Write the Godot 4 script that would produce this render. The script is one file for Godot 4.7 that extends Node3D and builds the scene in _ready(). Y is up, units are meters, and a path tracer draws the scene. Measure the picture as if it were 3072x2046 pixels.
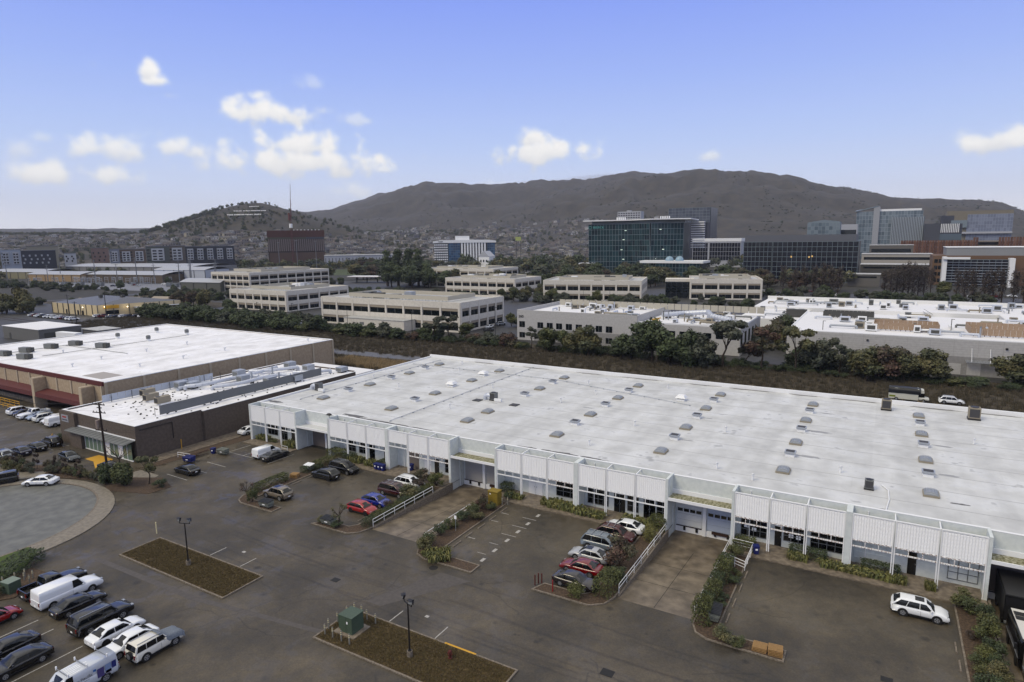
extends Node3D
# A business park after rain, seen from above its parking lots. Units are metres, x runs along the long facade, -z leads away across the roof.

const MAIN_TOP := 6.75
var M := {}
var counts := {}
var boxes := {}
var meshes := {}
var rng := RandomNumberGenerator.new()

# ---------------------------------------------------------------- small helpers
func mt(key: String, col: Color, rough := 0.8, metal := 0.0) -> StandardMaterial3D:
	if M.has(key):
		return M[key]
	var m := StandardMaterial3D.new()
	m.albedo_color = col
	m.roughness = rough
	m.metallic = metal
	M[key] = m
	return m

func noise_tex(freq: float, size: int, a: Color, b: Color, seed_n: int, octaves := 5, mid := 0.5) -> NoiseTexture2D:
	var n := FastNoiseLite.new()
	n.seed = seed_n
	n.frequency = freq
	n.fractal_octaves = octaves
	var t := NoiseTexture2D.new()
	t.width = size
	t.height = size
	t.seamless = true
	t.noise = n
	var g := Gradient.new()
	g.set_color(0, a)
	g.set_color(1, b)
	g.set_offset(0, mid - 0.33)
	g.set_offset(1, mid + 0.33)
	t.color_ramp = g
	return t

# a material whose colour is mottled by a seamless noise picture laid on in world metres
func mottled(key: String, a: Color, b: Color, metres: float, rough := 0.85, seed_n := 1, freq := 0.02, metal := 0.0) -> StandardMaterial3D:
	if M.has(key):
		return M[key]
	var m := mt(key, Color.WHITE, rough, metal)
	m.albedo_texture = noise_tex(freq, 512, a, b, seed_n)
	m.uv1_triplanar = true
	m.uv1_world_triplanar = true
	m.uv1_scale = Vector3.ONE / metres
	return m

func numbered(called: String, parent: Node = self) -> String:
	var k := called if parent == self else called + str(parent.get_instance_id())
	var n: int = counts.get(k, 0)
	counts[k] = n + 1
	return called if n == 0 else "%s_%03d" % [called, n]

func thing(called: String, label: String, category: String, at := Vector3.ZERO, yaw := 0.0, group := "") -> Node3D:
	var o := Node3D.new()
	o.name = numbered(called)
	add_child(o, true)
	o.position = at
	o.rotation.y = yaw
	tag(o, label, category, group)
	return o

func nth(i: int) -> String:
	var t := ["first", "second", "third", "fourth", "fifth", "sixth", "seventh", "eighth", "ninth", "tenth"]
	return t[i] if i < 10 else "%d%s" % [i + 1, ["th", "st", "nd", "rd"][(i + 1) % 10] if (i + 1) % 10 < 4 and (i + 1) % 100 / 10 != 1 else "th"]

func tag(o: Node3D, label: String, category := "", group := "", kind := "") -> Node3D:
	if label != "": o.set_meta("label", label)
	if category != "": o.set_meta("category", category)
	if group != "": o.set_meta("group", group)
	if kind != "": o.set_meta("kind", kind)
	return o

func part(p: Node, called: String, mesh: Mesh, m: Material, at := Vector3.ZERO, yaw := 0.0, scl := Vector3.ONE) -> MeshInstance3D:
	var o := MeshInstance3D.new()
	o.name = numbered(called, p)
	o.mesh = mesh
	if m: o.material_override = m
	o.position = at
	o.rotation.y = yaw
	o.scale = scl
	p.add_child(o, true)
	return o

func box_mesh(size: Vector3) -> BoxMesh:
	var k := "%.2f_%.2f_%.2f" % [size.x, size.y, size.z]
	if not boxes.has(k):
		var b := BoxMesh.new()
		b.size = size
		boxes[k] = b
	return boxes[k]

func bpart(p: Node, called: String, m: Material, at: Vector3, size: Vector3, yaw := 0.0) -> MeshInstance3D:
	return part(p, called, box_mesh(size), m, at, yaw)

# a box given by its two corners
func bx2(p: Node, called: String, m: Material, a: Vector3, b: Vector3) -> MeshInstance3D:
	return bpart(p, called, m, (a + b) * 0.5, (b - a).abs())

func one(called: String, label: String, category: String, mesh: Mesh, m: Material, at := Vector3.ZERO, yaw := 0.0, group := "") -> MeshInstance3D:
	var o := part(self, called, mesh, m, at, yaw)
	tag(o, label, category, group)
	return o

func struct(called: String, mesh: Mesh, m: Material, at := Vector3.ZERO) -> MeshInstance3D:
	var o := part(self, called, mesh, m, at)
	o.set_meta("kind", "structure")
	return o

func dup(src: Node3D, at: Vector3, yaw: float, label := "", scl := 1.0) -> Node3D:
	var c: Node3D = src.duplicate()
	var base := str(src.name)
	var cut := base.length() - 4
	if cut > 0 and base[cut] == "_" and base.substr(cut + 1).is_valid_int():
		base = base.substr(0, cut)
	c.name = numbered(base)
	add_child(c, true)
	c.position = at
	c.rotation.y = yaw
	c.scale = Vector3.ONE * scl
	if label != "": c.set_meta("label", label)
	return c

func V(x: float, y: float, z: float) -> Vector3:
	return Vector3(x, y, z)

# ---------------------------------------------------------------- mesh writer
class MB:
	var v := PackedVector3Array()
	var n := PackedVector3Array()
	var uv := PackedVector2Array()
	var c := PackedColorArray()
	var col := Color.WHITE
	func tri(a: Vector3, b: Vector3, d: Vector3) -> void:
		var nn := (d - a).cross(b - a).normalized()
		for p in [a, b, d]:
			v.append(p); n.append(nn); uv.append(Vector2(p.x, p.z)); c.append(col)
	func quad(a: Vector3, b: Vector3, d: Vector3, e: Vector3) -> void:
		tri(a, b, d); tri(a, d, e)
	func box(ctr: Vector3, s: Vector3, bs := Basis.IDENTITY) -> void:
		var h := s * 0.5
		var p := []
		for i in 8:
			p.append(ctr + bs * Vector3(h.x if i & 1 else -h.x, h.y if i & 2 else -h.y, h.z if i & 4 else -h.z))
		quad(p[0], p[2], p[3], p[1]); quad(p[5], p[7], p[6], p[4])
		quad(p[4], p[6], p[2], p[0]); quad(p[1], p[3], p[7], p[5])
		quad(p[2], p[6], p[7], p[3]); quad(p[0], p[1], p[5], p[4])
	func tube(a: Vector3, b: Vector3, r0: float, r1: float, k := 8, caps := true) -> void:
		var d := (b - a).normalized()
		var x := d.cross(Vector3.UP if absf(d.y) < 0.9 else Vector3.RIGHT).normalized()
		var y := d.cross(x)
		for i in k:
			var t0 := TAU * i / k
			var t1 := TAU * (i + 1) / k
			var u0 := x * cos(t0) + y * sin(t0)
			var u1 := x * cos(t1) + y * sin(t1)
			var P := [a + u0 * r0, a + u1 * r0, b + u1 * r1, b + u0 * r1]
			var N := [u0, u1, u1, u0]
			for q in [0, 2, 1, 0, 3, 2]:
				v.append(P[q]); n.append(N[q]); uv.append(Vector2(P[q].x, P[q].z)); c.append(col)
			if caps:
				tri(a, P[0], P[1]); tri(b, P[2], P[3])
	func path(pts: Array, r: float, k := 8) -> void:
		for i in pts.size() - 1:
			tube(pts[i], pts[i + 1], r, r, k)
	# flat polygon (points x,z) extruded from y0 to y1
	func prism(poly: PackedVector2Array, y0: float, y1: float, bottom := false) -> void:
		var ix := Geometry2D.triangulate_polygon(poly)
		for i in range(0, ix.size(), 3):
			var a := poly[ix[i]]; var b := poly[ix[i + 1]]; var d := poly[ix[i + 2]]
			if (b - a).cross(d - a) < 0.0:
				var t := b; b = d; d = t
			tri(Vector3(a.x, y1, a.y), Vector3(b.x, y1, b.y), Vector3(d.x, y1, d.y))
			if bottom:
				tri(Vector3(a.x, y0, a.y), Vector3(d.x, y0, d.y), Vector3(b.x, y0, b.y))
		if y1 - y0 > 0.0001:
			var cw := Geometry2D.is_polygon_clockwise(poly)
			for i in poly.size():
				var a := poly[i]; var b := poly[(i + 1) % poly.size()]
				if cw:
					var t := a; a = b; b = t
				quad(Vector3(a.x, y0, a.y), Vector3(a.x, y1, a.y), Vector3(b.x, y1, b.y), Vector3(b.x, y0, b.y))
	func dome(ctr: Vector3, r: Vector3, k := 10, rows := 4, full := false) -> void:
		var lo := -PI / 2 if full else 0.0
		for j in rows:
			var p0 := lerpf(lo, PI / 2, float(j) / rows)
			var p1 := lerpf(lo, PI / 2, float(j + 1) / rows)
			for i in k:
				var P := []
				var N := []
				for q in [[i, p0], [i + 1, p0], [i + 1, p1], [i, p1]]:
					var t: float = TAU * q[0] / k
					var u := Vector3(cos(t) * cos(q[1]), sin(q[1]), sin(t) * cos(q[1]))
					P.append(ctr + u * r); N.append((u / r).normalized())
				for q in [0, 1, 2, 0, 2, 3]:
					v.append(P[q]); n.append(N[q]); uv.append(Vector2(P[q].x, P[q].z)); c.append(col)
	# skin over rings of equal length, smooth
	func loft(rings: Array, closed := true, cap0 := false, cap1 := false, flat := false) -> void:
		var st := SurfaceTool.new()
		st.begin(Mesh.PRIMITIVE_TRIANGLES)
		st.set_smooth_group(-1 if flat else 0)
		var k: int = rings[0].size()
		var last := k if closed else k - 1
		for j in rings.size() - 1:
			for i in last:
				var a: Vector3 = rings[j][i]; var b: Vector3 = rings[j][(i + 1) % k]
				var d: Vector3 = rings[j + 1][(i + 1) % k]; var e: Vector3 = rings[j + 1][i]
				for q in [a, b, d, a, d, e]:
					st.add_vertex(q)
		st.generate_normals()
		var arr := st.commit_to_arrays()
		var vv: PackedVector3Array = arr[Mesh.ARRAY_VERTEX]
		var nn: PackedVector3Array = arr[Mesh.ARRAY_NORMAL]
		var ii = arr[Mesh.ARRAY_INDEX]
		if ii != null and ii.size() > 0:
			for q in ii:
				v.append(vv[q]); n.append(nn[q]); uv.append(Vector2(vv[q].x, vv[q].z)); c.append(col)
		else:
			for q in vv.size():
				v.append(vv[q]); n.append(nn[q]); uv.append(Vector2(vv[q].x, vv[q].z)); c.append(col)
		for cc in [[cap0, 0], [cap1, rings.size() - 1]]:
			if cc[0]:
				var R: Array = rings[cc[1]]
				var m := Vector3.ZERO
				for q in R: m += q
				m /= R.size()
				for i in k:
					tri(m, R[i], R[(i + 1) % k])
	func mesh(m: Material = null, colours := false) -> ArrayMesh:
		var arr := []
		arr.resize(Mesh.ARRAY_MAX)
		arr[Mesh.ARRAY_VERTEX] = v
		arr[Mesh.ARRAY_NORMAL] = n
		arr[Mesh.ARRAY_TEX_UV] = uv
		if colours: arr[Mesh.ARRAY_COLOR] = c
		var am := ArrayMesh.new()
		am.add_surface_from_arrays(Mesh.PRIMITIVE_TRIANGLES, arr)
		if m: am.surface_set_material(0, m)
		return am

func poly(a: Array) -> PackedVector2Array:
	var p := PackedVector2Array()
	for i in range(0, a.size(), 2):
		p.append(Vector2(a[i], a[i + 1]))
	return p

func prism_mesh(pts: Array, y0: float, y1: float) -> ArrayMesh:
	var b := MB.new()
	b.prism(poly(pts), y0, y1)
	return b.mesh()

# a level sheet: rectangle with rectangular holes, all [x0, z0, x1, z1]
func sheet(r: Array, holes: Array, y: float) -> ArrayMesh:
	var xs := [r[0], r[2]]
	var zs := [r[1], r[3]]
	for h in holes:
		for q in [h[0], h[2]]:
			if q > r[0] and q < r[2] and not xs.has(q): xs.append(q)
		for q in [h[1], h[3]]:
			if q > r[1] and q < r[3] and not zs.has(q): zs.append(q)
	xs.sort(); zs.sort()
	var b := MB.new()
	for i in xs.size() - 1:
		for j in zs.size() - 1:
			var cx: float = (xs[i] + xs[i + 1]) / 2
			var cz: float = (zs[j] + zs[j + 1]) / 2
			var out := false
			for h in holes:
				if cx > h[0] and cx < h[2] and cz > h[1] and cz < h[3]: out = true
			if not out:
				b.quad(Vector3(xs[i], y, zs[j]), Vector3(xs[i + 1], y, zs[j]), Vector3(xs[i + 1], y, zs[j + 1]), Vector3(xs[i], y, zs[j + 1]))
	return b.mesh()

func text_mesh(s: String, size: float, depth: float, bold := true) -> TextMesh:
	var t := TextMesh.new()
	var f := SystemFont.new()
	f.font_names = PackedStringArray(["Droid Sans"])
	f.font_weight = 700 if bold else 400
	t.font = f
	t.text = s
	t.font_size = 32
	t.pixel_size = size / 32.0
	t.depth = depth
	return t

# ---------------------------------------------------------------- the scene
func _ready() -> void:
	rng.seed = 20240117
	var cam := Camera3D.new()
	cam.name = "camera"
	cam.fov = 56.1226
	cam.near = 0.5
	cam.far = 30000.0
	cam.transform = Transform3D(Basis(V(0.863862, -0.01241, -0.503576), V(-0.068651, 0.987468, -0.142103), V(0.499029, 0.157328, 0.852184)).orthonormalized(), V(0, 36.5, 0))
	add_child(cam)
	cam.current = true
	var env := Environment.new()
	env.background_mode = Environment.BG_SKY
	env.tonemap_mode = Environment.TONE_MAPPER_LINEAR
	env.tonemap_exposure = 1.0
	env.sky = make_sky()
	env.fog_enabled = true
	env.fog_density = 0.00006
	env.fog_light_color = Color(0.83, 0.855, 0.94)
	env.volumetric_fog_enabled = true
	env.volumetric_fog_density = 0.0
	env.sdfgi_enabled = true
	env.ssao_enabled = true
	env.ssil_enabled = true
	var we := WorldEnvironment.new()
	we.name = "world_environment"
	we.environment = env
	add_child(we)
	var sun := DirectionalLight3D.new()
	sun.name = "sun"
	sun.light_color = Color(1.0, 0.945, 0.82)
	sun.light_energy = 0.6
	sun.light_angular_distance = 24.0
	sun.shadow_enabled = true
	sun.rotation_degrees = V(-46, -30, 0)
	add_child(sun)
	materials()
	ground_and_lots()
	main_building()
	roof_equipment()
	left_buildings()
	middle_buildings()
	far_city()
	hills_and_houses()
	yard_furniture()
	vehicles()
	vegetation()

# Blue between broken clouds low over the hills, a lighter layer of cloud overhead: the soft light of the lots comes from it.
func make_sky() -> Sky:
	var w := 2048
	var h := 1024
	var nz := FastNoiseLite.new()
	nz.seed = 11
	nz.frequency = 0.055
	nz.fractal_octaves = 5
	nz.fractal_gain = 0.6
	var big := nz.get_image(w, h / 2, false, false, false).get_data()
	nz.seed = 4
	nz.frequency = 0.0045
	nz.fractal_octaves = 5
	var wide := nz.get_seamless_image(w, h / 2).get_data()
	# direction east of north and height of each cloud, its half sizes and thickness, in degrees
	var puffs := [[-58.4, 12.6, 0.5, 0.7, 1.0], [-57.8, 11.9, 0.7, 0.4, 1.0], [-57.23, 10.97, 0.6, 0.25, 0.5], [-50.4, 10.1, 3.4, 0.9, 1.0], [-51.0, 10.5, 1.9, 0.8, 1.0], [-46.57, 12.46, 0.96, 0.5, 0.4], [-45.83, 10.53, 0.9, 0.43, 0.45], [-43.24, 9.84, 1.5, 0.5, 0.5], [-47.96, 6.4, 5.6, 1.25, 1.0], [-47.7, 7.6, 3.0, 1.2, 1.0], [-41.27, 5.93, 0.8, 0.39, 0.7], [-61.53, 6.84, 2.25, 0.92, 0.8], [-57.22, 7.07, 2.2, 0.8, 0.8], [-66.95, 6.5, 1.1, 0.81, 0.5], [-65.65, 4.87, 2.4, 0.78, 0.9], [-61.58, 4.82, 1.7, 0.72, 0.8], [-65.5, 7.38, 0.7, 0.29, 0.4], [-27.96, 7.3, 3.1, 1.15, 1.0], [-28.71, 8.4, 1.6, 1.0, 1.0], [-13.21, 6.62, 1.03, 0.45, 0.6], [6.21, 6.2, 2.4, 0.7, 0.95], [-44.24, 4.16, 1.6, 0.64, 0.5], [-31.2, 4.86, 1.1, 0.29, 0.4], [-61.89, 12.63, 0.38, 0.17, 0.3]]
	# the same kind of puffs go on all round
	var pr := RandomNumberGenerator.new()
	pr.seed = 5
	for i in 120:
		var az := pr.randf_range(16.0, 283.0)
		puffs.append([az if az <= 180.0 else az - 360.0, pr.randf_range(3.5, 19.0), pr.randf_range(1.5, 6.5), pr.randf_range(0.6, 1.8), pr.randf_range(0.5, 1.0)])
	var cover := PackedFloat32Array()
	cover.resize(w * h / 2)
	var body := PackedFloat32Array()
	body.resize(w * h / 2)
	body.fill(0.8)
	for p in puffs:
		p[2] *= 1.25
		p[3] *= 1.2
		var x0 := int((p[0] - p[2] * 1.6) / 360.0 * w)
		var x1 := int((p[0] + p[2] * 1.6) / 360.0 * w) + 1
		var y0 := int((90.0 - p[1] - p[3] * 1.8) / 180.0 * h)
		var y1 := int((90.0 - p[1] + p[3] * 1.8) / 180.0 * h) + 1
		for y in range(maxi(y0, 0), mini(y1, h / 2)):
			for xx in range(x0, x1):
				var x := posmod(xx, w)
				var dx: float = ((xx + 0.5) / w * 360.0 - p[0]) / p[2]
				var dy: float = (90.0 - (y + 0.5) / h * 180.0 - p[1]) / p[3]
				if dy < 0.0: dy *= 1.35
				var d := 1.0 - sqrt(dx * dx + dy * dy)
				var k: float = clampf((d * 1.15 + (big[y * w + x] / 255.0 - 0.5) * 2.7 + 0.2) * 1.1, 0.0, 1.0) * p[4]
				if k > cover[y * w + x]:
					cover[y * w + x] = k
					body[y * w + x] = clampf(0.75 + dy * 0.75 + (big[y * w + x] / 255.0 - 0.5), 0.0, 1.0)
	var stops := [[0.0, Color(0.955, 0.955, 0.965)], [2.0, Color(0.91, 0.92, 0.965)], [4.5, Color(0.84, 0.885, 0.985)], [8.0, Color(0.745, 0.825, 0.995)], [13.0, Color(0.645, 0.74, 0.99)], [19.0, Color(0.55, 0.65, 0.98)], [35.0, Color(0.48, 0.58, 0.94)], [90.0, Color(0.40, 0.50, 0.88)]]
	var data := PackedByteArray()
	data.resize(w * h * 3)
	var white := Color(1.0, 0.995, 0.985)
	var base := Color(0.885, 0.89, 0.905)
	for y in h:
		var el := 90.0 - (y + 0.5) / h * 180.0
		var c0 := Color(0.32, 0.31, 0.30)
		if el > 0.0:
			for s in stops.size() - 1:
				if el >= stops[s][0] and el <= stops[s + 1][0]:
					c0 = stops[s][1].lerp(stops[s + 1][1], (el - stops[s][0]) / (stops[s + 1][0] - stops[s][0]))
		var o := y * w * 3
		var high := smoothstep(20.0, 34.0, el)
		for x in w:
			var c := c0
			if el > 0.0:
				var q := y * w + x
				var k := cover[q]
				if high > 0.0:
					k = maxf(k, high * clampf(1.02 + (wide[q] / 255.0 - 0.5) * 1.2, 0.0, 1.0))
				if k > 0.0:
					c = c0.lerp(base.lerp(white, body[q]), smoothstep(0.0, 1.0, k))
			data[o] = int(c.r * 255.0); data[o + 1] = int(c.g * 255.0); data[o + 2] = int(c.b * 255.0)
			o += 3
	var img := Image.create_from_data(w, h, false, Image.FORMAT_RGB8, data)
	var pm := PanoramaSkyMaterial.new()
	pm.panorama = ImageTexture.create_from_image(img)
	pm.energy_multiplier = 1.0
	var sky := Sky.new()
	sky.sky_material = pm
	return sky

func materials() -> void:
	mottled("white_paint", Color(0.42, 0.41, 0.39), Color(0.80, 0.79, 0.77), 1.4, 0.7, 2, 0.03)
	mt("yellow_paint", Color(0.74, 0.56, 0.14), 0.7)
	mottled("concrete", Color(0.36, 0.325, 0.28), Color(0.50, 0.455, 0.395), 9.0, 0.6, 3)
	mottled("kerb", Color(0.34, 0.31, 0.27), Color(0.50, 0.46, 0.41), 3.0, 0.8, 4)
	mottled("soil", Color(0.20, 0.155, 0.115), Color(0.33, 0.265, 0.20), 3.0, 0.95, 5)
	mottled("ramp", Color(0.31, 0.275, 0.225), Color(0.47, 0.425, 0.36), 14.0, 0.5, 6, 0.012)
	mottled("road", Color(0.335, 0.338, 0.325), Color(0.41, 0.413, 0.395), 16.0, 0.6, 7, 0.015)
	mottled("turf", Color(0.185, 0.145, 0.075), Color(0.33, 0.27, 0.14), 4.0, 1.0, 8)
	mottled("wall_grey", Color(0.745, 0.77, 0.77), Color(0.795, 0.815, 0.81), 8.0, 0.75, 9)
	mt("panel_white", Color(0.90, 0.905, 0.91), 0.55)
	mt("trim_white", Color(0.86, 0.865, 0.87), 0.6)
	var rt := mottled("rusty_trim", Color(0.40, 0.22, 0.10), Color(0.86, 0.86, 0.86), 1.6, 0.7, 10, 0.012)
	rt.albedo_texture.color_ramp.set_offset(0, 0.30)
	rt.albedo_texture.color_ramp.set_offset(1, 0.44)
	mt("glass_dark", Color(0.045, 0.055, 0.06), 0.08)
	mt("glass_office", Color(0.06, 0.085, 0.10), 0.1)
	mt("black_metal", Color(0.07, 0.06, 0.06), 0.5)
	mt("steel", Color(0.55, 0.56, 0.57), 0.4, 0.6)
	mt("galvanised", Color(0.62, 0.64, 0.67), 0.45, 0.4)
	mt("rubber", Color(0.045, 0.045, 0.05), 0.85)
	mt("grey_metal", Color(0.40, 0.41, 0.41), 0.6)
	mt("tan_metal", Color(0.52, 0.49, 0.43), 0.7)
	mt("duct", Color(0.74, 0.76, 0.80), 0.4, 0.2)
	mottled("wood", Color(0.50, 0.38, 0.23), Color(0.66, 0.53, 0.34), 0.8, 0.8, 12, 0.03)
	mottled("bark", Color(0.16, 0.13, 0.11), Color(0.27, 0.23, 0.19), 1.0, 0.95, 13)
	mt("bin_blue", Color(0.05, 0.10, 0.36), 0.5)
	mt("white_bldg", Color(0.84, 0.84, 0.83), 0.7)

# ---------------------------------------------------------------- ground, lots, islands
const RAMP_A := [-54.8, -75.1, -46.7, -57.4]
const PIT_A := [-54.8, -78.4, -46.7, -57.4]
const PIT_B := [-21.6, -78.4, -14.0, -57.6]
const PIT_C := [11.1, -78.4, 19.2, -57.6]
const RAMP_B := [-21.6, -75.1, -14.0, -57.6]
const RAMP_C := [11.1, -75.1, 19.2, -57.6]

# asphalt: worn brownish aggregate with damp darker patches, tyre-polished lanes, sealed cracks and a paler trench patch
func asphalt_material() -> StandardMaterial3D:
	var w := 1536
	var h := 768
	var nz := FastNoiseLite.new()
	nz.seed = 21
	nz.frequency = 0.008
	nz.fractal_octaves = 6
	var a := nz.get_seamless_image(w, h).get_data()
	nz.seed = 22
	nz.frequency = 0.07
	nz.fractal_octaves = 3
	var b := nz.get_seamless_image(w, h).get_data()
	nz.seed = 23
	nz.frequency = 0.018
	nz.fractal_octaves = 4
	nz.domain_warp_enabled = true
	nz.domain_warp_amplitude = 60.0
	var c := nz.get_seamless_image(w, h).get_data()
	var rr := RandomNumberGenerator.new()
	rr.seed = 9
	var col := PackedByteArray()
	col.resize(w * h * 3)
	var rgh := PackedByteArray()
	rgh.resize(w * h)
	for i in w * h:
		var x := i % w
		var A := a[i] / 255.0
		var B := b[i] / 255.0
		var C := c[i] / 255.0
		var g := 0.243 + (A - 0.5) * 0.16 + (B - 0.5) * 0.06 + (rr.randf() - 0.5) * 0.055 + (C - 0.5) * 0.05
		var wet := smoothstep(0.50, 0.72, C + (A - 0.5) * 0.5)
		# the western lots lie wetter
		wet *= lerpf(0.95, 0.55, smoothstep(0.15, 0.5, float(x) / w))
		g *= 1.0 - wet * 0.14
		col[i * 3] = int(clampf(g * 1.10, 0, 1) * 255)
		col[i * 3 + 1] = int(clampf(g * 0.99, 0, 1) * 255)
		col[i * 3 + 2] = int(clampf(g * 0.80, 0, 1) * 255)
		rgh[i] = int(clampf(0.66 - wet * 0.38 + (B - 0.5) * 0.2, 0.12, 1.0) * 255)
	# sealed cracks, tyre-polished lanes and oil drips in the stalls
	var stroke := func(x0: float, z0: float, x1: float, z1: float, half: float, f: float) -> void:
		var n := int(maxf(absf(x1 - x0), absf(z1 - z0)) * 10.3) + 1
		for i in n:
			var px := int((lerpf(x0, x1, float(i) / n) + 130.0) / 150.0 * w)
			var py := int((lerpf(z0, z1, float(i) / n) + 90.0) / 75.0 * h)
			var r := int(ceil(half))
			for dy in range(-r, r + 1):
				for dx in range(-r, r + 1):
					var q := sqrt(dx * dx + dy * dy)
					if q > half or px + dx < 0 or px + dx >= w or py + dy < 0 or py + dy >= h: continue
					var o := ((py + dy) * w + px + dx) * 3
					var k := 1.0 - (1.0 - f) * (1.0 - q / (half + 0.8))
					for ch in 3: col[o + ch] = int(clampf(col[o + ch] * k, 0, 255))
	for i in 70:
		var p := Vector2(rr.randf_range(-95, 14), rr.randf_range(-72, -22))
		var a2 := rr.randf() * TAU
		for s in rr.randi_range(4, 14):
			a2 += rr.randfn() * 0.45
			var q := p + Vector2(cos(a2), sin(a2)) * rr.randf_range(0.5, 1.4)
			stroke.call(p.x, p.y, q.x, q.y, 0.9, 0.74)
			p = q
	for i in 240:
		var x := rr.randf_range(-95, 8)
		var z := rr.randf_range(-71, -21)
		stroke.call(x, z, x + 0.1, z, rr.randf_range(1.0, 5.0), rr.randf_range(0.72, 0.93))
	for i in 16:
		var z := rr.randf_range(-53, -44)
		var x := rr.randf_range(-90, -10)
		for s in 30: stroke.call(x + s, z + sin(s * 0.1) * 0.6, x + s + 1, z + sin(s * 0.1 + 0.1) * 0.6, 2.2, 0.965)
	var m := StandardMaterial3D.new()
	m.albedo_texture = ImageTexture.create_from_image(Image.create_from_data(w, h, false, Image.FORMAT_RGB8, col))
	m.roughness_texture = ImageTexture.create_from_image(Image.create_from_data(w, h, false, Image.FORMAT_L8, rgh))
	m.roughness = 1.0
	m.uv1_scale = V(1.0 / 150.0, 1.0 / 75.0, 1)
	m.uv1_offset = V(130.0 / 150.0, 90.0 / 75.0, 0)
	return m

func kerbed(pts: Array, top: String, called: String, k := "kerb") -> void:
	# an island: kerb ring as a real step, ground inside it a little lower
	var p := poly(pts)
	var inner := Geometry2D.offset_polygon(p, -0.16)
	var b := MB.new()
	var ip: PackedVector2Array = inner[0]
	b.prism(ip, 0.0, 0.10)
	struct(called, b.mesh(), M[top])
	var kb := MB.new()
	for q in Geometry2D.clip_polygons(p, ip):
		pass
	for i in p.size():
		# one kerb stone run for each side, mitred at the corners
		var a := p[i]
		var d := p[(i + 1) % p.size()]
		var an := nearest_of(ip, a)
		var dn := nearest_of(ip, d)
		kb.quad(V(a.x, 0.13, a.y), V(d.x, 0.13, d.y), V(dn.x, 0.13, dn.y), V(an.x, 0.13, an.y))
		kb.quad(V(a.x, -0.02, a.y), V(d.x, -0.02, d.y), V(d.x, 0.13, d.y), V(a.x, 0.13, a.y))
		kb.quad(V(an.x, 0.05, an.y), V(dn.x, 0.05, dn.y), V(dn.x, 0.13, dn.y), V(an.x, 0.13, an.y))
	struct(called.replace("_bed", "") + "_kerb", kb.mesh(), M[k])

func nearest_of(p: PackedVector2Array, q: Vector2) -> Vector2:
	var best := p[0]
	for s in p:
		if s.distance_squared_to(q) < best.distance_squared_to(q): best = s
	return best

func arc(cx: float, cz: float, r: float, a0: float, a1: float, k: int) -> Array:
	var out := []
	for i in k + 1:
		var t := deg_to_rad(lerpf(a0, a1, float(i) / maxi(k, 1)))
		out.append(cx + cos(t) * r)
		out.append(cz + sin(t) * r)
	return out

func ramp(r: Array, called: String) -> void:
	var b := MB.new()
	var z1: float = r[1] - 3.25
	b.quad(V(r[0], -1.12, r[1] + 2.0), V(r[2], -1.12, r[1] + 2.0), V(r[2], 0.0, r[3]), V(r[0], 0.0, r[3]))
	b.quad(V(r[0], -1.12, z1), V(r[2], -1.12, z1), V(r[2], -1.12, r[1] + 2.0), V(r[0], -1.12, r[1] + 2.0))
	struct(called, b.mesh(), M.ramp)
	for s in [r[0], r[2]]:
		var e: float = -0.11 if s == r[0] else 0.11
		var wb := MB.new()
		wb.prism(poly([s - e, r[1], s + e, r[1], s + e, r[3] - 0.3, s - e, r[3] - 0.3]), -1.3, 0.16)
		one("retaining_wall", "low concrete retaining wall along the edge of a dock ramp", "wall", wb.mesh(), M.kerb, Vector3.ZERO, 0, "retaining walls of the dock ramps")
	# a joint down the middle and across the slab
	var j := MB.new()
	var mx: float = (r[0] + r[2]) / 2
	var slope: float = 1.12 / (r[3] - r[1] - 2.0)
	for t in [0.33, 0.66]:
		var zz := lerpf(r[3], r[1] + 2.0, t)
		j.box(V(mx, -(r[3] - zz) * slope + 0.004, zz), V(r[2] - r[0] - 0.3, 0.004, 0.05), Basis(Vector3.RIGHT, -atan(slope)))
	var len: float = r[3] - r[1] - 2.0
	j.box(V(mx, -0.556, (r[3] + r[1] + 2.0) / 2), V(0.05, 0.004, len / cos(atan(slope)) - 0.3), Basis(Vector3.RIGHT, -atan(slope)))
	struct(called + "_joint", j.mesh(), mt("joint", Color(0.17, 0.15, 0.13), 0.9))

func line(x0: float, z0: float, x1: float, z1: float, wd := 0.11, m := "white_paint", y := 0.008) -> void:
	var d := Vector2(x1 - x0, z1 - z0)
	var o := part(self, "painted_line", box_mesh(V(snappedf(d.length(), 0.1), 0.004, wd)), M[m], V((x0 + x1) / 2, y, (z0 + z1) / 2), -d.angle())
	o.set_meta("kind", "structure")

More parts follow.
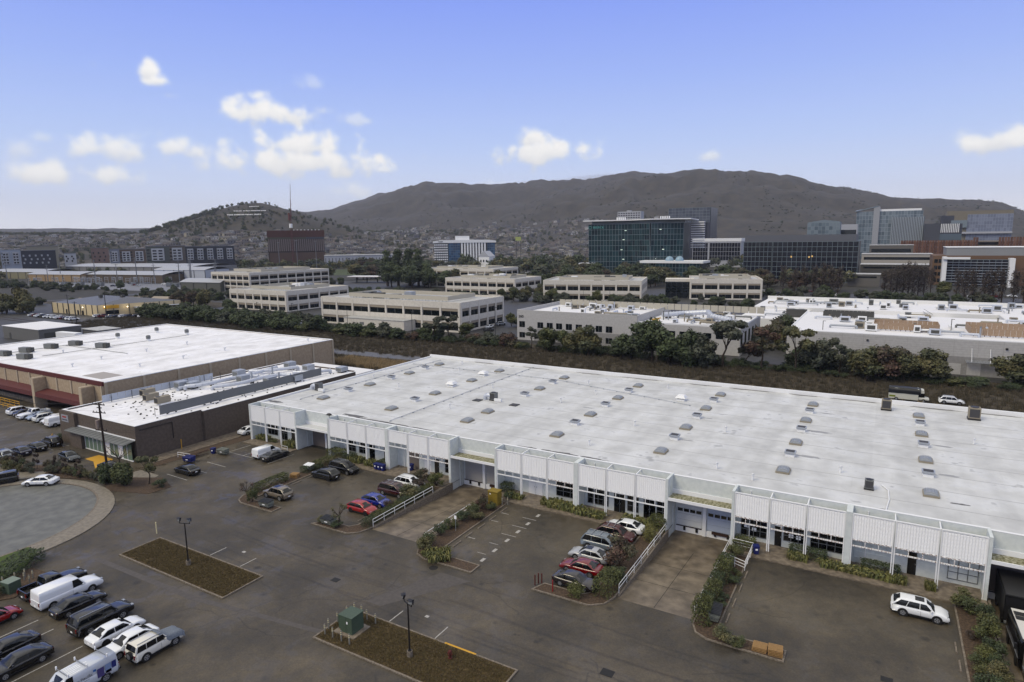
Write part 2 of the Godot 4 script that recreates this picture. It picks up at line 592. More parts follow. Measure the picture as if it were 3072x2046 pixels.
func ground_and_lots() -> void:
	var holes := [PIT_A, PIT_B, PIT_C]
	mottled("earth", Color(0.11, 0.11, 0.09), Color(0.19, 0.175, 0.15), 60.0, 0.9, 14, 0.012)
	var wide := sheet([-6500.0, -6500.0, 2500.0, 800.0], holes, -0.02)
	struct("ground", wide, M.earth)
	M.asphalt = asphalt_material()
	struct("parking_lot", sheet([-175.0, -77.2, 45.0, 20.0], holes, 0.0), M.asphalt)
	ramp(RAMP_A, "dock_ramp")
	ramp(RAMP_B, "dock_ramp")
	ramp(RAMP_C, "dock_ramp")
	# turning circle with its pale pavement
	var circ := [-175.0, -18.0, -175.0, -39.5, -117.0, -39.5] + arc(-103.0, -32.4, 14.5, 205, 270, 12) + arc(-103.0, -32.4, 14.5, 275, 368, 18) + [-89.0, -18.0]
	struct("turning_circle_road", prism_mesh(circ, 0.0, 0.006), M.road)
	var inn := arc(-103.0, -32.4, 14.5, 205, 368, 30)
	var outr := []
	for i in 31:
		var ang := lerpf(205, 368, i / 30.0)
		outr += arc(-103.0, -32.4, 14.5 + lerpf(1.6, 3.1, smoothstep(265, 345, ang)), ang, ang, 0)
	var kb := MB.new()
	var pv := MB.new()
	for i in 30:
		var P := func(a: Array, q: int, y: float) -> Vector3: return V(a[q * 2], y, a[q * 2 + 1])
		var i2 := arc(-103.0, -32.4, 14.75, 205, 368, 30)
		kb.quad(P.call(inn, i, 0.0), P.call(inn, i + 1, 0.0), P.call(inn, i + 1, 0.13), P.call(inn, i, 0.13))
		kb.quad(P.call(inn, i, 0.13), P.call(inn, i + 1, 0.13), P.call(i2, i + 1, 0.13), P.call(i2, i, 0.13))
		pv.quad(P.call(i2, i, 0.125), P.call(i2, i + 1, 0.125), P.call(outr, i + 1, 0.125), P.call(outr, i, 0.125))
		pv.quad(P.call(outr, i, 0.125), P.call(outr, i + 1, 0.125), P.call(outr, i + 1, 0.0), P.call(outr, i, 0.0))
	struct("turning_circle_kerb", kb.mesh(), M.kerb)
	struct("turning_circle_pavement", pv.mesh(), mottled("pavement", Color(0.41, 0.385, 0.34), Color(0.50, 0.47, 0.42), 7.0, 0.65, 15))
	struct("street_pavement", prism_mesh([-175, -42.6, -116.5, -42.6, -114.0, -46.2, -116.0, -47.6, -119, -45.5, -175, -45.5], 0, 0.13), M.pavement)
	struct("street_road", prism_mesh([-175, -39.5, -117, -39.5, -114.8, -41.5, -116.5, -42.6, -175, -42.6], 0, 0.01), M.road)
	struct("drive_apron", prism_mesh([-104.5, -50.2, -100.0, -49.0, -95.5, -49.6, -98.0, -55.5, -103.0, -55.5], 0, 0.03), M.pavement)
	# the two grass medians
	kerbed([-76.5, -42.7, -57.2, -42.7, -57.2, -37.6, -76.5, -37.6], "turf", "grass_median_bed")
	kerbed([-43.9, -42.9, -24.9, -42.9, -24.9, -37.5, -43.9, -37.5], "turf", "grass_median_bed")
	var yk := bpart(self, "painted_kerb", M.yellow_paint, V(-30.9, 0.133, -42.84), V(3.4, 0.012, 0.2))
	yk.set_meta("kind", "structure")
	# planting strips between the lots, each with a rounded cap at the aisle
	kerbed([-79.0, -73.0, -76.6, -73.0, -76.6, -57.0, -76.2, -56.3, -70.4, -56.3, -70.4, -54.6, -77.0, -54.6, -78.2, -55.2, -79.0, -56.6], "soil", "planting_strip_bed")
	kerbed([-57.2, -72.8, -55.0, -72.8, -55.0, -57.4, -55.4, -55.8, -56.6, -54.8, -62.9, -54.7, -61.7, -56.5, -57.9, -56.5, -57.2, -57.4], "soil", "planting_strip_bed")
	kerbed([-46.5, -72.8, -43.6, -72.8, -43.6, -57.4, -43.2, -56.3, -37.5, -56.3, -37.5, -54.4, -44.2, -54.4, -45.6, -55.0, -46.5, -56.4], "soil", "planting_strip_bed")
	kerbed([-24.2, -72.8, -21.8, -72.8, -21.8, -57.4, -22.3, -55.8, -23.6, -54.8, -30.1, -54.7, -29.4, -56.5, -25.0, -56.5, -24.2, -57.4], "soil", "planting_strip_bed")
	kerbed([-13.8, -72.8, -11.4, -72.8, -11.4, -57.6, -11.0, -56.8, -5.4, -56.8, -5.4, -55.0, -12.0, -55.0, -13.2, -55.6, -13.8, -56.9], "soil", "planting_strip_bed")
	kerbed([8.0, -72.8, 10.9, -72.8, 10.9, -40.0, 8.2, -40.0], "soil", "planting_strip_bed")
	# walk along the building, broken by the ramps and dock bays
	for s in [[-100.6, -88.3], [-80.3, -55.1], [-46.5, -21.9], [-13.8, 10.9]]:
		var o := part(self, "building_walk", null, M.concrete)
		o.mesh = prism_mesh([s[0], -77.2, s[1], -77.2, s[1], -73.0, s[0], -73.0], 0, 0.135)
		o.set_meta("kind", "structure")
	# stall lines
	for x in [-66.9, -61.45, -39.4, -33.9]: line(x, -42.9, x, -45.1)
	for z in [-69.65, -67.0, -61.55]: line(-42.8, z, -41.65, z)
	for z in [-69.75, -67.05, -64.4, -61.6, -58.85]: line(-39.6, z, -37.5 if z < -62 else -38.4, z, 0.08)
	for z in [-71.2, -68.4, -65.8, -63.1, -60.2, -57.6]: line(-38.2, z, -37.8, z, 0.42 * 2.0)
	line(-100.2, -68.3, -91.8, -68.2); line(-98.2, -68.3, -98.0, -72.6); line(-94.3, -68.3, -94.2, -72.6); line(-87.0, -67.5, -87.0, -73.0); line(-92.0, -68.2, -92.0, -73.0)
	line(-64.3, -45.4, -63.8, -45.4, 0.35); line(-36.9, -45.5, -36.5, -45.5, 0.35)
	for x in [-66.9, -69.9, -73.0, -61.6, -58.6]: line(x, -26.3, x, -20.6)
	line(-97.5, -56.5, -92.0, -56.4); line(-97.5, -60.0, -92.2, -59.9); line(-97.0, -63.2, -92.0, -63.1)
	for z in [-46.0, -48.6, -51.2, -53.8, -56.4]: line(-127.6, z, -132.8, z)
	for x in [-161.4, -158.4, -155.3, -152.5, -149.7, -146.8, -144.0]: line(x, -60.4, x, -65.6)
	struct("yellow_walkway", prism_mesh([-115.5, -49.4, -104.5, -51.0, -104.3, -50.2, -115.2, -48.6], 0.0, 0.012), M.yellow_paint)
	struct("yellow_ramp", prism_mesh([-117.2, -56.3, -112.8, -56.3, -108.8, -53.2, -110.6, -52.3, -114.5, -54.0, -117.2, -54.0], 0.0, 0.012), M.yellow_paint)
	struct("trench_patch", prism_mesh([-44.0, -44.6, -42.0, -44.6, -36.6, -53.0, -40.5, -53.0], 0.0, 0.004), mottled("patch", Color(0.255, 0.235, 0.21), Color(0.30, 0.275, 0.25), 6.0, 0.6, 16))
	struct("sealed_seam", prism_mesh([-78, -36.2, -60, -36.6, -44, -38.9, -44, -38.3, -60, -35.9, -78, -35.5], 0.0, 0.004), M.patch)
	# dry strip, track and verge behind the long building
	mottled("dry_ground", Color(0.165, 0.14, 0.10), Color(0.27, 0.235, 0.165), 20.0, 1.0, 17)
	struct("dry_strip", prism_mesh([-420, -134, 90, -134, 90, -193, -60, -193, -140, -196, -420, -190], -0.02, 0.03), M.dry_ground)
	struct("old_track", prism_mesh([-290, -143, -160, -149.0, -118, -152, -60, -156, 90, -160, 90, -164, -60, -160, -118, -157.5, -166, -156.0, -290, -152], 0.0, 0.06), mottled("old_asphalt", Color(0.27, 0.27, 0.265), Color(0.36, 0.355, 0.345), 12.0, 0.5, 18))
	struct("back_lot", sheet([-140.0, -133.6, -101.2, -77.2], [], 0.012), mottled("dark_asphalt", Color(0.185, 0.18, 0.175), Color(0.25, 0.24, 0.23), 14.0, 0.4, 19))
	struct("park_lots", sheet([-430.0, -450.0, 120.0, -193.5], [], 0.02), mottled("lot_grey", Color(0.13, 0.13, 0.13), Color(0.21, 0.205, 0.20), 30.0, 0.6, 20))
	struct("west_yard", sheet([-480.0, -300.0, -220.5, -134.5], [], 0.045), M.lot_grey)
	struct("west_road", sheet([-430.0, -134.5, -221.0, -78.0], [], 0.01), M.lot_grey)

# ---------------------------------------------------------------- the long white-roofed building
const F := -75.0     # plane of the screens
const W := -77.2     # plane of the recessed front wall
# blocks of three screens between fin walls: [x0, x1, first screen is short over an entry, rusty rails]
const BLOCKS := [[-100.6, -88.4, false, 0], [-80.4, -67.55, false, 0], [-67.25, -55.0, true, 2], [-46.9, -34.35, false, 1], [-34.05, -21.8, false, 0], [-13.85, -1.85, false, 3], [-1.55, 10.75, false, 3]]

func screen_mesh(w: float, h: float) -> ArrayMesh:
	var k := "screen%.1f_%.1f" % [w, h]
	if meshes.has(k): return meshes[k]
	var b := MB.new()
	b.box(V(0, 0, -0.05), V(w, h, 0.03))
	var cols := int(round(w / 0.26))
	var rows := int(round(h / 0.15))
	var cw := w / cols
	var rh := h / rows
	for i in cols + 1:
		b.box(V(-w / 2 + i * cw, 0, 0.0), V(0.035, h, 0.06))
	for i in cols:
		var x := -w / 2 + (i + 0.5) * cw
		for j in rows:
			var y := -h / 2 + (j + (0.25 if i % 2 else 0.75)) * rh
			if y + rh * 0.4 > h / 2: continue
			b.quad(V(x - cw * 0.42, y - rh * 0.36, 0.028), V(x - cw * 0.42, y + rh * 0.36, -0.025), V(x + cw * 0.42, y + rh * 0.36, -0.025), V(x + cw * 0.42, y - rh * 0.36, 0.028))
	meshes[k] = b.mesh()
	return meshes[k]

# a window of panes set into a wall facing +z
func window(p: Node3D, x0: float, x1: float, y0: float, y1: float, z: float, cols: int, rows: int, frame := "grey_metal", glass := "glass_dark") -> void:
	var f := MB.new()
	var t := 0.07
	for i in cols + 1:
		f.box(V(lerpf(x0, x1, float(i) / cols), (y0 + y1) / 2, z + 0.03), V(t, y1 - y0 + t, 0.08))
	for j in rows + 1:
		f.box(V((x0 + x1) / 2, lerpf(y0, y1, float(j) / rows), z + 0.028), V(x1 - x0, t, 0.074))
	var fr := part(p, "window", f.mesh(), M[frame])
	for i in cols:
		for j in rows:
			var a := lerpf(x0, x1, float(i) / cols) + t / 2
			var b := lerpf(x0, x1, float(i + 1) / cols) - t / 2
			var c := lerpf(y0, y1, float(j) / rows) + t / 2
			var d := lerpf(y0, y1, float(j + 1) / rows) - t / 2
			bpart(fr, "pane", M[glass], V((a + b) / 2, (c + d) / 2, z + 0.012), V(b - a, d - c, 0.02))

func door(p: Node3D, x0: float, x1: float, y1: float, z: float, m: String, leaves := 1, called := "door") -> void:
	var wd := (x1 - x0) / leaves
	bpart(p, "door_frame", M.trim_white, V((x0 + x1) / 2, y1 + 0.05 + 0.0, z + 0.03), V(x1 - x0 + 0.16, 0.1, 0.1))
	for i in leaves:
		var d := bpart(p, called, M[m], V(x0 + wd * (i + 0.5), 0.135 + (y1 - 0.135) / 2, z + 0.03), V(wd - 0.05, y1 - 0.135, 0.05))
		bpart(d, "handle", M.steel, V(wd * (0.36 if i == 0 else -0.36), -0.05, 0.045), V(0.05, 0.18, 0.04))

func main_building() -> void:
	var roof_m := roof_material(Color(0.735, 0.74, 0.74), 31)
	M.roof = roof_m
	var b := thing("warehouse_building", "long low warehouse with flat pale roof and white louvred screens", "building", Vector3.ZERO)
	# shell: walls of real thickness under the roof
	part(b, "roof", sheet([-100.9, -130.5, 45.0, -77.5], [], 6.45), roof_m)
	for q in [["parapet", -101.2, -130.45, -100.85, -77.2], ["parapet", -101.2, -130.9, 45.0, -130.45]]:
		bx2(b, q[0], M.trim_white, V(q[1], 6.2, q[2]), V(q[3], MAIN_TOP if q[3] < 0.0 else 7.15, q[4]))
	bx2(b, "wall", M.wall_grey, V(-101.15, 0, -130.85), V(-100.8, 6.2, -77.2))
	bx2(b, "wall", M.wall_grey, V(-100.8, 0, -130.85), V(45.0, 6.2, -130.5))
	for k in BLOCKS.size():
		block(b, k)
	dock_bay(b, -88.3, -80.5, 0.0, 0)
	dock_bay(b, -54.9, -47.0, -1.12, 1)
	dock_bay(b, -21.7, -13.95, -1.12, 2)
	dock_bay(b, 10.85, 19.1, -1.12, 3)
	bx2(b, "wall", M.wall_grey, V(19.1, 0, -77.5), V(45.0, 6.75, F))
	# street numbers and a lamp on the fins
	var fl := thing("flood_light", "small dark floodlight on a stalk at the parapet of the loading bay", "lamp", V(-80.45, 6.75, -75.4))
	var sm := MB.new()
	sm.tube(V(0, 0, 0), V(0, 0.55, 0), 0.04, 0.04, 6)
	part(fl, "stalk", sm.mesh(), M.black_metal)
	var hd := MB.new()
	hd.dome(V(0, 0.55, 0), V(0.55, 0.3, 0.4), 10, 3)
	hd.box(V(0, 0.55, 0), V(0.9, 0.05, 0.6))
	part(fl, "lamp_head", hd.mesh(), M.black_metal)

func fin(b: Node3D, x: float, low := 0.0) -> void:
	bx2(b, "fin_wall", M.wall_grey, V(x - 0.15, low, W), V(x + 0.15, MAIN_TOP + 0.1, F + 0.12))

func block(b: Node3D, k: int) -> void:
	var q: Array = BLOCKS[k]
	var x0: float = q[0]
	var x1: float = q[1]
	var deep0: bool = k in [3, 5]     # beside a ramp the fin goes down to its floor
	var deep1: bool = k in [2, 4, 6]
	fin(b, x0, -1.2 if deep0 else 0.0)
	fin(b, x1, -1.2 if deep1 else 0.0)
	# parapet and front wall behind the screens
	bx2(b, "parapet", M.wall_grey, V(x0 - 0.15, 3.6, W - 0.3), V(x1 + 0.15, MAIN_TOP, W))
	bx2(b, "parapet_cap", M.trim_white, V(x0 - 0.15, MAIN_TOP, W - 0.33), V(x1 + 0.15, MAIN_TOP + 0.05, W + 0.03))
	bx2(b, "front_wall", M.wall_grey, V(x0 + 0.15, 0, W - 0.3), V(x1 - 0.15, 3.6, W - 0.002))
	var wd := (x1 - x0 - 0.3) / 3.0
	for i in 3:
		var a := x0 + 0.15 + wd * i
		var c := a + wd
		var short: bool = q[2] and i == 0
		var bot := 4.85 if short else 3.82
		part(b, "screen_panel", screen_mesh(snappedf(wd - 0.22, 0.1), snappedf(6.62 - bot, 0.1)), M.panel_white, V((a + c) / 2, (6.62 + bot) / 2, F))
		bx2(b, "top_rail", M.trim_white, V(a + 0.05, 6.62, F - 0.09), V(c - 0.05, 6.75, F + 0.06))
		var rusty: bool = (q[3] == 3) or (q[3] == 1 and i == 2) or (q[3] == 2 and i > 0)
		var rail: Material = M.rusty_trim if rusty else M.trim_white
		bx2(b, "transom_rail", rail, V(a + 0.09, bot - 0.12, F - 0.07), V(c - 0.09, bot - 0.02, F + 0.05))
		var lowr := bot - 0.83
		bx2(b, "transom_rail", rail, V(a + 0.09, lowr, F - 0.07), V(c - 0.09, lowr + 0.13, F + 0.05))
		for j in 4:
			if j == 0 or j == 3: continue
			var xx := lerpf(a + 0.1, c - 0.1, j / 3.0)
			bx2(b, "transom_bar", rail, V(xx - 0.04, lowr + 0.13, F - 0.05), V(xx + 0.04, bot - 0.12, F + 0.03))
		if i > 0:
			for s in [-0.1, 0.1]:
				bx2(b, "post", M.trim_white, V(a + s - 0.055, 0.135, F - 0.08), V(a + s + 0.055, 6.7, F + 0.08))
			bx2(b, "post_foot", M.concrete, V(a - 0.25, 0.135, F - 0.2), V(a + 0.25, 0.24, F + 0.2))
			bx2(b, "tie_beam", M.trim_white, V(a - 0.06, 6.5, W), V(a + 0.06, 6.66, F - 0.09))
		else:
			bx2(b, "post", M.trim_white, V(a + 0.02, 0.135, F - 0.08), V(a + 0.13, 6.7, F + 0.08))
		if i == 2:
			bx2(b, "post", M.trim_white, V(c - 0.13, 0.135, F - 0.08), V(c - 0.02, 6.7, F + 0.08))
	var z := W
	match k:
		0:
			window(b, x0 + 2.0, x0 + 4.6, 0.9, 3.0, z, 3, 2); window(b, x0 + 5.4, x0 + 7.2, 0.3, 3.0, z, 2, 2); door(b, x0 + 8.3, x0 + 9.4, 2.6, z, "glass_dark"); window(b, x0 + 10.3, x1 - 0.4, 0.9, 3.0, z, 1, 3)
		1:
			window(b, x0 + 2.2, x0 + 4.0, 0.9, 3.0, z, 2, 3); window(b, x0 + 4.8, x0 + 6.6, 0.9, 3.0, z, 2, 3); door(b, x0 + 7.1, x0 + 8.3, 2.7, z, "glass_dark"); window(b, x0 + 10.4, x1 - 0.5, 0.6, 3.0, z, 2, 3)
		2:
			bx2(b, "roller_door", mt("door_taupe", Color(0.42, 0.385, 0.36), 0.7), V(x0 + 2.4, 0.14, z), V(x0 + 4.5, 3.6, z + 0.06)); door(b, x0 + 7.6, x0 + 8.5, 2.5, z, "glass_dark"); window(b, x0 + 9.7, x1 - 0.4, 0.6, 2.9, z, 2, 3); door(b, x0 + 5.6, x0 + 7.0, 2.6, z, "trim_white", 1)
		3:
			door(b, -42.7, -40.4, 2.5, z, "trim_white", 2); window(b, -38.2, -35.0, 0.7, 3.0, z, 3, 3)
		4:
			window(b, -33.4, -30.4, 0.6, 3.0, z, 4, 3); door(b, -29.6, -28.0, 2.7, z, "glass_dark", 2); window(b, -27.7, -26.2, 0.6, 3.0, z, 2, 3); door(b, -25.5, -23.9, 2.7, z, "glass_dark", 2, "door"); window(b, -23.7, -22.2, 0.6, 3.0, z, 2, 3)
		5:
			window(b, -13.2, -10.3, 0.7, 3.0, z, 4, 3); door(b, -9.4, -8.6, 2.6, z, "glass_dark"); window(b, -8.4, -6.0, 1.0, 3.0, z, 3, 3); window(b, -5.5, -2.1, 0.8, 3.0, z, 4, 3)
			for s in [[-7.6, 1.7], [-6.8, 1.65], [-12.6, 1.9], [-11.7, 1.6]]:
				bpart(b, "notice", M.panel_white, V(s[0], s[1], z + 0.05), V(0.5, 0.45, 0.02))
		6:
			window(b, -1.0, 2.1, 0.8, 3.0, z, 4, 3, "wall_grey", "wall_grey"); door(b, 4.05, 4.9, 2.7, z, "glass_dark"); window(b, 7.7, 10.3, 0.6, 3.0, z, 3, 3, "grey_metal", "wall_grey")
	# rain pipe
	var pm := MB.new()
	pm.tube(V(x0 + 1.6, 0.14, z + 0.09), V(x0 + 1.6, 6.4, z + 0.09), 0.07, 0.07, 6)
	part(b, "rain_pipe", pm.mesh(), M.trim_white)

func dock_bay(b: Node3D, x0: float, x1: float, floor_y: float, kind: int) -> void:
	var bz := -78.3
	bx2(b, "parapet", M.wall_grey, V(x0 - 0.0, 4.35, W - 0.3), V(x1, MAIN_TOP - 0.1, W))
	bx2(b, "parapet_cap", M.trim_white, V(x0, MAIN_TOP - 0.1, W - 0.33), V(x1, MAIN_TOP - 0.05, W + 0.03))
	# canopy tray with upstands, its floor mossy
	var moss: Material = M.roof if kind == 0 else mottled("moss", Color(0.30, 0.29, 0.16), Color(0.66, 0.65, 0.58), 2.6, 0.9, 25, 0.012)
	bx2(b, "canopy", moss, V(x0 + 0.06, 4.15, W), V(x1 - 0.06, 4.32, F - 0.05))
	bx2(b, "canopy_edge", M.trim_white, V(x0 + 0.02, 4.1, F - 0.05), V(x1 - 0.02, 4.46, F + 0.1))
	bx2(b, "canopy_upstand", M.trim_white, V(x0 + 0.02, 4.32, W), V(x1 - 0.02, 4.85, W + 0.12))
	# back wall of the dock and its doors
	bx2(b, "dock_wall", M.wall_grey, V(x0, floor_y - 0.1, bz - 0.3), V(x1, 4.2, bz))
	bx2(b, "dock_soffit", M.wall_grey, V(x0, 4.1, bz), V(x1, 4.149, W))
	for s in [x0 + 0.08, x1 - 0.08]:
		bx2(b, "dock_side", M.wall_grey, V(s - 0.07, floor_y - 0.1, bz), V(s + 0.07, 4.1, W))
	var mid := (x0 + x1) / 2
	bx2(b, "dock_post", M.trim_white, V(mid - 0.22, floor_y, bz), V(mid + 0.22, 4.1, bz + 0.3))
	var low := floor_y + (0.85 if floor_y < 0 else 0.02)
	var dm: Material = [mt("door_taupe", Color(0.42, 0.385, 0.36), 0.7), mt("door_grey", Color(0.60, 0.59, 0.58), 0.7), mt("door_white", Color(0.79, 0.80, 0.80), 0.6), M.door_taupe][kind]
	for s in 2:
		var a := x0 + 0.35 if s == 0 else mid + 0.35
		var c := mid - 0.35 if s == 0 else x1 - 0.35
		var d := part(b, "roller_door", box_mesh(V(snappedf(c - a, 0.1), snappedf(3.7 - low, 0.1), 0.06)), mt("door_blue_grey", Color(0.66, 0.70, 0.77), 0.6) if kind == 2 and s == 1 else dm, V((a + c) / 2, (low + 3.7) / 2, bz + 0.03))
		var hh := 3.7 - low
		if kind == 2:
			for j in 5:
				bpart(d, "seam", M.grey_metal, V(0, -hh / 2 + hh * (j + 0.5) / 5.0 - hh / 10.0, 0.032), V(c - a - 0.02, 0.015, 0.01))
			for j in 4:
				bpart(d, "window_pane", M.glass_dark, V(lerpf(-(c - a) / 2, (c - a) / 2, (j + 0.5) / 4.0), 0.1, 0.035), V((c - a) / 4.0 - 0.14, 0.42, 0.02))
	if floor_y < 0:
		bx2(b, "dock_edge", M.trim_white, V(x0 + 0.2, floor_y, bz + 0.0), V(x1 - 0.2, low - 0.12, bz + 0.16))
		for s in [0.18, 0.38, 0.68, 0.88]:
			var xx := lerpf(x0, x1, s)
			bx2(b, "dock_bumper", M.rubber, V(xx - 0.13, floor_y + 0.3, bz + 0.16), V(xx + 0.13, floor_y + 0.8, bz + 0.34))
		if kind >= 1:
			bx2(b, "dock_leveller", mt("rust", Color(0.20, 0.12, 0.09), 0.9), V(x1 - 2.9, floor_y + 0.55, bz + 0.16), V(x1 - 0.9, floor_y + 0.86, bz + 0.4))
			bx2(b, "door_sill", M.rust, V(x0 + 0.3, low - 0.1, bz + 0.16), V(mid - 0.3, low, bz + 0.22))
	# sign plates on the dock post
	bpart(b, "notice", M.panel_white, V(mid, 1.6, bz + 0.31), V(0.32, 0.5, 0.02))

# pale roofing in overlapping sheets: laps, grey water stains and patches
func roof_material(base: Color, sd: int) -> StandardMaterial3D:
	var w := 1024
	var h := 512
	var nz := FastNoiseLite.new()
	nz.seed = sd
	nz.frequency = 0.016
	nz.fractal_octaves = 6
	var a := nz.get_seamless_image(w, h).get_data()
	nz.seed = sd + 1
	nz.frequency = 0.06
	nz.fractal_octaves = 4
	var b := nz.get_seamless_image(w, h).get_data()
	nz.seed = sd + 2
	nz.frequency = 0.03
	var si := nz.get_image(w, h / 16)
	si.resize(w, h, Image.INTERPOLATE_CUBIC)
	var sk := si.get_data()
	var col := PackedByteArray()
	col.resize(w * h * 3)
	var rgh := PackedByteArray()
	rgh.resize(w * h)
	for y in h:
		var lap := 0.0
		if y % 32 < 1: lap = 0.05
		for x in w:
			var i := y * w + x
			var A := a[i] / 255.0
			var B := b[i] / 255.0
			var g := 1.0 + (A - 0.5) * 0.17 + (B - 0.5) * 0.07 + (sk[i] / 255.0 - 0.5) * 0.09
			if (x + (y / 32) * 257) % 415 < 1: g -= 0.03
			if lap > 0.0: g += lap * (B - 0.35)
			var st := smoothstep(0.78, 0.92, A * 0.62 + B * 0.5)
			g *= 1.0 - st * 0.2
			col[i * 3] = int(clampf(base.r * g, 0, 1) * 255)
			col[i * 3 + 1] = int(clampf(base.g * g, 0, 1) * 255)
			col[i * 3 + 2] = int(clampf(base.b * g, 0, 1) * 255)
			rgh[i] = int(clampf(0.72 - smoothstep(0.5, 0.7, A) * 0.18, 0, 1) * 255)
	var m := StandardMaterial3D.new()
	m.albedo_texture = ImageTexture.create_from_image(Image.create_from_data(w, h, false, Image.FORMAT_RGB8, col))
	m.roughness_texture = ImageTexture.create_from_image(Image.create_from_data(w, h, false, Image.FORMAT_L8, rgh))
	m.roughness = 1.0
	m.uv1_scale = V(1.0 / 122.0, 1.0 / 61.0, 1)
	return m

# ---------------------------------------------------------------- what stands on the roof
func skylight_meshes() -> void:
	var r := []
	for i in 9:
		var t := float(i) / 8
		var ring := []
		var x := lerpf(-0.92, 0.92, t)
		var e := 1.0 - pow(absf(t * 2 - 1), 6)
		for j in 9:
			var u := PI * j / 8
			ring.append(V(x, 0.22 + sin(u) * 0.34 * (0.55 + 0.45 * e), cos(u) * 0.74 * (0.94 + 0.06 * e)))
		r.append(ring)
	var b := MB.new()
	b.loft(r, false)
	for s in [0, 8]:
		for j in 8:
			b.tri(V(r[s][0].x, 0.22, 0), r[s][j], r[s][j + 1])
	meshes.skylight_dome = b.mesh()
	var c := MB.new()
	c.box(V(0, 0.11, 0), V(2.0, 0.24, 1.64))
	meshes.skylight_curb = c.mesh()
	var ribs := MB.new()
	for i in 6:
		var x := lerpf(-0.75, 0.75, i / 5.0)
		for j in 8:
			var u0 := PI * j / 8
			var u1 := PI * (j + 1) / 8
			ribs.box((V(x, 0.225 + sin(u0) * 0.34, cos(u0) * 0.74) + V(x, 0.225 + sin(u1) * 0.34, cos(u1) * 0.74)) / 2, V(0.04, 0.03, 0.3), Basis(Vector3.RIGHT, -(u0 + u1) / 2 + PI / 2))
	meshes.skylight_rib = ribs.mesh()

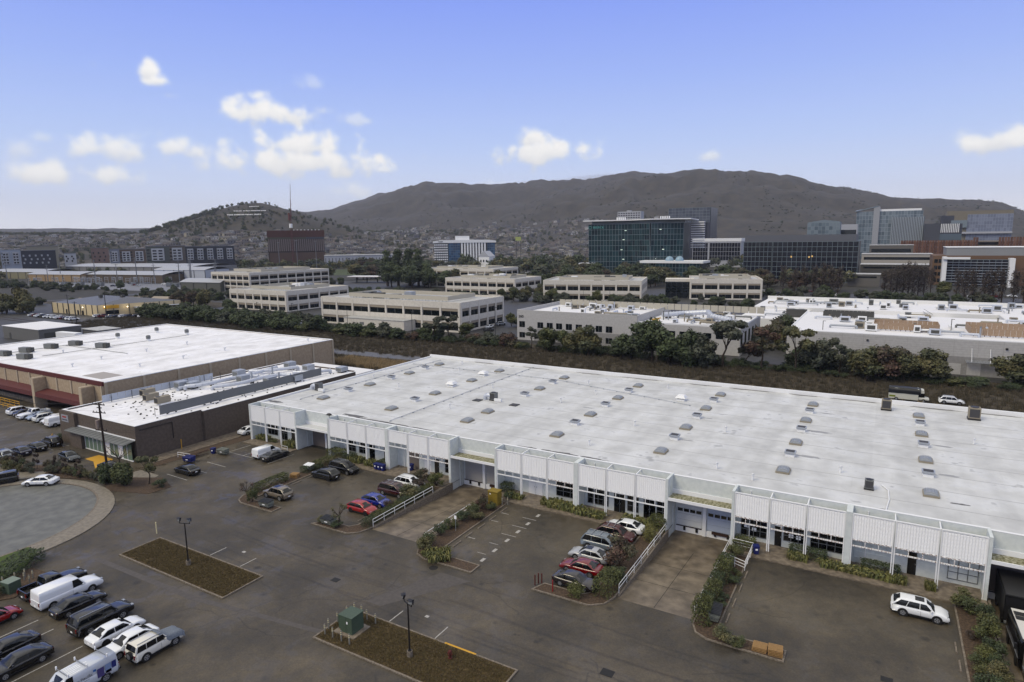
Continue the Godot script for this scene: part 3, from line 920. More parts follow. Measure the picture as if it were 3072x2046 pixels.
func roof_equipment() -> void:
	skylight_meshes()
	var dome_m := mt("skylight_dome", Color(0.53, 0.55, 0.575), 0.3)
	var y := 6.46
	var first: Node3D
	var xs := [-92.6, -75.5, -59.0, -42.3, -25.9, -9.8, 6.2]
	var zs := [-85.6, -98.6, -111.6, -123.0]
	var cols := ["small white delivery van", "black minivan", "maroon minivan", "tall yellow bin", "white sedan at the walk", "railed platform", "white suv in the empty lot"]
	var rws := ["foremost", "second", "third", "rearmost"]
	for x in xs:
		for z in zs:
			var lb: String = "grey skylight dome, %s of the roof row facing the %s" % [rws[zs.find(z)], cols[xs.find(x)]]
			if x == -59.0 and z == -98.6: z = -92.0
			if first == null:
				first = thing("skylight", lb, "skylight", V(x, y, z), PI / 2, "skylights on the warehouse roof")
				part(first, "curb", meshes.skylight_curb, M.tan_metal)
				var d := part(first, "dome", meshes.skylight_dome, dome_m)
				part(d, "rib", meshes.skylight_rib, M.galvanised)
			else:
				dup(first, V(x, y, z), PI / 2, lb)
	# smoke hatches
	first = null
	for x in xs:
		for z in [-92.3, -105.4, -117.5]:
			if x == -75.5 and z < -100.0: continue
			if x == -59.0 and z == -92.3: continue
			var lb: String = "square curbed vent, %s of the roof row facing the %s" % [{-92.3: "foremost", -105.4: "middle", -117.5: "rearmost"}[z], cols[xs.find(x)]]
			if first == null:
				first = thing("roof_hatch", lb, "vent", V(x, y, z), 0, "curbed vents on the warehouse roof")
				bpart(first, "curb", M.trim_white, V(0, 0.2, 0), V(1.15, 0.42, 1.0))
				bpart(first, "hood", M.galvanised, V(0, 0.62, 0), V(1.4, 0.26, 1.3))
				bpart(first, "neck", M.black_metal, V(0, 0.46, 0), V(1.0, 0.1, 0.9))
				bpart(first, "grating", mt("grate", Color(0.22, 0.22, 0.23), 0.7), V(0, 0.757, 0), V(1.1, 0.016, 1.0))
			else:
				dup(first, V(x, y, z), 0, lb)
	for q in [[-76.6, -105.8], [-76.4, -117.6], [-31.5, -116.0]]:
		var t := thing("roof_turret", "white square roof ventilator with a pyramid cap on the warehouse roof", "vent", V(q[0], y, q[1]), 0.0, "pyramid capped ventilators")
		bpart(t, "curb", M.trim_white, V(0, 0.15, 0), V(1.5, 0.32, 1.5))
		bpart(t, "neck", M.grey_metal, V(0, 0.42, 0), V(1.2, 0.25, 1.2))
		var c := MB.new()
		var e := 0.95
		var h := [V(-e, 0.5, -e), V(e, 0.5, -e), V(e, 0.5, e), V(-e, 0.5, e)]
		var g := [V(-0.6, 1.0, -0.6), V(0.6, 1.0, -0.6), V(0.6, 1.0, 0.6), V(-0.6, 1.0, 0.6)]
		for i in 4: c.quad(h[i], h[(i + 1) % 4], g[(i + 1) % 4], g[i])
		c.quad(g[0], g[1], g[2], g[3])
		c.quad(h[3], h[2], h[1], h[0])
		part(t, "cap", c.mesh(), M.trim_white)
	ac_unit(V(-98.8, y, -90.3), "air conditioner with a silver elbow duct at the roof corner of the warehouse", true)
	ac_unit(V(-62.6, y, -99.8), "dark condenser with white duct beside two roof grilles of the warehouse", true)
	ac_unit(V(-0.1, y, -84.2), "small round topped condenser by a white hose on the warehouse roof", false, 0.8)
	ac_unit(V(1.5, y, -125.6), "tall tan packaged cooling unit near the back parapet of the warehouse", false, 1.25, "tan_metal")
	ac_unit(V(13.9, y, -125.4), "squat tan packaged cooling unit with open front near the back parapet", false, 1.35, "tan_metal")
	for q in [[-65.2, -98.2], [-57.3, -98.4]]:
		one("roof_grille", "flat dark grille set in the warehouse roof beside the condenser", "grille", box_mesh(V(1.5, 0.12, 1.5)), M.grate, V(q[0], y + 0.06, q[1]), 0, "flat roof grilles")
	# plumbing vents
	var pv: Node3D
	for q in [[-86, -100], [-84.0, -119], [-68, -108], [-66.5, -91.0], [-50.6, -104], [-47.4, -112.9], [-36.0, -83.5], [-33.5, -96], [-20.0, -99.5], [-17.5, -82.5], [-3.4, -88.5], [17.5, -95.0], [12.5, -110], [-52, -120], [-36.5, -124], [-12.7, -80.5], [-96.5, -104], [-88, -126]]:
		if pv == null:
			pv = thing("vent_pipe", "thin white vent pipe with a cap standing on the warehouse roof", "pipe", V(q[0], y, q[1]), 0, "vent pipes on the warehouse roof")
			var m := MB.new()
			m.tube(Vector3.ZERO, V(0, 0.75, 0), 0.13, 0.13, 8)
			part(pv, "pipe", m.mesh(), M.trim_white)
			var cp := MB.new()
			cp.tube(V(0, 0.78, 0), V(0, 0.9, 0), 0.26, 0.12, 8)
			part(pv, "cap", cp.mesh(), M.trim_white)
		else:
			dup(pv, V(q[0], y, q[1]), 0)
	# conduit runs
	for q in [[[-96, -83, -96, -128], 0], [[-70.5, -79.5, -70.5, -131], 1], [[-99, -121.0, -60, -120.8], 2], [[-60, -120.8, -29, -112.6], 3]]:
		var a: Array = q[0]
		var m := MB.new()
		var n := int(Vector2(a[2] - a[0], a[3] - a[1]).length() / 3.0)
		m.tube(V(a[0], y + 0.14, a[1]), V(a[2], y + 0.14, a[3]), 0.045, 0.045, 6)
		for i in n + 1:
			m.box(V(lerpf(a[0], a[2], float(i) / n), y + 0.05, lerpf(a[1], a[3], float(i) / n)), V(0.25, 0.1, 0.25))
		one("roof_conduit", "thin conduit on blocks running across the warehouse roof", "pipe", m.mesh(), M.galvanised, Vector3.ZERO, 0, "conduit runs on the warehouse roof")
	var hose := MB.new()
	hose.path([V(1.2, y + 0.08, -86.2), V(1.9, y + 0.08, -84.6), V(2.0, y + 0.08, -81.5), V(1.7, y + 0.08, -78.0)], 0.07, 6)
	one("roof_hose", "curved white hose on the warehouse roof by the small condenser", "hose", hose.mesh(), M.trim_white)
	# rolled-up flashing and debris: grey water stains gathered behind the front parapet, paler grey marks farther back
	var stain := mt("stain", Color(0.36, 0.36, 0.365), 0.8)
	mt("grey_smear", Color(0.55, 0.555, 0.57), 0.8)  # light grey for the long smears beside the roof vents
	mt("edge_grey", Color(0.45, 0.45, 0.45), 0.8)  # mid grey for the blotches along the foot of the back parapet
	rng.seed = 77
	for z in 9:
		struct("roof_seam", box_mesh(V(145.6, 0.02, 0.12)), mt("seam", Color(0.64, 0.645, 0.65), 0.7), V(-28.0, 6.455, -82.0 - z * 5.6 + 0.4 * sin(z * 3.0)))
	for q in [[-7.4, -93.2, 1.5], [-7.4, -106.2, 1.7], [-7.3, -118.3, 1.2], [8.4, -93.8, 1.2], [8.6, -106.8, 1.2], [-24.0, -92.6, 0.9], [-24.2, -106.0, 0.8], [-78.5, -79.2, 3.0], [-73, -78.6, 3.6], [-68, -78.4, 3.4], [-63.5, -78.4, 3.2], [-43.5, -78.4, 1.6], [-40.2, -78.5, 1.5], [-37.6, -78.5, 2.2], [-33.6, -78.3, 2.0], [-31.8, -78.1, 1.0], [8.9, -84.0, 0.9], [1.2, -78.3, 1.0], [-61.2, -98.0, 0.7], [-44.6, -103.0, 1.0], [-99.4, -79.6, 2.0], [-84, -130.2, 2.5], [-70, -130.2, 4.0], [-56, -130.2, 3.0], [-44, -130.2, 4.5], [-31, -130.2, 3.5], [-22, -130.2, 4.5], [-12, -130.2, 3.0], [-3, -130.2, 4.0], [9, -130.2, 3.5], [17, -130.2, 4.0]]:
		var pts := PackedVector2Array()
		for i in 18:
			var t := TAU * i / 18
			var rr: float = 1.0 + rng.randf_range(-0.35, 0.3)
			pts.append(Vector2(q[0] + cos(t) * q[2] * rr, q[1] + sin(t) * minf(q[2] * 0.28, 0.55) * rr))
		var m := MB.new()
		m.prism(pts, 6.452, 6.456)
		struct("roof_stain", m.mesh(), M.edge_grey if q[1] < -130 else (M.grey_smear if q[1] < -90 else stain))

func ac_unit(at: Vector3, label: String, duct: bool, s := 1.0, m := "grey_metal") -> void:
	var t := thing("cooling_unit", label, "cooling unit", at)
	bpart(t, "stand", M.black_metal, V(0, 0.1 * s, 0), V(1.3 * s, 0.2 * s, 1.2 * s))
	bpart(t, "casing", M[m], V(0, 0.85 * s, 0), V(1.2 * s, 1.3 * s, 1.1 * s))
	bpart(t, "coil", M.grate if M.has("grate") else M.black_metal, V(0, 0.85 * s, 0.56 * s), V(1.0 * s, 1.0 * s, 0.04))
	var f := MB.new()
	f.tube(V(0, 1.5 * s, 0), V(0, 1.56 * s, 0), 0.45 * s, 0.45 * s, 14)
	part(t, "fan", f.mesh(), M.black_metal)
	if duct:
		var d := MB.new()
		d.path([V(-0.5, 0.9, 0.2), V(-1.3, 0.9, 0.2), V(-1.75, 0.6, 0.2), V(-1.8, 0.0, 0.2)], 0.42, 10)
		part(t, "duct", d.mesh(), M.duct)
		bpart(t, "pipe_box", M.trim_white, V(1.3, 0.3, 0.6), V(1.5, 0.5, 0.4))

# ---------------------------------------------------------------- vehicles (front along local +x)
# length, width, height, wheelbase, wheel radius, hood height, belt height, deck height, windscreen base, roof front, roof rear, rear screen base (from the middle), side windows, roof narrowing
const CARS := {
	"sedan": [4.85, 1.84, 1.46, 2.78, 0.335, 0.85, 0.91, 0.97, 1.12, 0.28, -1.0, -1.95, 2, 0.76],
	"coupe": [4.9, 1.9, 1.42, 2.9, 0.345, 0.90, 0.98, 1.02, 0.75, 0.05, -0.95, -1.85, 1, 0.72],
	"hatch": [4.4, 1.79, 1.47, 2.65, 0.325, 0.85, 0.92, 1.0, 1.12, 0.3, -1.3, -2.05, 2, 0.76],
	"suv": [4.8, 1.9, 1.69, 2.78, 0.38, 0.99, 1.04, 1.1, 1.2, 0.45, -1.6, -2.3, 3, 0.76],
	"bigsuv": [5.35, 2.03, 1.9, 3.0, 0.42, 1.16, 1.2, 1.22, 1.2, 0.6, -2.3, -2.6, 3, 0.84],
	"minivan": [5.1, 1.98, 1.76, 3.03, 0.35, 1.0, 1.05, 1.08, 1.6, 0.55, -2.0, -2.48, 3, 0.80],
	"offroad": [4.6, 1.74, 1.76, 2.67, 0.39, 1.08, 1.14, 1.14, 0.75, 0.35, -2.0, -2.24, 3, 0.84],
	"van": [6.1, 2.02, 2.14, 3.71, 0.37, 1.18, 1.24, 1.24, 1.35, 0.7, -2.9, -3.0, 1, 0.88],
	"cargo": [5.7, 2.0, 2.1, 3.43, 0.37, 1.05, 1.18, 1.18, 1.9, 1.15, -2.7, -2.8, 1, 0.86],
	"smallvan": [4.8, 1.83, 1.84, 3.05, 0.33, 1.02, 1.1, 1.1, 1.5, 0.75, -2.25, -2.36, 1, 0.86],
	"pickup": [5.9, 2.0, 1.9, 3.66, 0.41, 1.17, 1.24, 1.2, 0.85, 0.35, -0.95, -1.12, 2, 0.82],
	"jeep": [4.3, 1.85, 1.84, 2.5, 0.42, 1.1, 1.16, 1.16, 0.55, 0.35, -1.95, -2.08, 2, 0.9],
}

func ring_at(x: float, bot: float, top: float, hw: float, crown: float) -> Array:
	var h := top - bot
	var half := [Vector2(0.0, bot), Vector2(0.80, bot), Vector2(0.93, bot + h * 0.10), Vector2(0.985, bot + h * 0.30), Vector2(1.0, bot + h * 0.56), Vector2(0.985, bot + h * 0.78), Vector2(0.93, top - h * 0.06), Vector2(0.80, top), Vector2(0.45, top + crown * 0.7), Vector2(0.0, top + crown)]
	var out := []
	for p in half: out.append(V(x, p.y, p.x * hw))
	for i in range(half.size() - 2, 0, -1): out.append(V(x, half[i].y, -half[i].x * hw))
	return out

func car_parts(kind: String) -> Dictionary:
	if meshes.has("car_" + kind): return meshes["car_" + kind]
	var c: Array = CARS[kind]
	var L: float = c[0] / 2
	var hw: float = c[1] / 2
	var H: float = c[2]
	var hood: float = c[5]
	var belt: float = c[6]
	var deck: float = c[7]
	var wb: float = c[8]
	var rf: float = c[9]
	var rr: float = c[10]
	var rb: float = c[11]
	var nar: float = c[13]
	var g := 0.24 if H < 1.6 else 0.30
	var bed := kind == "pickup"
	var boxy: bool = kind in ["van", "cargo", "jeep", "offroad", "bigsuv", "smallvan", "pickup"]
	var e := 0.96 if boxy else 0.86
	var out := {}
	# lower body
	var rings := []
	var rear_top := deck if not bed else 0.72
	rings.append(ring_at(-L, g + 0.14, rear_top - (0.05 if boxy else 0.14), hw * (e if boxy else 0.84), 0.0))
	rings.append(ring_at(-L + 0.07, g + 0.04, rear_top - (0.01 if boxy else 0.05), hw * (0.98 if boxy else 0.92), 0.0))
	rings.append(ring_at(-L + 0.32, g, rear_top, hw * 0.985, 0.01))
	rings.append(ring_at(rb + 0.02 if not bed else rb - 0.05, g, rear_top, hw, 0.02))
	if bed: rings.append(ring_at(rb + 0.02, g, belt, hw, 0.0))
	rings.append(ring_at(rr, g, belt, hw, 0.0))
	rings.append(ring_at(0.0, g, belt, hw, 0.0))
	rings.append(ring_at(rf, g, belt, hw, 0.0))
	rings.append(ring_at(wb, g, maxf(belt - 0.02, hood), hw * 0.995, 0.02))
	rings.append(ring_at(lerpf(wb, L, 0.45), g, lerpf(belt, hood, 0.65), hw * 0.985, 0.03))
	rings.append(ring_at(L - 0.34, g, hood - 0.13, hw * (0.985 if boxy else 0.965), 0.02))
	rings.append(ring_at(L - 0.10, g + 0.02, hood - 0.24, hw * (0.97 if boxy else 0.91), 0.01))
	rings.append(ring_at(L, g + 0.10, hood - 0.38, hw * (0.92 if boxy else 0.80), 0.0))
	var b := MB.new()
	b.loft(rings, true, true, true)
	if bed:
		for s in [-1, 1]:
			b.box(V((-L + rb) / 2, 0.96, s * (hw - 0.07)), V(L + rb - 0.1, 0.5, 0.12))
		b.box(V(-L + 0.08, 0.96, 0), V(0.1, 0.5, hw * 2 - 0.2))
	out.body = b.mesh()
	# cabin
	var bw := hw * 0.93
	var rw := hw * nar
	var cab := func(x: float, lo: float, top: float, k: float) -> Array:
		# k = 0 at the foot of a screen, 1 under the roof
		var w := lerpf(bw, rw, k)
		var half := [Vector2(bw, lo), Vector2(lerpf(bw, w, 0.5), lerpf(lo, top, 0.5)), Vector2(w, top - 0.05 * k), Vector2(w * 0.9, top), Vector2(w * 0.5, top + 0.025 * k), Vector2(0, top + 0.035 * k)]
		var o := []
		for p in half: o.append(V(x, p.y, p.x))
		for i in range(half.size() - 2, -1, -1): o.append(V(x, half[i].y, -half[i].x))
		return o
	var roof_drop := 0.05 if not boxy else 0.02
	var cr := []
	var rbase := deck if not bed else belt
	cr.append(cab.call(rb, rbase - 0.05, rbase + 0.0, 0.0))
	cr.append(cab.call(lerpf(rb, rr, 0.55), belt - 0.05, lerpf(rbase, H - roof_drop, 0.62), 0.6))
	cr.append(cab.call(rr, belt - 0.05, H - roof_drop, 1.0))
	cr.append(cab.call(lerpf(rr, rf, 0.5), belt - 0.05, H - 0.035, 1.0))
	cr.append(cab.call(rf, belt - 0.05, H - 0.06, 1.0))
	cr.append(cab.call(lerpf(wb, rf, 0.5), belt - 0.05, lerpf(belt, H - 0.06, 0.56), 0.55))
	cr.append(cab.call(wb, belt - 0.06, belt - 0.01, 0.0))
	var cb := MB.new()
	cb.loft(cr, false)
	out.cabin = cb.mesh()
	# screens and side windows, a few millimetres proud of the cabin
	var sc := func(x0: float, y0: float, k0: float, x1: float, y1: float, k1: float, push: float) -> ArrayMesh:
		var m := MB.new()
		var w0 := lerpf(bw, rw, k0) * 0.90
		var w1 := lerpf(bw, rw, k1) * 0.90
		var dn := V(y1 - y0, x0 - x1, 0).normalized()
		if dn.y < 0: dn = -dn
		var rings2 := []
		for t in 5:
			var k := t / 4.0
			var w := lerpf(w0, w1, k)
			var row := []
			for s in 5:
				var u := lerpf(-1, 1, s / 4.0)
				row.append(V(lerpf(x0, x1, k), lerpf(y0, y1, k) - 0.045 * u * u * k, u * w) + dn * (push + 0.03 * (1 - u * u)))
			rings2.append(row)
		m.loft(rings2, false)
		return m.mesh()
	out.windshield = sc.call(lerpf(wb, rf, 0.08), lerpf(belt, H - 0.06, 0.08), 0.1, lerpf(wb, rf, 0.95), lerpf(belt, H - 0.06, 0.95), 0.95, 0.022)
	out.rear_window = sc.call(lerpf(rb, rr, 0.16), lerpf(rbase, H - roof_drop, 0.2), 0.2, lerpf(rb, rr, 0.92), lerpf(rbase, H - roof_drop, 0.94), 0.94, 0.02)
	var side := []
	var n: int = c[12]
	var lo := belt + 0.025
	var hi := H - 0.095
	var kf := func(y: float) -> float: return (y - belt + 0.05) / (H - 0.05 - belt + 0.05)
	var front_lo := lerpf(wb, rf, (lo - belt) / (H - belt)) - 0.16
	var front_hi := lerpf(wb, rf, (hi - belt) / (H - belt)) - 0.10
	var rear_lo := lerpf(rb, rr, (lo - rbase) / (H - rbase)) + 0.16
	var rear_hi := lerpf(rb, rr, (hi - rbase) / (H - rbase)) + 0.12
	if n == 1:
		rear_lo = front_lo - (1.05 if kind != "coupe" else 2.0)
		rear_hi = maxf(rear_lo, rear_hi) if kind == "coupe" else rear_lo
	var cuts := [0.0, 1.0] if n == 1 else ([0.0, 0.5, 1.0] if n == 2 else [0.0, 0.33, 0.68, 1.0])
	for i in n:
		var ulo := [lerpf(front_lo, rear_lo, cuts[i]), lerpf(front_lo, rear_lo, cuts[i + 1])]
		var uhi := [lerpf(front_hi, rear_hi, cuts[i]), lerpf(front_hi, rear_hi, cuts[i + 1])]
		if i > 0:
			ulo[0] -= 0.03; uhi[0] = ulo[0] if i == 1 else uhi[0] - 0.03
		if i < n - 1:
			ulo[1] += 0.03; uhi[1] = ulo[1] if i == 0 else uhi[1] + 0.03
		for s in [-1.0, 1.0]:
			var m := MB.new()
			var zl: float = (lerpf(bw, rw, kf.call(lo)) + 0.022) * s
			var zm: float = (lerpf(bw, rw, kf.call((lo + hi) / 2)) + 0.024) * s
			var zh: float = (lerpf(bw, rw, kf.call(hi)) + 0.018) * s
			var ym := (lo + hi) / 2
			m.quad(V(ulo[0], lo, zl), V(ulo[1], lo, zl), V((ulo[1] + uhi[1]) / 2, ym, zm), V((ulo[0] + uhi[0]) / 2, ym, zm))
			m.quad(V((ulo[0] + uhi[0]) / 2, ym, zm), V((ulo[1] + uhi[1]) / 2, ym, zm), V(uhi[1], hi, zh), V(uhi[0], hi, zh))
			side.append(m.mesh())
	out.side = side
	# dark sills, arches and lower bumpers
	var d := MB.new()
	var R: float = c[4]
	for sx in [-1, 1]:
		for sz in [-1, 1]:
			d.tube(V(sx * c[3] / 2, R + 0.02, sz * (hw - 0.30)), V(sx * c[3] / 2, R + 0.02, sz * (hw + 0.004)), R * 1.17, R * 1.17, 18)
	d.box(V(0, g + 0.03, 0), V(c[3] - R * 2.2, 0.16, hw * 1.96))
	d.box(V(L - 0.12, g + 0.10, 0), V(0.26, 0.16, hw * 1.5))
	d.box(V(-L + 0.12, g + 0.09, 0), V(0.26, 0.16, hw * 1.6))
	out.trim = d.mesh()
	var gr := MB.new()
	gr.box(V(L - 0.035, hood - 0.36, 0), V(0.1, 0.2, hw * 0.95))
	out.grille = gr.mesh()
	var ty := MB.new()
	ty.tube(V(0, 0, -0.11), V(0, 0, 0.11), R, R, 20)
	out.tyre = ty.mesh()
	var rm := MB.new()
	rm.tube(V(0, 0, -0.118), V(0, 0, 0.118), R * 0.66, R * 0.62, 16)
	out.rim = rm.mesh()
	var sp := MB.new()
	for i in 5:
		var t := TAU * i / 5
		for s in [-1, 1]:
			sp.box(V(cos(t + 0.63) * R * 0.38, sin(t + 0.63) * R * 0.38, s * 0.116), V(R * 0.34, R * 0.16, 0.012), Basis(Vector3.BACK, t + 0.63))
	out.slot = sp.mesh()
	var hl := MB.new()
	hl.box(V(0, 0, 0), V(0.26, 0.11, 0.34))
	out.headlight = hl.mesh()
	var tl := MB.new()
	tl.box(Vector3.ZERO, V(0.16, 0.16 if not boxy else 0.36, 0.34 if not boxy else 0.16))
	out.tail = tl.mesh()
	meshes["car_" + kind] = out
	return out

func car(called: String, kind: String, paint: Color, x: float, z: float, deg: float, label: String, category := "car", group := "", extra := "", y := 0.0) -> Node3D:
	var c: Array = CARS[kind]
	var P := car_parts(kind)
	var t := thing(called, label, category, V(x, y, z), deg_to_rad(deg), group)
	var m := mt("paint" + paint.to_html(), paint, 0.22)
	m.clearcoat_enabled = true
	m.clearcoat = 0.6
	m.clearcoat_roughness = 0.1
	var L: float = c[0] / 2
	var hw: float = c[1] / 2
	var body := part(t, "body", P.body, m)
	part(t, "cabin", P.cabin, m)
	part(t, "windshield", P.windshield, M.car_glass)
	if not kind in ["van", "cargo", "smallvan"]: part(t, "rear_window", P.rear_window, M.car_glass)
	for s in P.side: part(t, "side_window", s, M.car_glass)
	part(t, "lower_trim", P.trim, M.car_trim)
	part(body, "grille", P.grille, M.car_trim)
	var alloy: Material = M.alloy_dark if extra.contains("darkwheel") else M.alloy
	for sx in [-1, 1]:
		for sz in [-1, 1]:
			var w := part(t, "wheel", P.tyre, M.rubber, V(sx * c[3] / 2, c[4], sz * (hw - 0.105)))
			part(w, "rim", P.rim, alloy)
			part(w, "spoke", P.slot, M.car_trim)
	var boxy: bool = kind in ["van", "cargo", "jeep", "offroad", "bigsuv", "smallvan", "pickup"]
	for sz in [-1, 1]:
		part(t, "headlight", P.headlight, M.lamp_clear, V(L - (0.14 if boxy else 0.27), c[5] - 0.25, sz * hw * (0.74 if boxy else 0.66)), sz * (0.0 if boxy else -0.35))
		part(t, "tail_light", P.tail, M.lamp_red, V(-L + (0.05 if boxy else 0.12), c[7] - (0.28 if boxy else 0.2), sz * hw * (0.86 if boxy else 0.72)), sz * (0.0 if boxy else 0.3))
		bpart(t, "mirror", m, V(c[8] - 0.32, c[6] + 0.07, sz * (hw + 0.06)), V(0.14, 0.13, 0.17))
		bpart(body, "door_handle", M.alloy if extra.contains("chrome") else m, V(-0.15, c[6] - 0.13, sz * (hw + 0.004)), V(0.2, 0.03, 0.02))
		bpart(body, "door_gap", M.car_trim, V(0.05, c[6] * 0.66, sz * (hw * 0.995)), V(0.014, c[6] * 0.5, 0.012))
	bpart(t, "licence_plate", M.panel_white, V(-L - 0.005, 0.62, 0), V(0.02, 0.14, 0.34))
	if extra.contains("rails"):
		for sz in [-1, 1]:
			bpart(t, "roof_rail", M.alloy, V((c[9] + c[10]) / 2, c[2] + 0.03, sz * hw * 0.62), V((c[9] - c[10]) * 0.9, 0.05, 0.05))
		for k in [0.3, 0.7]:
			if extra.contains("bars"): bpart(t, "roof_bar", M.alloy, V(lerpf(c[9], c[10], k), c[2] + 0.06, 0), V(0.06, 0.04, hw * 1.3))
	if extra.contains("sunroof"):
		bpart(t, "sunroof", M.car_glass, V(lerpf(c[9], c[10], 0.25), c[2] - 0.005, 0), V(0.75, 0.03, 0.8))
	if kind == "pickup":
		bpart(t, "bed_floor", M.car_trim, V((-L + c[11]) / 2, 0.78, 0), V(L + c[11] - 0.25, 0.03, hw * 2 - 0.3))
	return t

# cars a long way off: body, glass band and wheels only
func far_car(kind: String, paint: Color, x: float, z: float, deg: float, label: String, group: String, y := 0.0) -> Node3D:
	var key := "far_%s_%s" % [kind, paint.to_html()]
	if meshes.has(key):
		var cp := dup(meshes[key], V(x, y, z), deg_to_rad(deg), label)
		cp.set_meta("group", group)
		return cp
	var c: Array = CARS[kind]
	var P := car_parts(kind)
	var t := thing("parked_van" if kind in ["van", "cargo", "smallvan"] else "parked_car", label, "van" if kind in ["van", "cargo", "smallvan"] else "car", V(x, y, z), deg_to_rad(deg), group)
	var m := mt("paint" + paint.to_html(), paint, 0.22)
	part(t, "body", P.body, m)
	part(t, "cabin", P.cabin, m)
	part(t, "windshield", P.windshield, M.car_glass)
	if not kind in ["van", "cargo", "smallvan"]: part(t, "rear_window", P.rear_window, M.car_glass)
	for s in P.side: part(t, "side_window", s, M.car_glass)
	for sx in [-1, 1]:
		for sz in [-1, 1]:
			part(t, "wheel", P.tyre, M.rubber, V(sx * c[3] / 2, c[4], sz * (c[1] / 2 - 0.095)))
	meshes[key] = t
	return t

func vehicles() -> void:
	mt("car_glass", Color(0.055, 0.065, 0.075), 0.06)
	mt("car_trim", Color(0.035, 0.035, 0.04), 0.6)
	mt("alloy", Color(0.66, 0.67, 0.69), 0.35, 0.7)
	mt("alloy_dark", Color(0.13, 0.13, 0.14), 0.4, 0.5)
	mt("lamp_clear", Color(0.55, 0.57, 0.60), 0.1)
	mt("lamp_red", Color(0.42, 0.03, 0.03), 0.2)
	var white := Color(0.86, 0.87, 0.88)
	var black := Color(0.03, 0.03, 0.035)
	# row beside the grass median
	car("pickup_truck", "pickup", black, -74.9, -30.0, 90, "black pickup truck with empty bed beside the long white van", "truck", "", "chrome")
	car("cargo_van", "van", white, -71.73, -29.92, 90, "long white windowless van with a hood between a pickup and a sedan", "van")
	car("parked_car", "sedan", black, -68.6, -29.42, 90, "black sedan with bright window trim beside the long white van", "car", "", "chrome")
	car("parked_suv", "bigsuv", black, -63.75, -29.1, 90, "large black suv with silver roof rails and chrome wheels", "suv", "", "rails chrome")
	car("parked_car", "sedan", white, -60.44, -28.7, 90, "white sedan between the large black suv and another white sedan", "car", "", "darkwheel")
	car("parked_car", "sedan", white, -57.52, -28.3, -90, "white sedan parked nose out beside the suv with a tarp", "car")
	tarp_suv()
	ladder_van()
	car("parked_car", "hatch", Color(0.50, 0.02, 0.03), -73.04, -23.9, 90, "red hatchback alone at the planting by the utility box", "car")
	car("parked_car", "sedan", black, -63.17, -21.95, -90, "dark sedan with alloy wheels beside a painted stall line", "car")
	car("parked_car", "sedan", Color(0.035, 0.035, 0.045), -66.3, -22.3, -90, "black sedan with a pale rear window, its nose to the kerb", "car", "", "chrome")
	# lots in front of the long building
	car("parked_van", "smallvan", white, -90.62, -70.19, 90, "small white delivery van beside a grey coupe", "van")
	car("parked_car", "coupe", Color(0.13, 0.135, 0.14), -88.2, -70.0, 90, "dark grey two door coupe beside the small white van", "car", "", "darkwheel")
	car("parked_suv", "suv", Color(0.07, 0.075, 0.08), -73.58, -67.5, 180, "charcoal crossover beside the black minivan", "suv", "", "darkwheel")
	car("minivan", "minivan", black, -72.99, -70.9, 0, "black minivan with silver roof rails at the building walk", "minivan", "", "rails")
	car("parked_suv", "suv", Color(0.42, 0.385, 0.335), -73.98, -58.71, 180, "champagne gold suv with a dark sunroof by the dumpster", "suv", "", "sunroof rails")
	car("parked_car", "hatch", Color(0.55, 0.02, 0.03), -59.62, -60.82, 0, "bright red hatchback beside the small bare tree and dumpster", "car", "", "darkwheel")
	car("parked_car", "hatch", Color(0.02, 0.13, 0.50), -59.55, -63.6, 0, "vivid blue hatchback between the red hatchback and the maroon minivan", "car")
	car("minivan", "minivan", Color(0.20, 0.02, 0.03), -59.63, -67.6, 0, "maroon minivan with a roof rack behind the hedge", "minivan", "", "rails bars")
	car("parked_suv", "suv", white, -59.6, -70.9, 0, "white crossover parked behind the shrubs by the maroon minivan", "suv", "", "rails")
	car("parked_car", "sedan", Color(0.13, 0.105, 0.10), -26.38, -57.72, 0, "dark brown sedan at the end of the row by the clipped bush", "car", "", "chrome")
	car("parked_car", "sedan", Color(0.40, 0.01, 0.025), -27.02, -60.72, 180, "deep red sedan between the brown and the silver sedan", "car")
	car("parked_car", "sedan", Color(0.60, 0.61, 0.63), -27.32, -63.69, 180, "silver sedan with an open sunroof beside the dark shrub", "car", "", "sunroof chrome")
	car("minivan", "minivan", Color(0.38, 0.42, 0.46), -27.0, -66.9, 0, "blue grey minivan with roof bars beside the dark shrub", "minivan", "", "rails bars")
	car("parked_suv", "suv", Color(0.24, 0.012, 0.02), -26.5, -69.9, 0, "dark red suv with white roof bars", "suv", "", "rails bars")
	car("parked_car", "sedan", white, -26.3, -72.6, 180, "white sedan with dark rear window nearest the building walk", "car")
	car("parked_suv", "suv", white, 4.96, -68.95, 0, "white luxury suv with a glass roof alone in the empty lot", "suv", "", "sunroof")
	car("parked_car", "sedan", black, -95.03, -58.4, 180, "black fastback sedan by the blue dumpster", "car", "", "darkwheel")
	# lots of the dark brown building
	car("parked_suv", "suv", Color(0.50, 0.52, 0.54), -130.28, -47.2, 180, "silver suv at the end of the row by the wet drive", "suv", "", "rails sunroof")
	car("parked_car", "sedan", Color(0.03, 0.06, 0.16), -130.3, -49.9, 180, "dark blue sedan between the silver suv and a black sedan", "car")
	car("parked_car", "sedan", Color(0.025, 0.03, 0.025), -130.6, -52.5, 180, "black sedan between the dark blue sedan and a black suv", "car")
	car("parked_suv", "suv", Color(0.04, 0.045, 0.05), -131.15, -55.2, 180, "black suv parked by the yellow posts of the dark building", "suv", "", "rails")
	car("parked_car", "sedan", Color(0.16, 0.18, 0.19), -119.3, -52.6, -3, "dark grey sedan with black roof beside the yellow walkway", "car")
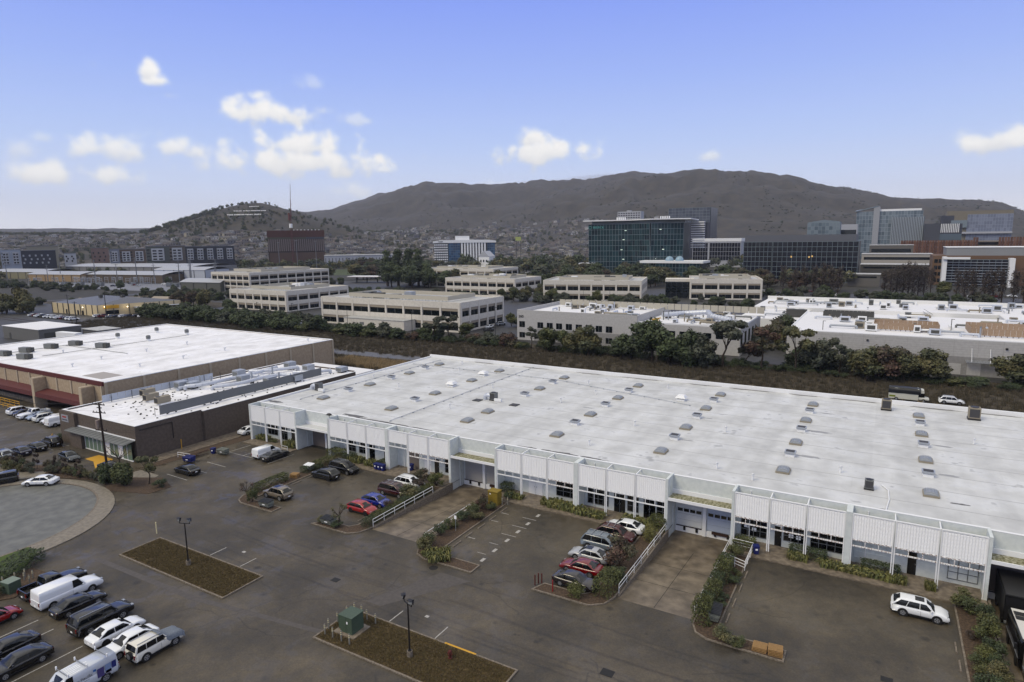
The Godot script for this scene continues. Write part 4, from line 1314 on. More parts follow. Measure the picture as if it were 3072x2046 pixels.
	car("parked_car", "sedan", Color(0.03, 0.03, 0.035), -107.3, -53.0, 0, "black sedan half hidden behind the big shrub by the canopy", "car")
	car("parked_car", "sedan", white, -110.6, -44.4, -146.7, "white sedan at the kerb of the turning circle", "car")
	car("jeep", "jeep", Color(0.06, 0.07, 0.05), -116.4, -41.6, -115, "dark green boxy off road car at the kerb of the turning circle", "car", "", "darkwheel")
	var row := [["suv", white, "white suv with black roof under the maroon canopy"], ["sedan", Color(0.025, 0.03, 0.08), "navy blue sedan under the maroon canopy"], ["pickup", white, "white pickup with chrome under the maroon canopy"], ["sedan", Color(0.55, 0.60, 0.66), "pale blue grey sedan under the maroon canopy"], ["suv", Color(0.80, 0.81, 0.80), "cream white suv with dark roof under the maroon canopy"], ["suv", white, "white crossover at the corner of the dark building"], ["cargo", white, "white panel van at the corner of the dark building"]]
	var rx := [-162.6, -159.6, -156.5, -154.0, -151.0, -147.6, -144.6]
	for i in 7:
		car("parked_van" if row[i][0] == "cargo" else "parked_car", row[i][0], row[i][1], rx[i], -63.2, -90 if i in [2, 3, 5] else 90, row[i][2], "van" if row[i][0] == "cargo" else "car")
	var back := [["sedan", Color(0.10, 0.12, 0.17), -133.0], ["suv", Color(0.45, 0.02, 0.04), -130.0], ["sedan", Color(0.03, 0.05, 0.12), -127.0], ["sedan", Color(0.10, 0.12, 0.15), -124.0]]
	var bl := ["slate blue sedan behind the dark brown building", "red suv behind the dark brown building", "navy sedan behind the dark brown building", "dark grey sedan behind the dark brown building"]
	for i in 4: car("parked_car", back[i][0], back[i][1], back[i][2], -127.0, 100, bl[i], "car")
	car("parked_suv", "suv", white, 14.0, -164.4, 0, "white suv on the dry strip behind the warehouse", "suv", "", "rails")
	car("parked_car", "sedan", white, -104.6, -77.8, 90, "white car in the alley beside the dark brown building", "car")
	motorhome()
	armoured_trucks()
	# far lots
	rng.seed = 501
	var tones := [white, Color(0.55, 0.57, 0.6), Color(0.05, 0.05, 0.06), Color(0.12, 0.13, 0.15), Color(0.35, 0.03, 0.04)]
	var words := ["white", "silver", "black", "dark grey", "dark red"]
	var spots := []
	for i in 14: spots.append([-382.0 + i * 3.1, -160.5 + rng.randf() * 0.6, 75, "parked before the cream shed with grey roof", "cars before the cream shed"])
	for i in 9: spots.append([-343.0 + i * 3.2, -172.0 - i * 1.4, 80, "parked at the side of the cream shed", "cars beside the cream shed"])
	for i in 10: spots.append([-318.0 + i * 3.0, -106.0, 90, "in the yard by the low grey building", "cars by the low grey building"])
	for i in 12: spots.append([-262.0 + i * 2.9 + (6 if i > 6 else 0), -196.8, 90, "behind the hedge in the office car park", "cars in the office car park"])
	for i in 14: spots.append([-137.0 + rng.randf_range(-5, 5), -214.0 - i * 9.5, rng.randf_range(60, 120), "in the drive between the office blocks", "cars between the office blocks"])
	for i in 34: spots.append([-500.0 + i * 7.5 + rng.randf_range(-2, 2), -560.0 - rng.randf_range(0, 90), rng.randf_range(0, 180), "in the car park before the playing field", "cars before the playing field"])
	for i in 16: spots.append([-90.0 + i * 11.0 + rng.randf_range(-3, 3), -425.0 - rng.randf_range(0, 40), rng.randf_range(-20, 20), "on the road lined with bare trees", "cars on the tree lined road"])
	for i in 22: spots.append([-600.0 + i * 9.0, -300.0 - rng.randf_range(0, 40) - i * 3.0, rng.randf_range(0, 90), "by the yard of the substation", "cars by the substation"])
	for s in spots:
		var k := rng.randi() % 5
		if rng.randf() < 0.35: k = 0
		far_car(["sedan", "suv", "sedan", "suv", "pickup"][rng.randi() % 5], tones[k], s[0], s[1], s[2], "small %s vehicle %s" % [words[k], s[3]], s[4], 0.05)

func tarp_suv() -> void:
	var t := car("parked_suv", "offroad", Color(0.80, 0.79, 0.75), -55.03, -29.28, 90, "cream white off road wagon with a grey tarp over its hood", "suv", "", "rails")
	# a creased sheet over the hood and windscreen
	var b := MB.new()
	var nz := FastNoiseLite.new()
	nz.seed = 3
	nz.frequency = 0.9
	var rows := []
	var prof := [[0.0, 1.79], [0.35, 1.79], [0.78, 1.24], [1.2, 1.19], [1.7, 1.15], [2.1, 1.07], [2.26, 0.9], [2.3, 0.62]]
	for p in prof:
		var row := []
		for j in 11:
			var u := lerpf(-1, 1, j / 10.0)
			var drop := 0.0
			var zz := u * 0.92
			if absf(u) > 0.78:
				drop = (absf(u) - 0.78) * 2.2
				zz = signf(u) * (0.80 + (absf(u) - 0.78) * 0.45)
			if p[0] < 0.5: zz *= 0.86
			row.append(V(p[0], p[1] - drop + nz.get_noise_3d(p[0] * 2.0, u * 2.0, 0) * 0.09, zz))
		rows.append(row)
	b.loft(rows, false)
	part(t, "tarp", b.mesh(), mottled("tarp", Color(0.33, 0.36, 0.40), Color(0.44, 0.47, 0.51), 1.2, 0.7, 33))
	var sp := part(t, "spare_wheel", meshes["car_offroad"].tyre, M.rubber, V(-2.42, 0.95, 0.2), PI / 2)
	part(sp, "rim", meshes["car_offroad"].rim, M.alloy)

func ladder_van() -> void:
	var t := car("utility_van", "cargo", Color(0.72, 0.74, 0.77), -55.58, -23.02, -90, "pale grey service van with roof racks and printed pictures on its side", "van")
	for x in [-2.0, -0.4, 1.0]:
		bpart(t, "rack_bar", M.steel, V(x, 2.2, 0), V(0.06, 0.06, 2.0))
		for s in [-1, 1]:
			bpart(t, "rack_stop", M.panel_white, V(x, 2.27, s * 0.95), V(0.1, 0.3, 0.1))
	for i in 7:
		bpart(t, "roof_rib", M.panel_white, V(-0.8, 2.085 - 0.012 * absf(i - 3), lerpf(-0.66, 0.66, i / 6.0)), V(3.6, 0.03, 0.05))
	# lettering along the flank that faces the lot (local -z is the left flank, which looks east)
	var flank := -1.012
	var tx := part(t, "lettering", text_mesh("Modern Pacific", 0.32, 0.01, false), mt("print_grey", Color(0.20, 0.21, 0.24), 0.6), V(0.35, 1.33, flank), PI)
	bpart(t, "lettering_line", M.print_grey, V(0.35, 1.08, flank), V(1.7, 0.02, 0.012))
	part(t, "lettering", text_mesh("Painting", 0.16, 0.01, false), M.print_grey, V(0.2, 0.93, flank), PI)
	var pics := [[-1.35, 1.1, 0.55, 0.8, Color(0.25, 0.22, 0.42)], [-1.95, 1.15, 0.5, 0.8, Color(0.45, 0.52, 0.66)], [-2.42, 1.25, 0.36, 0.6, Color(0.10, 0.14, 0.40)], [-1.95, 0.85, 0.46, 0.3, Color(0.62, 0.60, 0.66)], [-0.9, 1.55, 0.22, 0.18, Color(0.10, 0.36, 0.62)]]
	for p in pics:
		bpart(t, "printed_picture", mt("print" + p[4].to_html(), p[4], 0.5), V(p[0], p[1], flank + 0.001), V(p[2], p[3], 0.012))
	bpart(t, "rear_bumper", M.car_trim, V(-2.9, 0.5, 0), V(0.2, 0.14, 1.8))

func motorhome() -> void:
	var t := thing("motorhome", "old white motorhome under a black tarp on the dry strip", "motorhome", V(5.9, 0, -163.6), 0)
	bpart(t, "body", mt("cream", Color(0.74, 0.74, 0.70), 0.5), V(-0.9, 1.0, 0), V(5.6, 1.1, 2.3))
	bpart(t, "upper_body", M.cream, V(-0.9, 2.2, 0), V(5.6, 1.3, 2.25))
	var k := MB.new()
	k.loft([[V(1.7, 2.0, -1.1), V(1.7, 2.95, -1.1), V(1.7, 2.95, 1.1), V(1.7, 2.0, 1.1)], [V(3.0, 2.1, -1.0), V(2.9, 2.7, -1.0), V(2.9, 2.7, 1.0), V(3.0, 2.1, 1.0)]], true, false, true, true)
	part(t, "overcab", k.mesh(), M.cream)
	var cb := MB.new()
	cb.loft([ring_at(1.7, 0.45, 1.15, 0.98, 0), ring_at(3.0, 0.45, 1.1, 0.96, 0.02), ring_at(3.75, 0.45, 1.0, 0.92, 0.02), ring_at(3.95, 0.5, 0.85, 0.8, 0)], true, true, true)
	part(t, "hood", cb.mesh(), M.cream)
	bpart(t, "windshield", M.car_glass, V(2.6, 1.55, 0), V(0.9, 0.75, 1.7))
	bpart(t, "side_window", M.car_glass, V(2.1, 1.55, 0), V(0.9, 0.6, 2.02))
	# tarp over the roof, hanging at the sides
	var nz := FastNoiseLite.new()
	nz.frequency = 0.8
	var rows := []
	for i in 9:
		var x := lerpf(-3.75, 2.3, i / 8.0)
		var row := []
		for p in [[-1.22, 1.75], [-1.2, 2.3], [-1.15, 2.86], [-0.5, 2.95], [0.5, 2.95], [1.15, 2.86], [1.2, 2.3], [1.22, 1.75]]:
			row.append(V(x, p[1] + nz.get_noise_2d(x * 2, p[0] * 3) * 0.12, p[0] + nz.get_noise_2d(x * 3, p[1] * 3) * 0.06))
		rows.append(row)
	var tb := MB.new()
	tb.loft(rows, false)
	part(t, "tarp", tb.mesh(), mt("black_tarp", Color(0.05, 0.055, 0.06), 0.45))
	bpart(t, "stripe", mt("green_stripe", Color(0.42, 0.46, 0.10), 0.6), V(-3.0, 1.0, 1.152), V(1.2, 0.4, 0.02))
	for x in [-2.2, 2.9]:
		for s in [-1, 1]:
			var w := MB.new()
			w.tube(V(0, 0, -0.13), V(0, 0, 0.13), 0.4, 0.4, 16)
			var o := part(t, "wheel", w.mesh(), M.rubber, V(x, 0.4, s * 1.02))
			var r2 := MB.new()
			r2.tube(V(0, 0, -0.14), V(0, 0, 0.14), 0.2, 0.2, 12)
			part(o, "rim", r2.mesh(), M.alloy)

# two long coaches on the ramp at the edge of the lot
func armoured_trucks() -> void:
	var t := thing("box_truck", "black box truck backed into the shaded dock bay", "truck", V(13.1, -1.0, -75.6), 0)
	bpart(t, "box", mt("truck_black", Color(0.045, 0.045, 0.048), 0.4), V(0, 2.15, 0.6), V(2.5, 2.6, 5.6))
	bpart(t, "roof_cap", mt("truck_roof", Color(0.17, 0.17, 0.175), 0.5), V(0, 3.47, 0.6), V(2.3, 0.06, 5.4))
	bpart(t, "rear_door", M.car_trim, V(0, 2.1, 3.41), V(2.3, 2.2, 0.03))
	bpart(t, "bumper", M.grey_metal, V(0, 0.75, 3.5), V(2.3, 0.2, 0.2))
	for z in [-1.2, 2.2]:
		for s in [-1, 1]:
			var w := MB.new()
			w.tube(V(-0.15, 0, 0), V(0.15, 0, 0), 0.45, 0.45, 16)
			part(t, "wheel", w.mesh(), M.rubber, V(s * 1.08, 0.47, z))
	for q in [[13.15, -67.3, 6.6, "black and white motor coach with roof hatches on the dock ramp"], [13.2, -58.6, 8.4, "tan and white motor coach with a wide roof behind another coach"]]:
		var slope := atan(1.12 / 15.5)
		var c := thing("motor_coach", q[3], "coach", V(q[0], -(-57.6 - q[1]) * 0.072 if q[1] < -57.6 else 0.0, q[1]), 0)
		c.rotation.x = -slope if q[1] < -60.0 else 0.0
		var lo := mt("coach_black", Color(0.04, 0.04, 0.045), 0.18) if q[1] < -60 else mt("coach_tan", Color(0.55, 0.50, 0.43), 0.3)
		var len: float = q[2]
		var rings := []
		for z in [-len / 2, -len / 2 + 0.15, len / 2 - 0.5, len / 2 - 0.1, len / 2]:
			var e := 0.1 if z <= -len / 2 or z >= len / 2 - 0.01 else 0.0
			rings.append([V(-1.25 + e, 0.45, z), V(-1.27 + e, 1.6, z), V(-1.25 + e, 2.7 - e, z), V(-1.1 + e, 2.95 - e, z), V(1.1 - e, 2.95 - e, z), V(1.25 - e, 2.7 - e, z), V(1.27 - e, 1.6, z), V(1.25 - e, 0.45, z)])
		var m := MB.new()
		m.loft(rings, true, true, true)
		part(c, "body", m.mesh(), lo)
		bpart(c, "roof", mt("coach_white", Color(0.78, 0.77, 0.74), 0.4), V(0, 2.97, 0), V(2.1, 0.05, len - 0.5))
		for s in [-1, 1]:
			bpart(c, "window_band", M.car_glass, V(s * 1.265, 2.1, 0), V(0.03, 0.75, len - 1.0))
			bpart(c, "side_strip", M.alloy, V(s * 1.275, 1.2, 0), V(0.03, 0.1, len - 0.6))
			bpart(c, "mirror", M.car_trim, V(s * 1.5, 2.2, len / 2 - 0.3), V(0.16, 0.5, 0.25))
			for z in [-len * 0.3, len * 0.3]:
				var w := MB.new()
				w.tube(V(-0.15, 0, 0), V(0.15, 0, 0), 0.48, 0.48, 16)
				part(c, "wheel", w.mesh(), M.rubber, V(s * 1.12, 0.48, z))
		bpart(c, "windshield", M.car_glass, V(0, 2.0, len / 2 + 0.005), V(2.1, 1.0, 0.03))
		for k in [[-0.55, -0.30], [-0.55, -0.16], [0.2, -0.22]]:
			bpart(c, "roof_hatch", M.car_trim, V(k[0], 3.02, k[1] * len), V(0.85, 0.06, 0.75))
		bpart(c, "roof_fan", M.car_trim, V(0.45, 3.06, 0.05 * len), V(0.5, 0.14, 0.6))

# ---------------------------------------------------------------- street furniture
func lamp_post(x: float, z: float, yaw: float, label: String) -> void:
	var t := thing("lamp_post", label, "lamp post", V(x, 0.1, z), yaw)
	var f := MB.new()
	f.tube(Vector3.ZERO, V(0, 0.55, 0), 0.27, 0.25, 14)
	part(t, "footing", f.mesh(), M.kerb)
	var p := MB.new()
	p.tube(V(0, 0.55, 0), V(0, 0.62, 0), 0.17, 0.17, 10)
	p.tube(V(0, 0.6, 0), V(0, 5.1, 0), 0.085, 0.065, 10)
	part(t, "pole", p.mesh(), M.black_metal)
	var a := MB.new()
	a.box(V(0, 5.05, 0), V(1.3, 0.07, 0.07))
	for s in [-0.62, 0.62]: a.box(V(s, 5.2, 0), V(0.06, 0.32, 0.06))
	part(t, "crossarm", a.mesh(), M.black_metal)
	for s in [-1, 1]:
		var h := MB.new()
		h.box(Vector3.ZERO, V(0.42, 0.42, 0.18), Basis(Vector3.UP, s * 0.5) * Basis(Vector3.RIGHT, -0.35))
		h.box(V(0, 0.2, 0.14), V(0.46, 0.03, 0.26), Basis(Vector3.UP, s * 0.5))
		var hd := part(t, "lamp_head", h.mesh(), M.black_metal, V(s * 0.62, 5.5, 0))
		var g := MB.new()
		g.box(V(0, 0, 0.1), V(0.34, 0.34, 0.02), Basis(Vector3.UP, s * 0.5) * Basis(Vector3.RIGHT, -0.35))
		part(hd, "lens", g.mesh(), M.grey_metal)

func bollard(x: float, z: float, label: String, group: String, col := "bollard_grey", tall := 1.05, y := 0.08) -> void:
	var t := thing("bollard", label, "bollard", V(x, y, z), 0, group)
	var b := MB.new()
	b.tube(Vector3.ZERO, V(0, tall, 0), 0.07, 0.07, 10)
	b.dome(V(0, tall, 0), V(0.07, 0.05, 0.07), 10, 3)
	part(t, "post", b.mesh(), M[col])
	if col == "bollard_grey":
		for k in [0.66, 0.84]:
			var r := MB.new()
			r.tube(V(0, k * tall, 0), V(0, k * tall + 0.09, 0), 0.074, 0.074, 10, false)
			part(t, "band", r.mesh(), mt("band_cream", Color(0.80, 0.76, 0.60), 0.6))

func rail(pts: Array, label: String, posts_every := 2.2, bars := [1.0, 0.55], base := 0.12) -> void:
	var t := thing("hand_rail", label, "railing", Vector3.ZERO)
	for i in pts.size() - 1:
		var a: Vector3 = pts[i]
		var b: Vector3 = pts[i + 1]
		for h in bars:
			var m := MB.new()
			m.tube(a + V(0, h, 0), b + V(0, h, 0), 0.035, 0.035, 6)
			part(t, "bar", m.mesh(), M.trim_white)
		var n := maxi(1, int(round(a.distance_to(b) / posts_every)))
		for k in n + 1:
			if k == n and i < pts.size() - 2: continue
			var m := MB.new()
			var q := a.lerp(b, float(k) / n)
			m.tube(q + V(0, 0.0, 0), q + V(0, bars[0], 0), 0.035, 0.035, 6)
			part(t, "post", m.mesh(), M.trim_white)

func dumpster(x: float, z: float, yaw: float, label: String, m: Material, lid: Material, s := 1.0) -> void:
	var t := thing("dumpster", label, "dumpster", V(x, 0.1, z), yaw)
	var b := MB.new()
	var w := 0.92 * s
	b.loft([[V(-w, 0.2, -0.45), V(w, 0.2, -0.45), V(w, 0.2, 0.4), V(-w, 0.2, 0.4)], [V(-w, 0.95, -0.55), V(w, 0.95, -0.55), V(w, 0.85, 0.6), V(-w, 0.85, 0.6)]], true, true, true, true)
	part(t, "bin", b.mesh(), m)
	for i in 2:
		var l := bpart(t, "lid", lid, V((i - 0.5) * w, 0.95, 0.02), V(w - 0.04, 0.05, 1.2))
		l.rotation.x = 0.09
		for k in 4:
			bpart(l, "rib", lid, V((k - 1.5) * w * 0.23, 0.035, 0), V(0.05, 0.03, 1.1))
	for sx in [-1, 1]:
		bpart(t, "lift_pocket", m, V(sx * (w + 0.05), 0.66, 0), V(0.1, 0.14, 0.9))
		for sz in [-1, 1]:
			var c := MB.new()
			c.tube(V(-0.04, 0, 0), V(0.04, 0, 0), 0.1, 0.1, 8)
			part(t, "caster", c.mesh(), M.rubber, V(sx * w * 0.8, 0.1, sz * 0.34))
	bpart(t, "sticker", M.panel_white, V(0.05, 0.58, 0.522), V(0.5, 0.2, 0.012))

func wheeled_bin(x: float, z: float, yaw: float, label: String, group: String, y := 0.135) -> void:
	var t := thing("wheeled_bin", label, "bin", V(x, y, z), yaw, group)
	var b := MB.new()
	b.loft([[V(-0.24, 0.08, -0.26), V(0.24, 0.08, -0.26), V(0.24, 0.08, 0.26), V(-0.24, 0.08, 0.26)], [V(-0.32, 1.0, -0.36), V(0.32, 1.0, -0.36), V(0.32, 1.0, 0.36), V(-0.32, 1.0, 0.36)]], true, true, true, true)
	part(t, "bin", b.mesh(), M.bin_blue)
	bpart(t, "lid", M.bin_blue, V(0, 1.04, 0.02), V(0.68, 0.07, 0.78))
	bpart(t, "handle", M.bin_blue, V(0, 0.98, -0.42), V(0.5, 0.05, 0.06))
	bpart(t, "sticker", M.panel_white, V(0, 0.66, 0.335), V(0.26, 0.2, 0.012))
	for s in [-1, 1]:
		var w := MB.new()
		w.tube(V(-0.03, 0, 0), V(0.03, 0, 0), 0.12, 0.12, 10)
		part(t, "wheel", w.mesh(), M.rubber, V(s * 0.26, 0.12, -0.28))

func pallet_stack(x: float, z: float, yaw: float, n: int, label: String, y := 0.1) -> void:
	for i in n:
		var t := thing("pallet", label + (", topmost" if i == n - 1 else ""), "pallet", V(x + 0.03 * sin(i * 2.0 + x), y + i * 0.145, z), yaw + 0.04 * sin(i * 3.0), "pallets of a stack" if n > 2 else "")
		for k in 7:
			bpart(t, "board", M.wood, V(0, 0.132, lerpf(-0.46, 0.46, k / 6.0)), V(1.2, 0.02, 0.09))
		for k in 3:
			bpart(t, "stringer", M.wood, V((k - 1) * 0.55, 0.07, 0), V(0.05, 0.1, 1.0))
			bpart(t, "board", M.wood, V(0, 0.01, (k - 1) * 0.45), V(1.2, 0.02, 0.09))

func yard_furniture() -> void:
	mt("bollard_grey", Color(0.47, 0.46, 0.43), 0.7)
	mt("bollard_red", Color(0.50, 0.06, 0.06), 0.6)
	mt("bollard_rust", Color(0.30, 0.10, 0.06), 0.8)
	mottled("box_green", Color(0.21, 0.27, 0.215), Color(0.27, 0.33, 0.27), 1.5, 0.6, 51)
	lamp_post(-66.84, -40.17, 0.4, "slim black twin headed lamp post on the grass median by the white van")
	lamp_post(-34.2, -39.8, -0.35, "slim black twin headed lamp post on the grass median by the green transformer")
	# transformer cabinet in its ring of posts
	var t := thing("transformer_cabinet", "green transformer cabinet on a concrete pad inside a ring of posts", "utility box", V(-41.55, 0.1, -40.2), 0)
	bpart(t, "pad", M.concrete, V(0, 0.03, 0), V(2.6, 0.1, 2.3))
	bpart(t, "cabinet", M.box_green, V(0.05, 0.9, 0), V(1.5, 1.64, 1.55))
	bpart(t, "top", M.box_green, V(0.05, 1.74, 0), V(1.62, 0.07, 1.66))
	bpart(t, "rear_cabinet", M.box_green, V(-0.95, 0.78, -0.1), V(0.48, 1.4, 1.2))
	bpart(t, "notice", M.panel_white, V(0.2, 1.15, 0.782), V(0.16, 0.24, 0.012))
	bpart(t, "door_gap", M.car_trim if M.has("car_trim") else M.black_metal, V(0.05, 0.9, 0.777), V(0.02, 1.5, 0.012))
	for q in [[-43.2, -38.4], [-43.55, -39.2], [-43.6, -40.4], [-43.55, -41.6], [-43.3, -42.4], [-42.4, -42.45], [-41.4, -42.1], [-40.2, -42.0], [-42.2, -38.4], [-41.1, -38.4], [-40.1, -38.4]]:
		bollard(q[0], q[1], "grey post with cream bands round the green transformer cabinet", "posts round the transformer")
	var t2 := thing("utility_box", "small green utility box by the dark hedge and red hatchback", "utility box", V(-78.3, 0.1, -27.5), 0.15)
	bpart(t2, "cabinet", M.box_green, V(0, 0.6, 0), V(1.3, 1.2, 1.2))
	bpart(t2, "top", mt("box_pale", Color(0.42, 0.47, 0.42), 0.6), V(0, 1.23, 0), V(1.38, 0.06, 1.28))
	for q in [[-80.5, -28.7], [-80.4, -29.6], [-79.6, -29.2], [-79.3, -29.9], [-78.4, -29.2], [-80.6, -27.6]]:
		bollard(q[0], q[1], "short post with cream bands behind the small green utility box", "posts behind the utility box", "bollard_grey", 0.95)
	# hydrant
	var h := thing("fire_hydrant", "rusty red fire hydrant on the grass median", "hydrant", V(-30.9, 0.1, -41.3))
	var hb := MB.new()
	hb.tube(Vector3.ZERO, V(0, 0.08, 0), 0.2, 0.2, 12)
	hb.tube(V(0, 0.08, 0), V(0, 0.6, 0), 0.13, 0.13, 12)
	hb.tube(V(0, 0.6, 0), V(0, 0.66, 0), 0.19, 0.19, 12)
	part(h, "barrel", hb.mesh(), M.bollard_rust)
	var hd := MB.new()
	hd.dome(V(0, 0.66, 0), V(0.17, 0.16, 0.17), 12, 4)
	part(h, "bonnet", hd.mesh(), M.bollard_rust)
	for a in [0.0, PI / 2, PI]:
		var n := MB.new()
		n.tube(V(cos(a) * 0.1, 0.46, sin(a) * 0.1), V(cos(a) * 0.25, 0.46, sin(a) * 0.25), 0.07, 0.08, 8)
		part(h, "nozzle", n.mesh(), M.bollard_rust)
	bollard(-27.9, -55.4, "bright red pipe post beside the clipped bush", "", "bollard_red", 1.25)
	for q in [[-30.1, -55.6], [-29.95, -56.1], [-29.6, -56.2]]:
		bollard(q[0], q[1], "rusty pipe post at the tip of the island by the brown sedan", "rusty pipe posts", "bollard_rust", 1.15)
	for q in [[-43.9, -71.7], [-43.3, -72.2]]:
		bollard(q[0], q[1], "striped post beside the yellow bin store", "posts beside the yellow bin", "bollard_grey", 1.1)
	# bins and skips
	var galv := mottled("skip_grey", Color(0.30, 0.32, 0.30), Color(0.46, 0.47, 0.44), 1.6, 0.7, 52)
	var dark := mt("lid_dark", Color(0.07, 0.075, 0.08), 0.5)
	dumpster(-72.4, -55.4, 0.05, "grey dumpster with black lid beside the gold suv", galv, dark)
	dumpster(-60.6, -55.6, 0.03, "grey dumpster with black lid beside the small pruned tree", galv, dark)
	dumpster(-78.4, -68.6, 0.1, "grey dumpster heaped with white bags between clipped hedges", galv, M.panel_white, 0.8)
	dumpster(-12.1, -58.9, PI / 2 + 0.1, "long dark lidded dumpster on the island by the wide ramp", galv, dark, 1.2)
	dumpster(-99.4, -61.6, 0.15, "blue dumpster by the alley of the dark brown building", M.bin_blue, M.bin_blue)
	dumpster(-97.8, -66.9, 0.1, "galvanised skip beside two blue bins", galv, galv)
	for i in 3: wheeled_bin(-68.9 + i * 0.72, -73.9, 0.0, "blue wheeled bin in the row of three on the walk", "three blue bins")
	wheeled_bin(-63.6, -76.2, 0.0, "blue wheeled bin inside the tall entry bay", "")
	wheeled_bin(-99.8, -66.4, 0.3, "blue wheeled bin leaning by the galvanised skip", "", 0.0)
	wheeled_bin(-10.9, -73.9, 0.4, "blue wheeled bin beside the white railed platform", "")
	var y := thing("bin_store", "tall yellow steel bin beside the first ramp", "bin", V(-45.0, 0.1, -71.6), 0)
	bpart(y, "body", mottled("old_yellow", Color(0.40, 0.33, 0.08), Color(0.56, 0.48, 0.14), 1.5, 0.7, 53), V(0, 0.95, 0), V(1.5, 1.9, 1.2))
	bpart(y, "lid", M.old_yellow, V(0, 1.95, 0.03), V(1.6, 0.1, 1.32))
	bpart(y, "sticker", M.panel_white, V(-0.4, 1.6, 0.607), V(0.2, 0.16, 0.012))
	pallet_stack(-78.0, -65.3, 0.3, 4, "yellowish wooden pallet in the stack by the clipped hedge")
	pallet_stack(-7.5, -55.85, 0.05, 3, "weathered wooden pallet in the wider stack on the island tip")
	pallet_stack(-6.2, -55.9, 0.1, 4, "weathered wooden pallet in the narrower stack on the island tip")
	# rails of the ramps and of the platform
	rail([V(-54.9, 0.16, -57.8), V(-54.9, 0.16, -70.4)], "white pipe rail along the hedge of the first ramp", 2.2)
	rail([V(-46.6, 0.16, -57.9), V(-46.6, 0.16, -67.8)], "white pipe rail on the island side of the first ramp", 3.2)
	rail([V(-21.7, 0.16, -58.3), V(-21.7, 0.16, -74.5)], "white pipe rail on the wide ramp beside the red sedan", 2.2)
	rail([V(-13.9, 0.16, -58.2), V(-13.9, 0.16, -74.6)], "long white pipe rail on the wide ramp by the dark dumpster", 3.0)
	rail([V(-13.6, 0.1, -70.3), V(-11.3, 0.1, -69.4), V(-11.3, 0.1, -74.4), V(-13.6, 0.1, -74.5)], "white pipe railing enclosing the small platform with plants", 1.6, [1.05, 0.7, 0.35])
	rail([V(-90.1, 0.1, -73.0), V(-88.6, 0.1, -73.0)], "short white rail at the first loading bay", 1.5)
	var wh := 0
	for q in [[-42.9, -70.4], [-42.85, -67.5], [-42.85, -64.8], [-42.9, -62.0], [-42.8, -59.3], [-42.8, -56.9], [-57.9, -59.0], [-57.9, -61.8], [-57.9, -64.6], [-11.0, -68.6], [-11.0, -65.6], [-11.0, -62.4], [-11.0, -59.4], [7.6, -64.6], [7.7, -61.8], [-75.9, -63.8], [-75.9, -66.6]]:
		var b := MB.new()
		b.loft([[V(-0.08, 0, -0.85), V(-0.06, 0.13, -0.83), V(0.06, 0.13, -0.83), V(0.08, 0, -0.85)], [V(-0.08, 0, 0.85), V(-0.06, 0.13, 0.83), V(0.06, 0.13, 0.83), V(0.08, 0, 0.85)]], true, true, true, true)
		one("wheel_stop", "weathered concrete wheel stop at a stall in the lots", "wheel stop", b.mesh(), M.kerb, V(q[0], 0.0, q[1]), 0.0, "wheel stops of the stalls")
	# small sign at the ramp, thin stake, drains and covers
	var sg := thing("sign_post", "small white sign on a thin post beside the first ramp rail", "sign", V(-44.9, 0.1, -62.0))
	var sp := MB.new()
	sp.tube(Vector3.ZERO, V(0, 2.0, 0), 0.03, 0.03, 6)
	part(sg, "post", sp.mesh(), M.galvanised)
	bpart(sg, "plate", M.panel_white, V(0, 1.85, 0.04), V(0.35, 0.45, 0.02))
	bollard(-78.1, -43.2, "thin pale marker post standing on the bare asphalt", "", "band_cream" if M.has("band_cream") else "bollard_grey", 1.5, 0.0)
	for q in [[-49.7, -46.1, 0.9], [-18.2, -46.4, 1.1], [2.3, -56.9, 0.9]]:
		var o := bpart(self, "drain_grate", mt("drain", Color(0.07, 0.065, 0.06), 0.7), V(q[0], 0.012, q[1]), V(q[2], 0.012, q[2] * 0.8))
		tag(o, "dark square drain grate let into the asphalt", "drain", "drain grates in the asphalt")
	var mh := MB.new()
	mh.tube(Vector3.ZERO, V(0, 0.012, 0), 0.5, 0.5, 18)
	one("manhole_cover", "round dark cover in the asphalt by the wheel stop island", "cover", mh.mesh(), M.drain, V(-41.9, 0.004, -53.4))
	utility_pole()
	# clutter by the alley
	var sk := thing("scrap_heap", "heap of planks and pipes along the alley wall", "scrap", V(-100.6, 0.0, -64.0))
	rng.seed = 71
	for i in 9:
		var o := bpart(sk, "plank", M.rust if M.has("rust") else M.wood, V(rng.randf_range(-0.6, 0.6), 0.15 + 0.06 * i, rng.randf_range(-2, 2)), V(0.14, 0.05, rng.randf_range(1.5, 3.0)))
		o.rotation.y = rng.randfn() * 0.25
	rail([V(-103.5, 0.05, -62.2), V(-100.6, 0.05, -62.6)], "grey barrier rail beside the alley wall", 1.2, [0.9, 0.5])
	for q in [[-106.9, -65.1, 1.9], [-132.6, -56.0, 1.6], [-133.6, -56.6, 1.4]]:
		bollard(q[0], q[1], "thick yellow guard post at the wall of the dark brown building", "yellow guard posts", "yellow_paint", q[2], 0.0)

